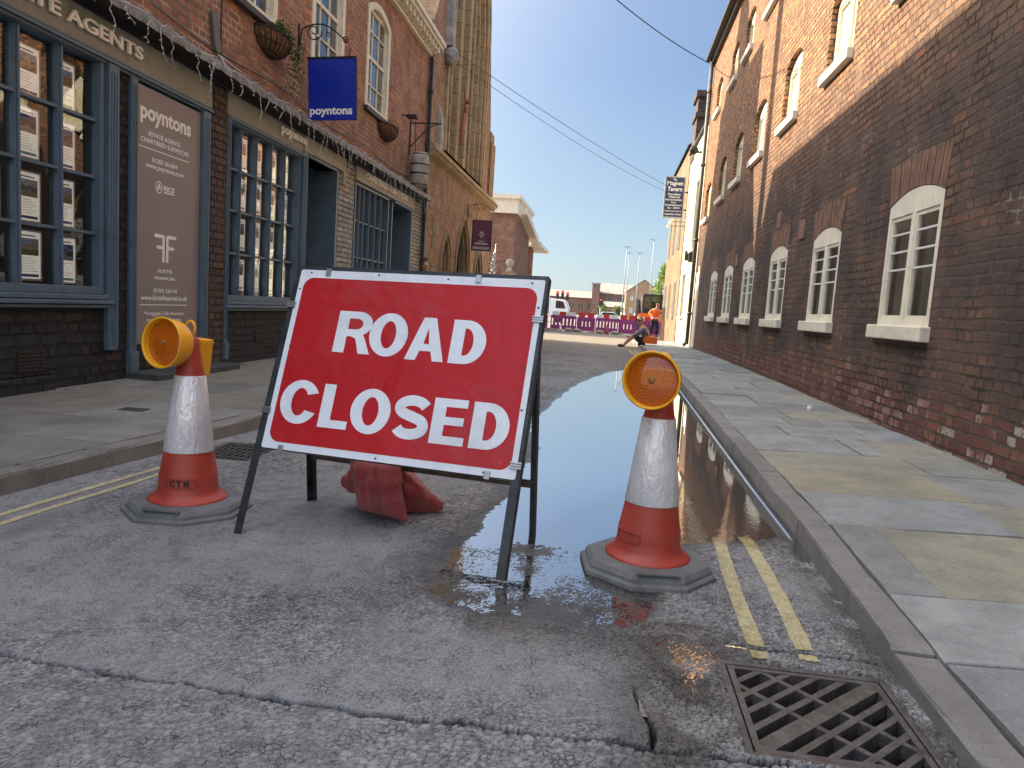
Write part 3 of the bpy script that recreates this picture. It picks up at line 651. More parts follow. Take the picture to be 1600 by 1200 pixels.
for a, b in zip(kj[:-1], kj[1:]):
    off = random.uniform(-.004, .004); lo = -0.012 if b < 2.2 else 0
    P = [(float(kerbR(y)) + x + off, y, pavz(float(kerbR(y)), y, True) + 0.004 + lo) for x, y in ((0.018, a), (0.137, a), (0.137, b), (0.018, b))]
    kb.quad(P, -0.1, random.random(), random.random() * .5, r=0.014, gap=0.003, nick=0.003)
kb.build('kerb', M['kerb'])
jm = MB()
for a, b in zip(yb[:-1], yb[1:]):
    z = min(pavz(2.4, a, True), pavz(1.0, a, True), pavz(1.0, b, True)) - 0.016; jm.box(float(kerbR(a)) + .085, 2.5, a, b, -.12, z)
# left side
sL = Slabs(); y = -1.6; r = 0
while y < 15.2 if True else 0:
    d = random.choice([.6, .75, .9]); cuts = [0] + sorted([random.uniform(.28, .42), random.uniform(.6, .75)]) + [1]
    if random.random() < .35: cuts = [0, random.uniform(.4, .6), 1]
    for k in range(len(cuts) - 1):
        dz = random.uniform(-.003, .003); P = []
        for (c, yy) in ((cuts[k], y), (cuts[k + 1], y), (cuts[k + 1], y + d), (cuts[k], y + d)):
            xk = -4.12 + (float(kerbL(yy)) - .13 + 4.12) * c; y2 = yy + .06 * c; P.append((xk, y2, pavz(xk, y2, False) + dz))
        sL.quad(P, -.1, random.random(), random.choice([0, 0, .3, .8]), r=.006, gap=.005)
    jm.box(-4.12, float(kerbL(y)) - .03, y, y + d + .1, -.12, 0.075); y += d
    if y > 24: break
while y < 24.5:
    P = [(a, b, pavz(a, b, False)) for a, b in ((-4.12, y), (float(kerbL(y)) - .13, y), (float(kerbL(y)) - .13, y + 1.2), (-4.12, y + 1.2))]; sL.quad(P, -.4, random.random(), .3, r=.004); y += 1.2
sL.build('pavement', M['slabL'])
kL = Slabs(); kj = [-1.5, -.6, .31, 1.2, 2.03, 2.86, 3.24, 3.98, 4.45]
while kj[-1] < 25: kj.append(kj[-1] + .915)
for a, b in zip(kj[:-1], kj[1:]):
    P = [(float(kerbL(yy)) + x, yy, pavz(float(kerbL(yy)), yy, False) + .002) for x, yy in ((-.13, a), (-.012, a), (-.012, b), (-.13, b))]
    kL.quad(P, -.4, random.random(), random.random(), r=.02, gap=.003, nick=.004)
kL.build('kerb', M['kerb'])
tag(jm.build('paving_bed', M['joint']), kind='structure')
# little iron covers let into the left pavement and a speck of litter
def cover(name, label, cx, cy, w, d, rz):
    e = empty(name, (cx, cy, pavz(cx, cy, False) + .004), label, 'cover', rz=rz)
    b = MB(); b.box(-w / 2, w / 2, -d / 2, d / 2, -.01, .001); b.build('frame', M['castiron'], e)
    b = MB()
    for i in range(6):
        x = -w / 2 + w * (i + .5) / 6; b.box(x - w / 26, x + w / 26, -d / 2 * .8, d / 2 * .8, .0012, .004)
    b.build('ridges', M['castiron'], e)
cover('stopcock_cover', 'small rectangular iron cover set in the pavement behind the left cone', -3.05, 4.35, .16, .11, 0.1)
# ---- gullies
def gully(label, r, diag, rz=0):
    a0, a1, b0, b1 = r; cx, cy = (a0 + a1) / 2, (b0 + b1) / 2; w, d = (a1 - a0), (b1 - b0)
    e = empty('drain_grate', (cx, cy, 0), label, 'drain grate', 'gully grates at the kerbs')
    fr = MB(); t = .018; zt = .002
    for q in ((-w / 2, w / 2, -d / 2, -d / 2 + t), (-w / 2, w / 2, d / 2 - t, d / 2), (-w / 2, -w / 2 + t, -d / 2 + t, d / 2 - t), (w / 2 - t, w / 2, -d / 2 + t, d / 2 - t)): fr.box(*q, -.10, zt)
    fr.build('frame', M['castiron'], e, bevel=.003)
    wi, di = w / 2 - t - .004, d / 2 - t - .004
    def clip(poly, n, c):      # keep n.p<=c
        out = []
        for i in range(len(poly)):
            p, q = poly[i], poly[(i + 1) % len(poly)]; dp = n[0] * p[0] + n[1] * p[1] - c; dq = n[0] * q[0] + n[1] * q[1] - c
            if dp <= 0: out.append(p)
            if dp * dq < 0: s_ = dp / (dp - dq); out.append((p[0] + (q[0] - p[0]) * s_, p[1] + (q[1] - p[1]) * s_))
        return out
    sq = [(-wi, -di), (wi, -di), (wi, di), (-wi, di)]
    ang = R(45) if diag else R(90); u = (math.cos(ang), math.sin(ang)); v = (-u[1], u[0])
    def stripe(nv, c, hw):
        p = clip(sq, nv, c + hw); p = clip(p, (-nv[0], -nv[1]), -(c - hw)) if p else p; return p if len(p) > 2 else None
    zt2 = -.002; fn = lambda a, b, c: Vector((a, b, c)); g = MB()
    if diag:
        k = 0; c = 0.0
        polys = [(v, 0.0, .021)] + [(v, s_ * (.021 + .029 * 0 + .052 * i + .036), .0088) for s_ in (1, -1) for i in range(5)]
        for nv, c, hw in polys:
            p = stripe(nv, c, hw)
            if p: g.prism(p, fn, zt2 - .035 + (0 if hw > .01 else 0.0007), zt2 - (0 if hw > .01 else .0007))
        for c, s_ in ((.055, 1), (-.06, 1), (.055, -1), (-.06, -1)):
            p = stripe(u, c, .008); p = clip(p, (-v[0] * s_, -v[1] * s_), -.019) if p else None
            if p and len(p) > 2: g.prism(p, fn, zt2 - .034, zt2 - .0016)
        rim = .016
        for k_, p in enumerate(([(-wi, -di), (wi, -di), (wi, -di + rim), (-wi, -di + rim)], [(-wi, di - rim), (wi, di - rim), (wi, di), (-wi, di)], [(-wi, -di + rim), (-wi + rim, -di + rim), (-wi + rim, di - rim), (-wi, di - rim)], [(wi - rim, -di + rim), (wi, -di + rim), (wi, di - rim), (wi - rim, di - rim)])):
            g.prism(p, fn, zt2 - .036, zt2 + .0006)
    else:
        for i in range(8):
            x = -wi + 2 * wi * (i + .5) / 8; g.box(x - .008, x + .008, -di, di, zt2 - .03, zt2)
        for i in range(6):
            y = -di + 2 * di * i / 5; g.box(-wi, wi, max(-di, y - .007), min(di, y + .007), zt2 - .031, zt2 - .001)
    g.build('grate', M['castiron'], e)
    pit = MB(); pit.add([(-w / 2, -d / 2, -.13), (w / 2, -d / 2, -.13), (w / 2, d / 2, -.13), (-w / 2, d / 2, -.13)], [(0, 1, 2, 3)]); pit.build('pit', M['black'], e)
    if rz: e.rotation_euler.z = rz
    return e
gully('large square iron gully grate with diagonal slots in the right foreground', DRAIN_R, True)
gully('iron gully grate by the left kerb between the left cone and the sign', DRAIN_L, False)

# ================================================================== FOREGROUND OBJECTS
# ---- the ROAD CLOSED sign on its folding frame
TL = Vector((-1.2732, 2.8864, 1.0404)); U = Vector((0.9852, -0.1739, 0.0089)).normalized(); Vv = Vector((0.0504, 0.3243, 0.9442)).normalized(); N = U.cross(Vv).normalized()
FS = lambda a, b, c: TL + U * a + Vv * b + N * c
def sign_mat(name, col, rough):
    m, t, p = newmat(name); c = t.obj()
    cc = t.mix(t.ramp(t.noise(c, 7, 6, .7), [(0.5, 0.0), (0.8, 0.35)]), col, tuple(x * .6 for x in col))
    cc = t.mix(t.ramp(t.noise(c, 60, 4, .8), [(0.66, 0.0), (0.72, 0.35)]), cc, (.5, .45, .45))
    t.link(cc, p.inputs['Base Color'])
    mps = t.add('ShaderNodeMapping'); mps.inputs['Scale'].default_value = (3, 40, 55); mps.inputs['Rotation'].default_value = (.2, .3, .5); t.link(c, mps.inputs[0])
    cc2 = t.mix(t.ramp(t.noise(mps.outputs[0], 2.2, 3, .6), [(.70, 0.), (.74, .3)]), cc, (.30, .26, .26))
    cc2 = t.mix(t.ramp(t.noise(c, 2.6, 6, .75), [(.52, 0.), (.75, .28)]), cc2, (.20, .16, .15)); t.link(cc2, p.inputs['Base Color'])
    p.inputs['Specular IOR Level'].default_value = .3
    t.link(t.math('ADD', t.math('MULTIPLY', t.noise(c, 5, 4), .25), rough - .1), p.inputs['Roughness'])
    h = t.math('ADD', t.noise(c, 3.0, 3, .5, 1.0), t.math('MULTIPLY', t.noise(c, 14, 3), .12))
    t.link(t.bump(h, 0.35, 0.03), p.inputs['Normal']); return m
M['signred'] = sign_mat('red sign sheeting', (0.46, 0.012, 0.020), 0.36)
M['signwhite'] = sign_mat('white sign sheeting', (0.74, 0.82, 0.92), 0.38)
sg = wroot('road_sign', (-0.79, 2.7, 0), 'large red and white ROAD CLOSED sign on a black folding steel frame', 'road sign')
def rrect(a0, a1, b0, b1, r): return arc(a1 - r, b1 - r, r, r, 0, 90, 6) + arc(a0 + r, b1 - r, r, r, 90, 180, 6) + arc(a0 + r, b0 + r, r, r, 180, 270, 6) + arc(a1 - r, b0 + r, r, r, 270, 360, 6)
pl = plate('sign_plate', [rrect(0, 1.05, -.75, 0, .008)], FS, -.003, 0, M['signwhite'], sg)
plate('red_panel', [rrect(.024, 1.028, -.722, -.034, .045)], FS, 0, .0008, M['signred'], pl)
s_ = 0.292
def gl_D(w): return [[(0, 0), (0, 1)] + arc(w * .42, .5, w * .58, .5, 90, -90, 16), [(s_, .19), (s_, .81)] + arc(w * .42, .5, w * .58 - s_, .31, 90, -90, 14)]
def gl_O(w): return [arc(w / 2, .5, w / 2, .515, 0, 354, 36), arc(w / 2, .5, w / 2 - s_, .325, 0, 350, 30)]
def gl_C(w): return [arc(w / 2, .5, w / 2, .515, 27, 333, 36) + arc(w / 2, .5, w / 2 - s_, .325, 326, 34, 30)]
def gl_L(w): return [[(0, 0), (0, 1), (s_, 1), (s_, .185), (w, .185), (w, 0)]]
def gl_E(w): return [[(0, 0), (0, 1), (w * .98, 1), (w * .98, .82), (s_, .82), (s_, .60), (w * .92, .60), (w * .92, .425), (s_, .425), (s_, .18), (w, .18), (w, 0)]]
def gl_A(w): return [[(0, 0), (w / 2 - .15, 1), (w / 2 + .15, 1), (w, 0), (w - .26, 0), (w - .335, .22), (.335, .22), (.26, 0)], [(.40, .385), (w - .40, .385), (w / 2, .77)]]
def gl_R(w):
    o = [(0, 0), (0, 1)] + arc(w * .56, .71, w * .38, .29, 90, -62, 12) + [(w * .80, .37), (w, 0), (w - .29, 0), (w * .56, .345), (w * .44, .395), (s_, .395), (s_, 0)]
    return [o, [(s_, .57), (s_, .83)] + arc(w * .52, .70, w * .42 - s_ * .80, .13, 90, -90, 8)]
def gl_S(w):
    K = [(.95, .62), (.87, .755), (.72, .845), (.5, .878), (.29, .845), (.165, .765), (.155, .665), (.26, .585), (.5, .520), (.74, .455), (.845, .37), (.845, .25), (.72, .165), (.5, .125), (.28, .15), (.14, .24), (.06, .375)]
    P = []
    for i in range(1, len(K) - 2):
        for k in range(4):
            t = k / 4; p0, p1, p2, p3 = [Vector(K[i + o]) for o in (-1, 0, 1, 2)]
            P.append(.5 * ((2 * p1) + (-p0 + p2) * t + (2 * p0 - 5 * p1 + 4 * p2 - p3) * t * t + (-p0 + 3 * p1 - 3 * p2 + p3) * t ** 3))
    P.append(Vector(K[-2])); P = [Vector((p.x * w, p.y)) for p in P]; Q = []
    for i, p in enumerate(P):
        d = (P[min(i + 1, len(P) - 1)] - P[max(i - 1, 0)]).normalized(); n = Vector((-d.y, d.x)) * (.128 - .012 * abs(d.x)); Q.append((tuple(p + n), tuple(p - n)))
    return [[Q[i][0], Q[i + 1][0], Q[i + 1][1], Q[i][1]] for i in range(len(Q) - 1)]
CH = .172
let = [(gl_R, .222, .386, -.341), (gl_O, .371, .535, -.341), (gl_A, .538, .699, -.347), (gl_D, .718, .858, -.348),
       (gl_C, .041, .214, -.641), (gl_L, .226, .352, -.645), (gl_O, .357, .525, -.649), (gl_S, .541, .686, -.655), (gl_E, .698, .834, -.656), (gl_D, .855, 1.0, -.657)]
me_l = []
for g, a0, a1, b0 in let:
    loops = [[(a0 + x * CH, b0 + y * CH) for x, y in L] for L in g((a1 - a0) / CH)]
    if g is gl_S: me_l += [[L] for L in loops]
    else: me_l.append(loops)
def multi_plate(name, groups, fn, c0, c1, m, parent):
    bm = bmesh.new()
    for loops in groups:
        me = curve_mesh(loops, abs(c1 - c0)); bm.from_mesh(me); bpy.data.meshes.remove(me)
    bmesh.ops.remove_doubles(bm, verts=bm.verts, dist=1e-6)
    for v in bm.verts: v.co = fn(v.co.x, v.co.y, v.co.z + (c0 + c1) / 2)
    bmesh.ops.recalc_face_normals(bm, faces=bm.faces); me = bpy.data.meshes.new(name); bm.to_mesh(me); bm.free()
    for p in me.polygons: p.use_smooth = False
    return link(name, me, m, parent)
multi_plate('lettering', me_l, FS, .0008, .0016, M['signwhite'], pl)
b = MB()
for a, c in ((.012, -.085), (.026, -.33), (.5, -.738), (.93, -.738), (1.038, -.11), (1.035, -.50), (.05, -.012), (.66, -.014), (1.0, -.014), (.36, -.010)):
    b.lathe([(.0042, 0), (.0042, .0012)], 8, Matrix.Translation(FS(a, c, .0)) @ N.to_track_quat('Z', 'Y').to_matrix().to_4x4())
b.build('rivet_hole', M['black'], pl)
M['clip'] = M['galv']
for a, c, vert in ((-.012, -.155, 1), (-.014, -.60, 1), (.13, -.008, 0), (.785, -.008, 0), (1.043, -.155, 1), (1.045, -.70, 1), (.09, -.748, 0), (.945, -.746, 0)):
    b = MB(); w, h = (.042, .026) if vert else (.022, .03)
    for k in range(3 if vert else 1):
        o = (k - 1) * .009 if vert else 0
        b.add([FS(a - w / 2, c + o - (.0035 if vert else h / 2), .0), FS(a + w / 2, c + o - (.0035 if vert else h / 2), 0), FS(a + w / 2, c + o + (.0035 if vert else h / 2), 0), FS(a - w / 2, c + o + (.0035 if vert else h / 2), 0),
               FS(a - w / 2, c + o - (.0035 if vert else h / 2), .006), FS(a + w / 2, c + o - (.0035 if vert else h / 2), .006), FS(a + w / 2, c + o + (.0035 if vert else h / 2), .006), FS(a - w / 2, c + o + (.0035 if vert else h / 2), .006)],
              [(0, 3, 2, 1), (4, 5, 6, 7), (0, 1, 5, 4), (1, 2, 6, 5), (2, 3, 7, 6), (3, 0, 4, 7)])
    b.build('clip', M['galv'], sg, bevel=.001)
def angle_iron(p, q, w, t, side, face, name, m):
    """L section: one flange in the sign's plane, one behind it"""
    b = MB(); p, q = Vector(p), Vector(q); d = (q - p).normalized(); a = Vector(side).normalized(); a = (a - d * a.dot(d)).normalized(); f = d.cross(a).normalized()
    if f.dot(Vector(face)) < 0: f = -f
    for (a0, a1, f0, f1) in ((0, w, 0, t), (0, t, -w, -.0005)):
        vs = [p + a * x + f * y for x, y in ((a0, f0), (a1, f0), (a1, f1), (a0, f1))] + [q + a * x + f * y for x, y in ((a0, f0), (a1, f0), (a1, f1), (a0, f1))]
        b.add(vs, [(0, 3, 2, 1), (4, 5, 6, 7), (0, 1, 5, 4), (1, 2, 6, 5), (2, 3, 7, 6), (3, 0, 4, 7)])
    return b.build(name, m, sg)
angle_iron(FS(-.024, .012, -.006), FS(-.036, -1.10, -.006), .032, .004, U, N, 'leg', M['steelblk'])
angle_iron(FS(1.062, .012, -.006), FS(1.066, -1.095, -.006), .032, .004, -U, N, 'leg', M['steelblk'])
angle_iron(FS(-.02, .016, -.0045), FS(1.06, .016, -.0045), .03, .004, -Vv, N, 'crossbar', M['steelblk'])
angle_iron(FS(.0, -.752, -.012), FS(1.04, -.752, -.012), .028, .004, Vv, N, 'crossbar', M['steelblk'])
RL, RR = Vector((-1.278, 3.076, .0)), Vector((-.228, 2.945, -.006)); TL2, TR2 = FS(.012, -.03, -.03), FS(1.035, -.03, -.03)
angle_iron(TL2, RL, .03, .004, U, -N, 'leg', M['steelblk']); angle_iron(TR2, RR, .03, .004, -U, -N, 'leg', M['steelblk'])
k = 1 - .225 / TL2.z; b = MB(); b.bar(TL2.lerp(RL, k), TR2.lerp(RR, k), .005, .034, up=(0, 0, 1)); b.build('crossbar', M['rust'], sg)
# ---- sandbag thrown over the rear bar
def pillow(b, c, T, n=18, wr=.006, seed=0):
    c = [Vector(p) for p in c]; nn = (c[1] - c[0]).cross(c[3] - c[0]).normalized(); o = len(b.v); vs = []; fs = []
    rs = random.Random(seed); ph = [rs.uniform(0, 6) for _ in range(6)]
    for side in (1, -1):
        for i in range(n + 1):
            for j in range(n + 1):
                u, v = i / n, j / n; p = c[0].lerp(c[1], u).lerp(c[3].lerp(c[2], u), v)
                e = (1 - abs(2 * u - 1) ** 2.6) * (1 - abs(2 * v - 1) ** 2.6); e = max(0, e) ** .6
                w = math.sin(u * 23 + ph[0] + 3 * v) * .5 + math.sin(u * 41 + v * 9 + ph[1]) * .3 + math.sin(v * 19 + u * 6 + ph[2]) * .3
                w += 2.2 * math.exp(-((u - .62 - .25 * (v - .5)) / .035) ** 2) * (1 - v) * -1
                q = p + nn * side * (T * e + wr * w * min(1, e * 2)); q.z = max(q.z, .003 + (0 if side > 0 else 0)); vs.append(q)
    m = (n + 1) * (n + 1)
    for sd in (0, 1):
        for i in range(n):
            for j in range(n):
                a = sd * m + i * (n + 1) + j; f = (a, a + 1, a + n + 2, a + n + 1); fs.append(f if sd else f[::-1])
    b.add(vs, fs, True)
def bag_mat():
    m, t, p = newmat('faded red woven bag'); c = t.obj()
    cc = t.ramp(t.noise(c, 9, 5), [(0.3, (0.28, 0.03, 0.045)), (0.7, (0.44, 0.065, 0.085))])
    cc = t.mix(t.ramp(t.noise(c, 4, 5, .7), [(0.5, 0), (0.72, .6)]), cc, (0.28, .12, .08))
    t.link(cc, p.inputs['Base Color']); p.inputs['Roughness'].default_value = .55; p.inputs['Sheen Weight'].default_value = .3
    w = t.add('ShaderNodeTexWave'); w.inputs['Scale'].default_value = 130; w.inputs['Distortion'].default_value = 1.5; t.link(c, w.inputs['Vector'])
    w2 = t.add('ShaderNodeTexWave'); w2.bands_direction = 'Z'; w2.inputs['Scale'].default_value = 120; w2.inputs['Distortion'].default_value = 1.5; t.link(c, w2.inputs['Vector'])
    h = t.math('ADD', t.math('ADD', w.outputs['Fac'], w2.outputs['Fac']), t.math('MULTIPLY', t.noise(c, 16, 5), 3.0))
    t.link(t.bump(h, .5, .003), p.inputs['Normal']); return m
M['bag'] = bag_mat()
bg = wroot('sandbag', (-.9, 3.0, 0), 'faded red woven sandbag slumped over the rear bar of the road sign', 'sandbag')
b = MB()
def sack(b, keys, axis, n=40, m=30, seed=1, pleat=.10):
    """keys: (t, centre, half width, half depth); sections are rounded rectangles with radial pleats"""
    rs = random.Random(seed); A = Vector(axis).normalized(); ts = [k[0] for k in keys]; vs = []
    ph = [rs.uniform(0, 6.28) for _ in range(8)]
    C_ = [[k[1][i] for k in keys] for i in range(3)]; W_k = [k[2] for k in keys]; D_k = [k[3] for k in keys]
    from numpy import interp as ip
    def sm(t, ys): return float(sum(ip(min(1, max(0, t + o)), ts, ys) for o in (-.06, -.03, 0, .03, .06)) / 5)
    for i in range(n + 1):
        t = i / n; c = Vector([sm(t, q) for q in C_]); c2 = Vector([sm(min(1, t + .05), q) for q in C_]); c1 = Vector([sm(max(0, t - .05), q) for q in C_])
        d = (c2 - c1).normalized(); a = (A - d * A.dot(d)).normalized(); f = a.cross(d); w, dd = sm(t, W_k), sm(t, D_k)
        if i in (0, n): w *= .12; dd *= .12
        for j in range(m):
            u = 2 * math.pi * j / m; cu, su = math.cos(u), math.sin(u); e = .72
            x = math.copysign(abs(cu) ** e, cu) * w; y = math.copysign(abs(su) ** e, su) * dd
            k = 1 + pleat * (math.sin(u * 7 + ph[0] + 2.2 * t) * (1 - t) ** 1.5 + .5 * math.sin(u * 11 + ph[1] - 5 * t) * (1 - t) + .25 * math.sin(t * 14 + 3 * cu + ph[2]) + .3 * math.sin(u * 3 + t * 5 + ph[3]))
            q = c + a * x * (1 + (k - 1) * .25) + f * y * k; q.z = max(q.z, .004); vs.append(q)
    b.add(vs, [(i * m + j, i * m + (j + 1) % m, (i + 1) * m + (j + 1) % m, (i + 1) * m + j) for i in range(n) for j in range(m)] + [tuple(range(m))[::-1], tuple(range(n * m, n * m + m))], True)
ax_ = TR2 - TL2
pillow(b, [(-1.06, 2.95, .262), (-.815, 2.905, .245), (-.765, 2.865, .020), (-.99, 2.895, .042)], .070, n=28, wr=.009, seed=3)
pillow(b, [(-1.06, 3.05, .262), (-.83, 3.02, .25), (-.79, 3.09, .045), (-1.09, 3.09, .07)], .07, n=20, wr=.008, seed=5)
pillow(b, [(-1.06, 2.94, .268), (-.82, 2.90, .255), (-.84, 3.05, .255), (-1.05, 3.08, .265)], .024, n=16, seed=8)
sack(b, [(0, (-.90, 3.03, .13), .10, .05), (.3, (-.84, 3.04, .10), .095, .06), (.6, (-.77, 3.06, .065), .065, .045), (.85, (-.70, 3.08, .04), .035, .022), (1, (-.655, 3.095, .033), .012, .008)], (0, 0, 1), seed=6, pleat=.18)
sack(b, [(0, (-1.02, 3.02, .14), .08, .04), (.6, (-1.07, 3.02, .12), .05, .025), (1, (-1.12, 3.02, .12), .02, .01)], (0, 0, 1), seed=7, pleat=.15)
o = b.build('bag_body', M['bag'], bg); sb = o.modifiers.new('s', 'SUBSURF'); sb.levels = sb.render_levels = 1
for nm_, ty_, sz_, st_ in (('folds', 'CLOUDS', .07, .018), ('crumple', 'CLOUDS', .022, .006)):
    tx_ = bpy.data.textures.new(nm_, ty_); tx_.noise_scale = sz_; dm_ = o.modifiers.new(nm_, 'DISPLACE'); dm_.texture = tx_; dm_.strength = st_; dm_.mid_level = .5; dm_.texture_coords = 'LOCAL'
b = MB(); b.tube([(-.66, 3.095, .033), (-.645, 3.1, .036), (-.63, 3.095, .038), (-.605, 3.10, .043)], .003, 6); b.tube([(-.645, 3.1, .036), (-.625, 3.11, .030), (-.60, 3.107, .028)], .0022, 6); b.build('tie', M['fairy'], bg)

# ---- traffic cones with flashing lamps
def sleeve_mat():
    m, t, p = newmat('scuffed white reflective sleeve'); c = t.obj()
    cc = t.ramp(t.noise(c, 12, 5), [(0.35, (0.72, 0.75, 0.84)), (0.65, (0.88, 0.90, 0.96))])
    t.link(cc, p.inputs['Base Color']); p.inputs['Roughness'].default_value = .20; p.inputs['Metallic'].default_value = .3; p.inputs['Specular IOR Level'].default_value = .8
    mp = t.add('ShaderNodeMapping'); mp.inputs['Scale'].default_value = (1, 1, .35); t.link(c, mp.inputs[0])
    h = t.math('ADD', t.noise(mp.outputs[0], 38, 4, .6, .8), t.math('MULTIPLY', t.noise(c, 90, 2), .25))
    t.link(t.bump(h, .9, .008), p.inputs['Normal']); return m
M['sleeve'] = sleeve_mat()
def lens_mat():
    m, t, p = newmat('amber prismatic lens'); c = t.obj()
    sep = t.add('ShaderNodeSeparateXYZ'); t.link(c, sep.inputs[0])
    gx = t.math('SINE', t.math('MULTIPLY', sep.outputs[0], 740)); gz = t.math('SINE', t.math('MULTIPLY', sep.outputs[2], 570))
    f = t.math('MULTIPLY', t.ramp(gx, [(.3, 0.), (.7, 1.)]), t.ramp(gz, [(.3, 0.), (.7, 1.)]))
    cc = t.mix(f, (0.55, 0.11, 0.002), (1.0, 0.36, 0.05)); cc = t.mix(t.ramp(t.noise(c, 9, 3), [(.35, 0.), (.7, .5)]), cc, (.60, .15, .004))
    t.link(cc, p.inputs['Base Color']); p.inputs['Roughness'].default_value = .16; p.inputs['Transmission Weight'].default_value = .25; p.inputs['Coat Weight'].default_value = .6
    t.link(t.bump(f, .6, .003), p.inputs['Normal']); return m
M['lens'] = lens_mat()
def make_cone(x, y, rz, label, logo):
    e = empty('traffic_cone', (x, y, 0.0), label, 'traffic cone', 'traffic cones either side of the road sign', rz=rz)
    def octo(r, z): return [(r * math.cos(R(22.5 + 45 * k)), r * math.sin(R(22.5 + 45 * k)), z) for k in range(8)]
    b = MB(); rings = [(.255, 0), (.258, .006), (.256, .018), (.247, .024), (.240, .026), (.238, .036), (.225, .052), (.205, .058), (.15, .060)]
    vs = []
    for r, z in rings: vs += octo(r, z)
    b.add(vs, [(8 * i + j, 8 * i + (j + 1) % 8, 8 * i + 8 + (j + 1) % 8, 8 * i + 8 + j) for i in range(len(rings) - 1) for j in range(8)] + [tuple(range(8))[::-1], tuple(range(8 * len(rings) - 8, 8 * len(rings)))])
    ba = b.build('rubber_base', M['rubber'], e)
    for dx in (0,):
        b = MB(); b.box(-.075, .075, -.222, -.205, .0565, .0612); [b.box(-.07 + .012 * i, -.066 + .012 * i, -.220, -.207, .0612, .0627) for i in range(12)]; b.build('moulded_grip', M['rubber'], ba)
    b = MB(); b.lathe([(.150, .052), (.157, .056), (.158, .062), (.150, .069), (.132, .079), (.122, .094), (.116, .125), (.1145, .165), (.112, .170), (.098, .254), (.0975, .256), (.060, .560), (.0585, .575), (.0575, .578), (.034, .690), (.030, .722), (.024, .734), (.006, .738)], 48)
    cb = b.build('cone_body', M['cone'], e)
    b = MB(); b.lathe([(.0992, .262), (.1000, .264), (.0616, .574), (.0600, .577)], 48, cap=False); b.build('reflective_sleeve', M['sleeve'], e)
    if logo is not None:                     # moulded maker's plate, with letters on the left cone
        fn = lambda a, b_, c: (lambda r, t: Vector((r * math.sin(t), -r * math.cos(t), b_)))(.1162 - (b_ - .125) * .04 + c, logo + a / .114)
        b = MB(); n = 10
        for i in range(n):
            for (z0, z1, cc_) in ((.122, .125, .0035), (.158, .161, .0035)):
                a0, a1 = -.056 + .112 * i / n, -.056 + .112 * (i + 1) / n
                b.add([fn(a0, z0, 0), fn(a1, z0, 0), fn(a1, z0, cc_), fn(a0, z0, cc_), fn(a0, z1, 0), fn(a1, z1, 0), fn(a1, z1, cc_), fn(a0, z1, cc_)], [(0, 3, 2, 1), (4, 5, 6, 7), (0, 1, 5, 4), (1, 2, 6, 5), (2, 3, 7, 6), (3, 0, 4, 7)])
        for a0 in (-.058, .055): b.add([fn(a0, .122, 0), fn(a0 + .003, .122, 0), fn(a0 + .003, .122, .0035), fn(a0, .122, .0035), fn(a0, .161, 0), fn(a0 + .003, .161, 0), fn(a0 + .003, .161, .0035), fn(a0, .161, .0035)], [(0, 3, 2, 1), (4, 5, 6, 7), (0, 1, 5, 4), (1, 2, 6, 5), (2, 3, 7, 6), (3, 0, 4, 7)])
        b.build('moulded_plate', M['cone'], cb)
        if logo < .3 and logo > -.6 or True:
            if 'left' in label: text('lettering', 'C T M', (-.040, .1285, .034, .1545), fn, M['black'], cb, off=.035, ext=.0022, c=.001)
    return e
def make_lamp(x, y, z, rz, tilt, label):
    e = empty('warning_lamp', (x, y, z), label, 'warning lamp', 'amber lamps on the cones', rz=rz)
    e.rotation_euler = (tilt[0], tilt[1], rz)
    Q = Matrix.Rotation(R(90), 4, 'X')           # lathe axis -> -Y
    b = MB(); oy = .0
    b.lathe([(.060, .035), (.085, .045), (.093, .060), (.098, .100), (.103, .1255), (.1035, .130), (.097, .131), (.0945, .124), (.092, .1015)], 48, Q, cap=False)
    b.lathe([(.060, .036), (.0005, .034)], 32, Q, cap=False)
    h = b.build('housing', M['yellow'], e)
    b = MB(); b.lathe([(.0925, .103), (.078, .109), (.05, .1155), (.022, .118), (.0005, .119)], 48, Q, cap=False); ln = b.build('lens', M['lens'], e)
    b = MB(); b.lathe([(.013, .1175), (.012, .121), (.006, .1225), (.0005, .1225)], 20, Q, cap=False); b.build('lens_boss', mat('amber boss', (.30, .14, .02), .3, bump=0), ln)
    b = MB(); b.box(-.037, .037, .040, .112, -.128, .028); bx = b.build('battery_box', M['yellow'], e, bevel=.006)
    b = MB(); b.box(-.0385, .0385, .0385, .1135, .012, .017); b.build('lid_seam', M['yellow'], bx)
    b = MB(); b.box(-.016, .016, -.045, .034, -.030, .030); b.build('bracket', M['yellow'], e, bevel=.004)
    pts = [(.027 * math.cos(R(a)) * .95, .012, .062 + .034 * math.sin(R(a))) for a in range(-60, 241, 15)]
    pts = [(-.018, .012, .02)] + pts[::-1] + [(.018, .012, .02)]
    b = MB(); b.tube(pts, .0055, 8); b.build('carrying_loop', M['yellow'], e)
    return e
make_cone(-1.695, 2.775, R(4), 'red and white cone at the left with black CTM letters on its skirt', R(11))
make_cone(.215, 2.665, R(8), 'red and white cone at the right, standing at the edge of the puddle', R(-56))
make_lamp(-1.715, 2.775, .703, R(-14), (R(-4), R(3)), 'round amber lamp on the left cone, turned to show its battery box')
make_lamp(.205, 2.655, .715, R(-18), (R(-3), R(5)), 'round amber lamp on the right cone, facing the viewer above the puddle')

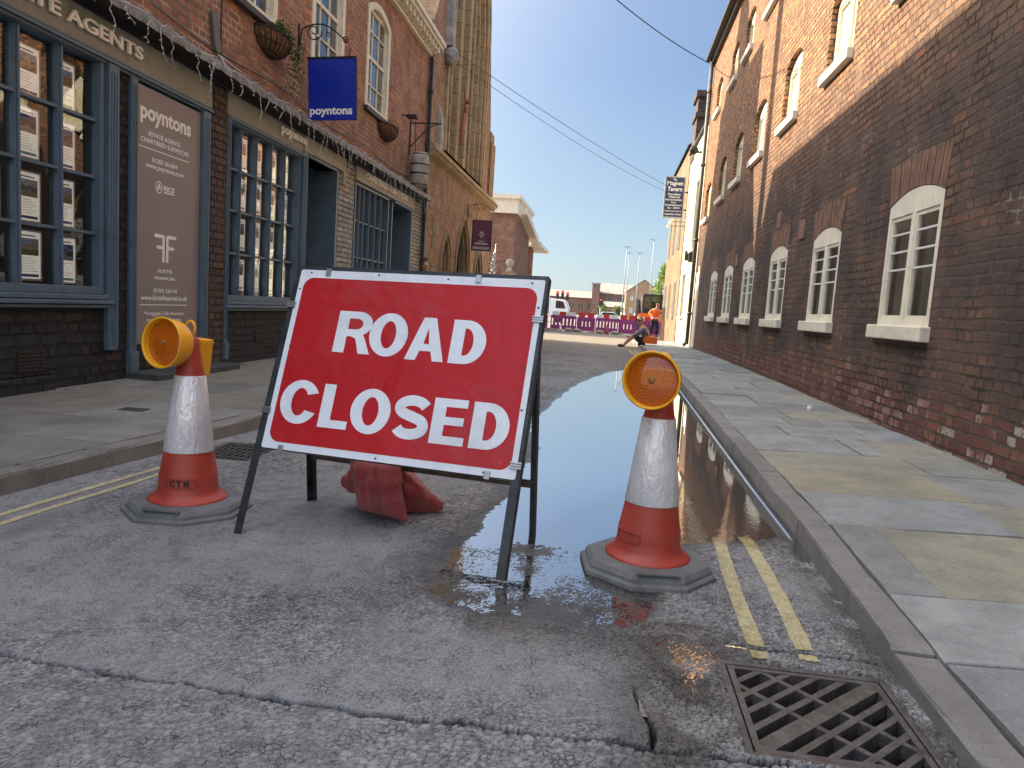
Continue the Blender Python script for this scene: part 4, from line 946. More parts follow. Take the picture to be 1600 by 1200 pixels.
# ================================================================== LEFT: ESTATE AGENTS' BUILDING
def bxf(b, fn, a0, a1, b0, b1, c0, c1):
    vs = [fn(a, q, c) for c in (c0, c1) for a, q in ((a0, b0), (a1, b0), (a1, b1), (a0, b1))]
    return b.add(vs, [(0, 3, 2, 1), (4, 5, 6, 7), (0, 1, 5, 4), (1, 2, 6, 5), (2, 3, 7, 6), (3, 0, 4, 7)])
LB = wroot('estate_agents_building', (XL, 6, 0), 'red brick building with slate blue shopfronts, sash windows and a cream cornice', 'building')
Y0, Y1 = -1.3, 15.15
up_win = [(1.4, 2.5), (3.45, 4.5), (5.3, 6.35), (7.15, 8.25), (9.22, 10.34), (11.3, 12.45)]
holes = [arched(a, b, 3.92, 5.62, .18) for a, b in up_win]
wall = plate('upper_wall', [rect(Y0, Y1, 3.02, 5.95)] + holes, FL, -.32, 0, M['brickL'], LB)
# ground floor: black painted brick with the openings left out
gw = [(0.6, 1.9, .87, 2.6), (3.35, 5.34, .85, 2.62), (5.80, 6.72, .35, 2.59), (7.22, 9.02, .83, 2.66), (9.22, 10.24, .10, 2.72), (11.02, 12.80, .95, 2.66), (13.05, 14.25, .10, 2.66)]
b = MB()
for a0, a1, z0, z1 in ((Y0, .6, .0, 3.02), (.6, 1.9, .0, .80), (1.9, 3.35, 0, 3.02), (3.35, 5.34, 0, .78), (5.34, 5.78, 0, 3.02), (5.78, 6.74, 0, .36), (6.74, 6.88, 0, 3.02), (7.17, 9.04, 0, .80)): bxf(b, FL, a0, a1, z0, z1, -.30, 0)
for a0, a1, z0, z1 in ((.6, 1.9, 2.6, 3.02), (3.35, 5.34, 2.62, 3.02), (5.78, 6.74, 2.6, 3.02), (7.17, 14.30, 2.70, 3.02)): bxf(b, FL, a0, a1, z0, z1, -.30, -.02)
b.build('ground_wall', M['brickBlack'], LB)
b = MB(); bxf(b, FL, 6.88, 7.17, 0, 3.02, -.30, .035); bxf(b, FL, -.2, .2, 0, 3.0, -.30, .03); b.build('brick_pier', M['brickBrown'], LB)
b = MB(); bxf(b, FL, 9.04, 9.2, 0, 2.70, -.30, -.0); b.build('door_pier', M['blue'], LB)
b = MB(); bxf(b, FL, 10.36, 11.0, 0, 2.96, -.30, .004); bxf(b, FL, 14.30, 15.12, 0, 3.02, -.30, .004); bxf(b, FL, 11.0, 12.84, 0, .9, -.3, 0.0); b.build('painted_pier', M['brickWhite'], LB)
# lower wall: rough patch and projecting plinth at the near end, with an air brick
b = MB(); bxf(b, FL, 3.4, 4.82, .09, .22, -.1, .05); bxf(b, FL, 4.3, 4.83, .22, .52, -.1, .022); b.build('plinth', M['brickBlack'], LB, bevel=.012)
def grille(name, y0, y1, z0, z1, m, nx=9, nz=5, parent=LB, fn=FL, c=.022):
    hs = [rect(y0 + (y1 - y0) * (i + .25) / nx, y0 + (y1 - y0) * (i + .75) / nx, z0 + (z1 - z0) * (j + .22) / nz, z0 + (z1 - z0) * (j + .72) / nz) for i in range(nx) for j in range(nz)]
    return plate(name, [rect(y0 - .008, y1 + .008, z0 - .008, z1 + .008)] + hs, fn, c - .02, c + .008, m, parent)
grille('air_brick', 4.50, 4.72, .27, .40, M['black'])
grille('air_brick', 7.95, 8.17, .33, .45, M['black'], c=.004)
# inner rooms
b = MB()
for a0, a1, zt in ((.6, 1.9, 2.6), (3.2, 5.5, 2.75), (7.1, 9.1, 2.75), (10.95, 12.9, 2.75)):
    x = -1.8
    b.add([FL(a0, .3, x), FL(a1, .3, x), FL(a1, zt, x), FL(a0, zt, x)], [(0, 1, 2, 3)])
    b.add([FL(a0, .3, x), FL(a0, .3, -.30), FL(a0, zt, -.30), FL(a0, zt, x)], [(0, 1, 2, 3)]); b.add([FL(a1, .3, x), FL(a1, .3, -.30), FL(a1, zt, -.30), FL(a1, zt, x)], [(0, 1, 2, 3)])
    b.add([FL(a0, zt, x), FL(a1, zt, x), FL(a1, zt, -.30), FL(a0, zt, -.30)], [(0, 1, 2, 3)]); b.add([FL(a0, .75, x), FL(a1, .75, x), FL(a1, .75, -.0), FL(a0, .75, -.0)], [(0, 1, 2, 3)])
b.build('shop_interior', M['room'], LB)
# fascia, its mouldings and the leaded canopy above it
b = MB(); bxf(b, FL, 2.6, 6.90, 2.66, 3.0, -.02, .035); bxf(b, FL, 7.17, 9.04, 2.70, 3.0, -.02, .035); fa = b.build('fascia', M['fascia'], LB)
b = MB(); bxf(b, FL, 9.04, 10.42, 2.74, 3.0, -.02, .045); bxf(b, FL, 10.42, 10.5, 2.55, 3.0, -.02, .05); bxf(b, FL, 10.98, 14.36, 2.72, 2.97, -.02, .045); fb = b.build('fascia', M['fasciaL'], LB)
b = MB()
for a0, a1, z in ((2.6, 6.88, 2.635), (7.2, 9.04, 2.67)):
    bxf(b, FL, a0, a1, z - .02, z, -.02, .030); bxf(b, FL, a0, a1, z, z + .022, -.02, .055); bxf(b, FL, a0, a1, z + .03, z + .042, -.02, .045)
b.build('fascia_moulding', M['blue'], LB)
# canopy: soffit board plus rippled lead dressed over the edge
b = MB(); bxf(b, FL, Y0, 15.0, 2.985, 3.03, -.02, .235); bxf(b, FL, Y0, 15.0, 2.93, 2.985, .0, .05); cn = b.build('canopy_board', M['black'], LB)
b = MB(); n = 520; vs = []; prof = [(-.01, 3.17), (.14, 3.085), (.245, 3.05), (.262, 3.03), (.268, 3.0), (.262, 2.972)]
rr = random.Random(3); lump = [rr.uniform(0, 1) for _ in range(n + 1)]
for i in range(n + 1):
    y = Y0 + (15.03 - Y0) * i / n; w = .5 + .5 * math.sin(i * 2 * math.pi / 7.3 + lump[i] * .9); l = lump[i]
    for k, (c, z) in enumerate(prof):
        e = max(0, k - 2) / 3; vs.append(FL(y, z - e * (.018 * w + .012 * l) + (.01 * l if k > 1 else 0), c + e * (.014 * w - .008 * l)))
k = len(prof); b.add(vs, [(i * k + j, i * k + j + 1, (i + 1) * k + j + 1, (i + 1) * k + j) for i in range(n) for j in range(k - 1)], True)
b.build('lead_flashing', M['lead'], LB)
text('lettering', 'ESTATE AGENTS', (4.12, 2.765, 5.77, 2.865), FL, M['letter'], fa, off=.016, ext=.02, c=.045)
text('lettering', 'poyntons', (8.36, 2.775, 9.08, 2.90), lambda a, b_, c: FL(a, b_, c), M['letter'], fa, off=.022, ext=.018, c=.045)
text('lettering', 'CHARTERED SURVEYORS', (11.35, 2.80, 13.75, 2.90), FL, M['letter'], fb, off=.016, ext=.02, c=.05)
# pilasters and joinery
def pilaster(y0, y1, z0, z1, c=.05, block=True, parent=LB):
    b = MB(); bxf(b, FL, y0, y1, z0 + (.18 if block else 0), z1, -.02, c); w = y1 - y0
    for k in range(3): a = y0 + w * (.2 + .25 * k); bxf(b, FL, a, a + w * .1, z0 + (.22 if block else .04), z1 - .06, c, c + .008)
    if block: bxf(b, FL, y0 - .008, y1 + .008, z0, z0 + .18, -.02, c + .02)
    b.build('pilaster', M['blue'], parent, bevel=.003)
pilaster(5.385, 5.505, .37, 2.63, .045, False); pilaster(5.672, 5.762, .165, 2.62, .03); pilaster(6.715, 6.845, .165, 2.62); pilaster(7.172, 7.235, .18, 2.70, .045); pilaster(9.03, 9.16, .10, 2.74); pilaster(2.9, 3.1, .1, 2.62)
def shop_window(ys, zs, sill=True, m='blue', frame=.045, thick=.02, name='shop_window', heavy=None):
    """bar grid with glass behind"""
    y0, y1, z0, z1 = ys[0], ys[-1], zs[0], zs[-1]; b = MB()
    bxf(b, FL, y0 - frame, y0, z0 - .06, z1 + .04, -.12, .012); bxf(b, FL, y1, y1 + frame, z0 - .06, z1 + .04, -.12, .012); bxf(b, FL, y0, y1, z1, z1 + .04, -.12, .012); bxf(b, FL, y0, y1, z0 - .06, z0, -.12, .012)
    f = b.build('window_frame', M[m], LB, bevel=.003)
    b = MB()
    for a in ys[1:-1]: bxf(b, FL, a - thick, a + thick, z0, z1, -.09, -.02); bxf(b, FL, a - thick * .45, a + thick * .45, z0, z1, -.02, -.006)
    b.build('mullion', M[m], f, bevel=.002)
    b = MB()
    for z in zs[1:-1]:
        for a0, a1 in zip(ys[:-1], ys[1:]): bxf(b, FL, a0 + (thick if a0 != y0 else 0), a1 - (thick if a1 != y1 else 0), z - .011, z + .011, -.085, -.024)
    b.build('glazing_bar', M[m], f)
    b = MB()
    for a0, a1 in zip(ys[:-1], ys[1:]): # old hand-made panes, each with a slight tilt
        for q0, q1 in zip(zs[:-1], zs[1:]):
            t = [random.uniform(-.0035, .0035) for _ in range(4)]
            b.add([FL(a0, q0, -.065 + t[0]), FL(a1, q0, -.065 + t[1]), FL(a1, q1, -.065 + t[2]), FL(a0, q1, -.065 + t[3])], [(0, 1, 2, 3)])
    b.build('glass', M['glass'], f, rec=False)
    if sill:
        b = MB(); bxf(b, FL, y0 - .06, y1 + .1, z0 - .135, z0 - .105, -.02, .07); bxf(b, FL, y0 - .05, y1 + .06, z0 - .10, z0 - .062, -.05, .045); bxf(b, FL, y0 - .05, y1 + .08, z0 - .165, z0 - .140, -.02, .05); b.build('sill', M['blue'] if m == 'blue' else M['fasciaL'], f, bevel=.006)
    return f
shop_window([3.40, 3.78, 4.17, 4.56, 4.95, 5.33], [.88, 1.30, 1.735, 2.17, 2.61])
shop_window([7.24, 7.55, 7.90, 8.26, 8.62, 8.97], [.86, 1.31, 1.765, 2.20, 2.64], thick=.018)
shop_window([11.08, 11.30, 11.52, 11.80, 12.1, 12.42, 12.74], [1.0, 1.55, 2.12, 2.66], thick=.022)
# door recesses
def recess(y0, y1, z1, d, deep=.75):
    b = MB(); bxf(b, FL, y0 - .05, y0, .1, z1, -deep, -.02 if y0 > 9.2 else .0); bxf(b, FL, y1, y1 + .06, .1, z1, -deep, .02); bxf(b, FL, y0, y1, z1 - .02, z1 + .04, -deep, .02); bxf(b, FL, y0, y1, 0, .13, -deep, -.01)
    r = b.build('door_surround', M['blue'], LB)
    b = MB(); c = -deep + .04; bxf(b, FL, y0, y1, 2.06, 2.12, c - .04, c + .03); bxf(b, FL, y0, y1, .13, z1, -deep - .04, -deep); b.build('transom', M['blue'], r)
    b = MB()
    for k in range(1, 5): a = y0 + (y1 - y0) * k / 5; bxf(b, FL, a - .012, a + .012, 2.12, z1 - .02, c - .02, c + .02)
    b.build('fanlight_bars', M['blue'], r)
    b = MB(); w = y1 - y0
    for (a0, a1, q0, q1) in ((y0, y0 + .11, .15, 2.06), (y1 - .11, y1, .15, 2.06), (y0 + .11, y1 - .11, 1.93, 2.06), (y0 + .11, y1 - .11, 1.18, 1.36), (y0 + .11, y1 - .11, .15, .40)): bxf(b, FL, a0, a1, q0, q1, c - .03, c + .015)
    dr = b.build('door', M['creamwood'], LB, bevel=.004)
    b = MB(); bxf(b, FL, y0 + .11, y1 - .11, .40, 1.93, c - .02, c - .008); b.build('door_glass', M['glassD'], dr)
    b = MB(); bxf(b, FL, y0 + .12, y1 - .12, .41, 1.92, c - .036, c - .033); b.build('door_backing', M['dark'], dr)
    b = MB(); b.ball(FL(y0 + .055, 1.12, c + .04), .028, 6); b.build('handle', M['galv'], dr)
    return dr
d1 = recess(9.25, 10.24, 2.72, 0)
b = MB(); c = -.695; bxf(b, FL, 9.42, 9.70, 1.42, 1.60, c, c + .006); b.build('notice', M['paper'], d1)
b = MB(); bxf(b, FL, 9.44, 9.52, 1.43, 1.55, c + .006, c + .009); b.build('notice', mat('yellow slip', (.8, .7, .1), .6), d1)
recess(13.12, 14.24, 2.70, 0)
# upper sash windows
def sash(y0, y1):
    z0, z1, rise = 3.92, 5.62, .18
    f = plate('window_frame', [arched(y0, y1, z0, z1, rise), arched(y0 + .10, y1 - .10, z0 + .07, z1 - .10, rise * .8)], FL, -.14, .016, M['creamwood'], LB)
    b = MB(); ia, ib = y0 + .10, y1 - .10; zm = (z0 + z1) / 2 - .02
    for k in range(0, 4):
        a = ia + (ib - ia) * k / 3; t = .022 if k in (0, 3) else .011; bxf(b, FL, a - t, a + t, z0 + .06, z1 - .10, -.085, -.05)
    for z, t in ((z0 + .09, .03), (zm - .42, .010), (zm, .025), (zm + .40, .010), (z1 - .16, .03)): bxf(b, FL, ia + .002, ib - .002, z - t, z + t, -.083, -.045)
    b.build('sash_bars', M['creamwood'], f)
    g = MB(); g.add([FL(ia, z0 + .05, -.07), FL(ib, z0 + .05, -.07), FL(ib, z1 - .1, -.07), FL(ia, z1 - .1, -.07)], [(0, 1, 2, 3)]); g.build('glass', M['glassB'], f)
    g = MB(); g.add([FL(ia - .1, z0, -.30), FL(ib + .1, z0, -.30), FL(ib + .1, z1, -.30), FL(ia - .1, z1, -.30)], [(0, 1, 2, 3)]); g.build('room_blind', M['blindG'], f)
    b = MB(); bxf(b, FL, y0 - .05, y1 + .05, z0 - .07, z0, -.14, .075); b.build('sill', M['pipe'], f, bevel=.006)
M['glassB'] = glass('bluish upper glass', clear=.75)
for a, c in up_win: sash(a, c)
# cornice with modillions, roof, chimney on the party wall
b = MB(); bxf(b, FL, Y0, 15.22, 5.90, 5.955, -.05, .075); bxf(b, FL, Y0, 15.22, 5.955, 6.10, -.05, .03); bxf(b, FL, Y0, 15.3, 6.10, 6.17, -.05, .235); bxf(b, FL, Y0, 15.34, 6.17, 6.25, -.05, .28)
co = b.build('cornice', M['creamwood'], LB)
b = MB(); y = Y0 + .1
while y < 15.2: bxf(b, FL, y, y + .085, 5.985, 6.10, .03, .20); bxf(b, FL, y + .012, y + .073, 5.955, 5.985, .03, .12); y += .235
b.build('modillions', M['creamwood'], co)
b = MB(); xr = XL - 2.85; zr = 9.85
b.add([FL(Y0, 6.24, .27), FL(15.2, 6.24, .27), FL(15.2, 6.28, -.0), FL(15.2, zr, -2.85), FL(15.2, 6.3, -5.9), FL(Y0, 6.28, 0), FL(Y0, zr, -2.85), FL(Y0, 6.3, -5.9)], [(0, 1, 2, 5), (5, 2, 3, 6), (6, 3, 4, 7), (2, 4, 3), (5, 6, 7)])
b.build('roof', M['slate'], LB)
b = MB(); bxf(b, FL, Y0, 15.15, 0, 6.3, -6.0, -5.9); bxf(b, FL, Y0 - .1, Y0, 0, 6.3, -6, 0); bxf(b, FL, 15.0, 15.15, 3.02, 6.2, -5.9, -.33); b.build('rear_wall', M['brickL'], LB)
b = MB(); bxf(b, FL, 15.08, 15.36, 6.2, 11.6, -.9, -.55); bxf(b, FL, 15.05, 15.39, 11.6, 11.75, -.93, -.52); b.build('chimney', M['render'], LB)
b = MB(); b.bar(FL(15.08, 0.1, .06), FL(15.08, 6.0, .06), .07, .07); [b.box(XL + .01, XL + .115, 15.02, 15.14, z, z + .05) for z in (1.2, 2.6, 3.9, 5.2)]; b.build('drainpipe', M['pipe'], LB)
# entrance step and the sign panel that fills the old doorway
b = MB(); bxf(b, FL, 5.66, 7.06, .06, .165, -.05, .30); b.build('doorstep', mat('dark painted concrete step', (.05, .055, .06), .7, bump=.5, dirt=(.09, .09, .09)), LB, bevel=.012)
b = MB(); bxf(b, FL, 5.78, 6.72, .165, .40, -.08, -.01); b.build('base_board', M['black'], LB)
PN = wroot('sign_panel', (XL, 6.25, .4), 'tall taupe panel with white poyntons lettering and a white double F emblem, between blue pilasters', 'sign panel')
b = MB(); bxf(b, FL, 5.765, 6.712, .40, 2.59, -.05, .015); b.build('board', M['panel'], PN)
def pt(body, rc, off=.012): text('lettering', body, rc, FL, M['vinylW'], PN, off=off, ext=.0015, c=.0155)
pt('poyntons', (5.805, 2.285, 6.55, 2.445), .03)
pt('ESTATE AGENTS', (5.92, 2.195, 6.38, 2.235)); pt('CHARTERED SURVEYORS', (5.815, 2.135, 6.52, 2.175))
pt('01205 361694', (5.97, 1.985, 6.34, 2.025)); pt('www.poyntons.com', (5.88, 1.915, 6.44, 1.965)); pt('RICS', (6.14, 1.765, 6.30, 1.81), .03)
pt('FORTIS', (6.07, 1.03, 6.28, 1.065)); pt('FINANCIAL', (6.02, .97, 6.335, 1.0)); pt('01205 336110', (6.01, .855, 6.36, .89)); pt('www.fortisfinancial.co.uk', (5.83, .785, 6.53, .83))
pt('Mortgages | Life Insurance', (5.88, .64, 6.48, .685), .006); pt('Investments | Pensions', (5.92, .585, 6.44, .625), .006); pt('Equity Release', (6.02, .53, 6.34, .57), .006)
b = MB(); bxf(b, FL, 5.79, 6.52, 2.085, 2.093, .0155, .017); b.build('rule', M['vinylW'], PN)
b = MB(); bxf(b, FL, 5.82, 6.53, .74, .748, .0155, .017); b.build('rule', M['vinylW'], PN)
b = MB(); bxf(b, FL, 6.14, 6.30, 1.745, 1.757, .0155, .017); b.build('rule', M['vinylW'], PN)
multi_plate('emblem', [[arc(6.07, 1.785, .048, .055, 0, 352, 24), arc(6.07, 1.785, .040, .047, 0, 352, 22)], [[(6.05, 1.75), (6.085, 1.79), (6.075, 1.825), (6.055, 1.80), (6.045, 1.77)]], [[(6.08, 1.755), (6.10, 1.785), (6.092, 1.80)]]], FL, .0155, .017, M['vinylW'], PN)
FF = []
for s_x in (-1, 1):
    q = lambda a: 6.175 + s_x * a
    pl_ = [(q(.012), 1.13), (q(.045), 1.13), (q(.045), 1.245), (q(.125), 1.245), (q(.135), 1.26), (q(.125), 1.275), (q(.045), 1.275), (q(.045), 1.345), (q(.155), 1.345), (q(.165), 1.36), (q(.155), 1.375), (q(.03), 1.375), (q(.012), 1.36)]
    FF.append([pl_])
multi_plate('emblem', FF, FL, .0155, .017, M['vinylW'], PN)
# ---- property cards hanging in the windows
def photo_mat(i, sky_c, mid, low_c):
    m, t, p = newmat('property photograph %s' % 'abcdef'[i]); c = t.add('ShaderNodeTexCoord').outputs['Generated']
    sep = t.add('ShaderNodeSeparateXYZ'); t.link(c, sep.inputs[0]); z = sep.outputs[2]
    zz = t.math('ADD', z, t.math('MULTIPLY', t.math('SUBTRACT', t.noise(c, 3.2 + i, 3), .5), .7))
    cc = t.ramp(zz, [(.30, low_c), (.34, mid), (.60, tuple(x * .8 for x in mid)), (.66, sky_c)]); cc = t.mix(t.ramp(t.noise(c, 9, 2), [(.5, 0.), (.56, .5)]), cc, tuple(x * .4 for x in mid))
    t.link(cc, p.inputs['Base Color']); p.inputs['Roughness'].default_value = .4; return m
PH = [photo_mat(0, (.20, .45, .95), (.35, .18, .12), (.2, .25, .12)), photo_mat(1, (.12, .25, .62), (.16, .13, .12), (.3, .3, .3)), photo_mat(2, (.35, .55, .9), (.4, .36, .34), (.12, .2, .07)), photo_mat(3, (.05, .12, .5), (.05, .06, .08), (.25, .35, .45)), photo_mat(4, (.5, .62, .8), (.2, .2, .22), (.35, .33, .3)), photo_mat(5, (.3, .5, .8), (.5, .42, .36), (.1, .16, .08))]
ORD = ['first', 'second', 'third', 'fourth', 'fifth']; ROW = ['top', 'second', 'third', 'bottom']
def card(yc, zc, w, h, k, label, c=-.115):
    e = wroot('property_card', (XL + c, yc, zc - h / 2), label, 'property card', 'property cards hanging in the shop windows')
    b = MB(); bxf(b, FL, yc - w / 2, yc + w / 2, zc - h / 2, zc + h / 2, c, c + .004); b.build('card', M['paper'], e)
    b = MB(); r = .014
    for q in ((-w / 2 - r, -w / 2, -h / 2 - r, h / 2 + r), (w / 2, w / 2 + r, -h / 2 - r, h / 2 + r), (-w / 2, w / 2, h / 2, h / 2 + r), (-w / 2, w / 2, -h / 2 - r, -h / 2)): bxf(b, FL, yc + q[0], yc + q[1], zc + q[2], zc + q[3], c - .004, c + .005)
    b.build('acrylic_pocket', M['acrylic'], e)
    top = zc + h / 2 - h * .14; b = MB(); bxf(b, FL, yc - w * .42, yc + w * .42, top - h * .36, top, c + .004, c + .0052); b.build('photograph', PH[k % 6], e)
    b = MB()
    for j in range(6):
        z = top - h * (.42 + .055 * j); bxf(b, FL, yc - w * .42, yc + w * random.uniform(.1, .42), z - .0035, z, c + .004, c + .0046)
    bxf(b, FL, yc - w * .3, yc + w * .3, zc + h * .40, zc + h * .43, c + .004, c + .0046); b.build('printed_lines', M['ink'], e)
    b = MB(); bxf(b, FL, yc - w * .42, yc + w * .42, zc - h * .46, zc - h * .40, c + .004, c + .005); b.build('colour_band', M['band' if k % 3 else 'bandc'], e)
    b = MB(); b.tube([FL(yc - w * .2, zc + h / 2 + .014, c), FL(yc - w * .2, zc + h / 2 + .05, c)], .0012, 4); b.build('hook', M['iron'], e)
n_ = 0
cols = [(3.59, .26), (3.97, .26), (4.36, .26), (4.73, .235), (5.09, .215)]
for ci, (yc, w) in enumerate(cols):
    for ri, zc in enumerate((2.36, 1.93, 1.50, 1.07)):
        if ci < 1: continue
        hh = .335 if ri else .33; card(yc + random.uniform(-.012, .012), zc + random.uniform(-.012, .012), w, hh, n_, 'framed property card in the nearest window, %s row, %s column' % (ROW[ri], ORD[ci - 1])); n_ += 1
cols = [(7.40, .21), (7.74, .22), (8.09, .22), (8.45, .22), (8.80, .22)]
for ci, (yc, w) in enumerate(cols):
    for ri, zc in enumerate((2.41, 1.975, 1.53, 1.08)):
        card(yc, zc + random.uniform(-.012, .012), w, .34, n_ + ri, 'framed property card in the window beyond the taupe panel, %s row, %s column' % (ROW[ri], ORD[ci])); n_ += 1
# ---- things fixed to the left front
def spiral(cx, cz, r0, r1, a0, a1, n=22): return [(cx + (r0 + (r1 - r0) * i / n) * math.cos(R(a0 + (a1 - a0) * i / n)), cz + (r0 + (r1 - r0) * i / n) * math.sin(R(a0 + (a1 - a0) * i / n))) for i in range(n + 1)]
def scroll_bracket(parent, y, x0, zt, L, drop, r=.009, plate_h=.4):
    """ornamental iron bracket reaching L metres out into the street from x0, in the plane y"""
    P = lambda c, z: (x0 + c, y, z); b = MB()
    b.bar(P(.008, zt - plate_h + .06), P(.008, zt + .06), .03, .016)
    b.tube([P(c, z) for c, z in [(0.01, zt - plate_h * .55)] + [(L * t, zt - plate_h * .05 + .14 * math.sin(math.pi * t) - drop * t) for t in [i / 14 for i in range(1, 15)]]], r, 6)
    b.tube([P(c, z) for c, z in spiral(L * .32, zt - .03, .015, .11, 200, 720)], r * .85, 6)
    b.tube([P(c, z) for c, z in spiral(L * .98, zt - drop - .005, .01, .045, 0, 520)], r * .8, 6)
    b.tube([P(c, z) for c, z in spiral(L * .10, zt - plate_h * .45, .01, .05, 100, 560)], r * .7, 6)
    b.tube([P(c, z) for c, z in spiral(L * .62, zt - .02 - drop * .4, .008, .035, 0, 500)], r * .7, 6)
    return b.build('bracket', M['iron'], parent)
FH = lambda y: (lambda a, b_, c: Vector((a, y - c, b_)))       # a sign hanging across the pavement, facing the camera
HS = wroot('hanging_sign', (-3.58, 8.85, 3.1), 'royal blue hanging sign reading poyntons, on a scrolled iron bracket over the estate agents', 'hanging sign')
scroll_bracket(HS, 8.85, XL, 4.16, .62, .12, plate_h=.48)
HT = Matrix.Translation((-3.59, 8.85, 3.45)) @ Matrix.Rotation(R(-2.5), 4, 'Y')
fh = lambda a, b_, c: HT @ Vector((a, -c, b_))
b = MB(); bxf(b, fh, -.305, .305, -.37, .36, -.018, .018); bd = b.build('board', M['bluesign'], HS, bevel=.004)
b = MB(); bxf(b, fh, -.315, .315, .36, .385, -.022, .022); bxf(b, fh, .305, .318, -.37, .36, -.02, .02); b.build('frame', M['iron'], HS)
text('lettering', 'poyntons', (-.285, -.335, .265, -.215), fh, M['vinylW'], bd, off=.035, ext=.001, c=.019)
b = MB(); b.tube([fh(-.2, .38, 0), fh(-.2, .53, 0)], .005, 5); b.tube([fh(.22, .38, 0), fh(.23, .50, 0)], .005, 5); b.build('hanger', M['iron'], HS)
b = MB(); b.tube([(-3.29, 8.87, 3.62), (-3.0, 9.4, 3.72), (-3.05, 9.9, 3.78)], .006, 5)
def leaf_cluster(b, c, r, n, s, sc=(1, 1, 1), droop=0):
    for _ in range(n):
        d = Vector((random.gauss(0, 1), random.gauss(0, 1), random.gauss(0, 1))).normalized() * (random.random() ** .5) * r
        p = Vector(c) + Vector((d.x * sc[0], d.y * sc[1], d.z * sc[2] - droop * random.random() ** 2))
        u = Vector((random.gauss(0, 1), random.gauss(0, 1), random.gauss(0, 1))).normalized(); v = u.cross(Vector((random.random(), random.random(), random.random())) + Vector((.1, 0, 0))).normalized(); k = s * random.uniform(.6, 1.3)
        b.add([p - u * k, p + v * k * .45, p + u * k, p - v * k * .45], [(0, 1, 2, 3)])
def leafmat(name, a, c):
    m, t, p = newmat(name); g = t.pos(); cc = t.ramp(t.noise(g, 1.4 if 'tree' in name else 9, 4, .7), [(.35, a), (.65, c)])
    cc = t.mix(t.ramp(t.noise(g, 60, 2), [(.5, 0.), (.7, .6)]), cc, tuple(min(1, x * 1.7) for x in c))
    t.link(cc, p.inputs['Base Color']); p.inputs['Roughness'].default_value = .5; p.inputs['Transmission Weight'].default_value = .0; return m
M['leaf'] = leafmat('basket foliage', (.03, .07, .015), (.09, .16, .03)); M['deadleaf'] = mat('dry stems', (.16, .10, .05), .9, var=.4)
def basket(y0, y1, z, label, full):
    cy, w = (y0 + y1) / 2, (y1 - y0) / 2; e = wroot('hanging_basket', (XL, cy, z - .3), label, 'hanging basket', 'wire baskets under the upper windows')
    b = MB(); D = .21
    def P(a, t, o=0):      # half-bowl surface: a along the wall angle 0..180, t rim->bottom
        r = math.cos(t) ; return (XL + .01 + math.sin(R(a)) * (D + o) * r, cy - math.cos(R(a)) * (w + o) * r, z - .24 * math.sin(t) )
    n, m = 16, 8; vs = [P(180 * i / n, R(88) * j / m, -.012) for i in range(n + 1) for j in range(m + 1)]
    b.add(vs, [(i * (m + 1) + j, i * (m + 1) + j + 1, (i + 1) * (m + 1) + j + 1, (i + 1) * (m + 1) + j) for i in range(n) for j in range(m)], True)
    b.build('coir_liner', M['coir'], e, rec=False)
    b = MB()
    for i in range(0, 13): b.tube([P(15 * i, R(88) * j / 6) for j in range(7)], .005, 5)
    for t in (0, .5, 1.0): b.tube([P(9 * i, t) for i in range(21)], .008 if t == 0 else .005, 5)
    b.build('wire_frame', M['iron'], e)
    b = MB(); leaf_cluster(b, (XL + .12, cy + w * .15, z + .02), .22, 420 if full else 90, .022, (.6, 1.2, .5)); 
    if full: leaf_cluster(b, (XL + .22, cy + w * .65, z - .08), .12, 420, .02, (1, 1, 1), .42); leaf_cluster(b, (XL + .15, cy + w * .2, z + .10), .13, 200, .018, (.8, 1.3, .8))
    b.build('plants', M['leaf' if full else 'deadleaf'], e, rec=False)
basket(7.72, 8.44, 3.80, 'wire wall basket spilling green trailing plants, nearest to the camera', True)
basket(11.95, 12.75, 3.84, 'wire wall basket with coir liner and a few dry stems, under the arched window', False)
# icicle fairy lights along the canopy
FLt = wroot('fairy_lights', (-3.78, 9, 3.0), 'string of unlit icicle fairy lights tangled along the lead canopy', 'fairy lights')
b = MB(); rr = random.Random(12); pts = []; y = 4.2
while y < 15: pts.append((XL + .275 + rr.uniform(-.012, .012), y, 3.03 + rr.uniform(-.03, .035))); y += rr.uniform(.05, .12)
b.tube(pts, .0035, 5)
y = 4.45
while y < 15:
    L = rr.choice([.10, .16, .24, .34]); p = [Vector((XL + .28, y, 3.0))]; k = 5
    for i in range(k): p.append(p[-1] + Vector((rr.uniform(-.012, .012), rr.uniform(-.035, .045), -L / k)))
    b.tube(p, .0026, 5)
    for q in p[1:]: b.tube([q, q + Vector((rr.uniform(-.01, .01), rr.choice([-1, 1]) * .018, -.012))], .004, 5)
    y += rr.uniform(.10, .30)
b.build('cable', M['fairy'], FLt)
# slack black cables on the brickwork
def cable(name, label, pts, r, m='black', parent=None, cat='cable'):
    e = MB(); e.tube(pts, r, 5); o = e.build(name, M[m]); tag(o, label, cat); return o
P_ = []
for i in range(40):
    t = i / 39; y = 4.6 + 10 * t; P_.append((XL + .012, y, 3.30 + .035 * math.sin(t * 21) - .03 * t))
cable('wall_cable', 'thin slack grey cable clipped along the brickwork above the lead canopy', P_, .006, 'lead')
cable('wall_cable', 'thin black cable running down the brickwork beside the oval grey plaque', [(XL + .012, 7.12, 6.0), (XL + .012, 7.10, 4.6), (XL + .014, 7.05, 3.6), (XL + .012, 7.06, 3.18)], .007)
e = wroot('wall_plaque', (XL, 6.92, 3.3), 'weathered grey oval plaque hanging crooked on the brick wall above the taupe panel', 'plaque')
T = Matrix.Translation((XL + .03, 6.93, 3.42)) @ Matrix.Rotation(R(14), 4, 'X')
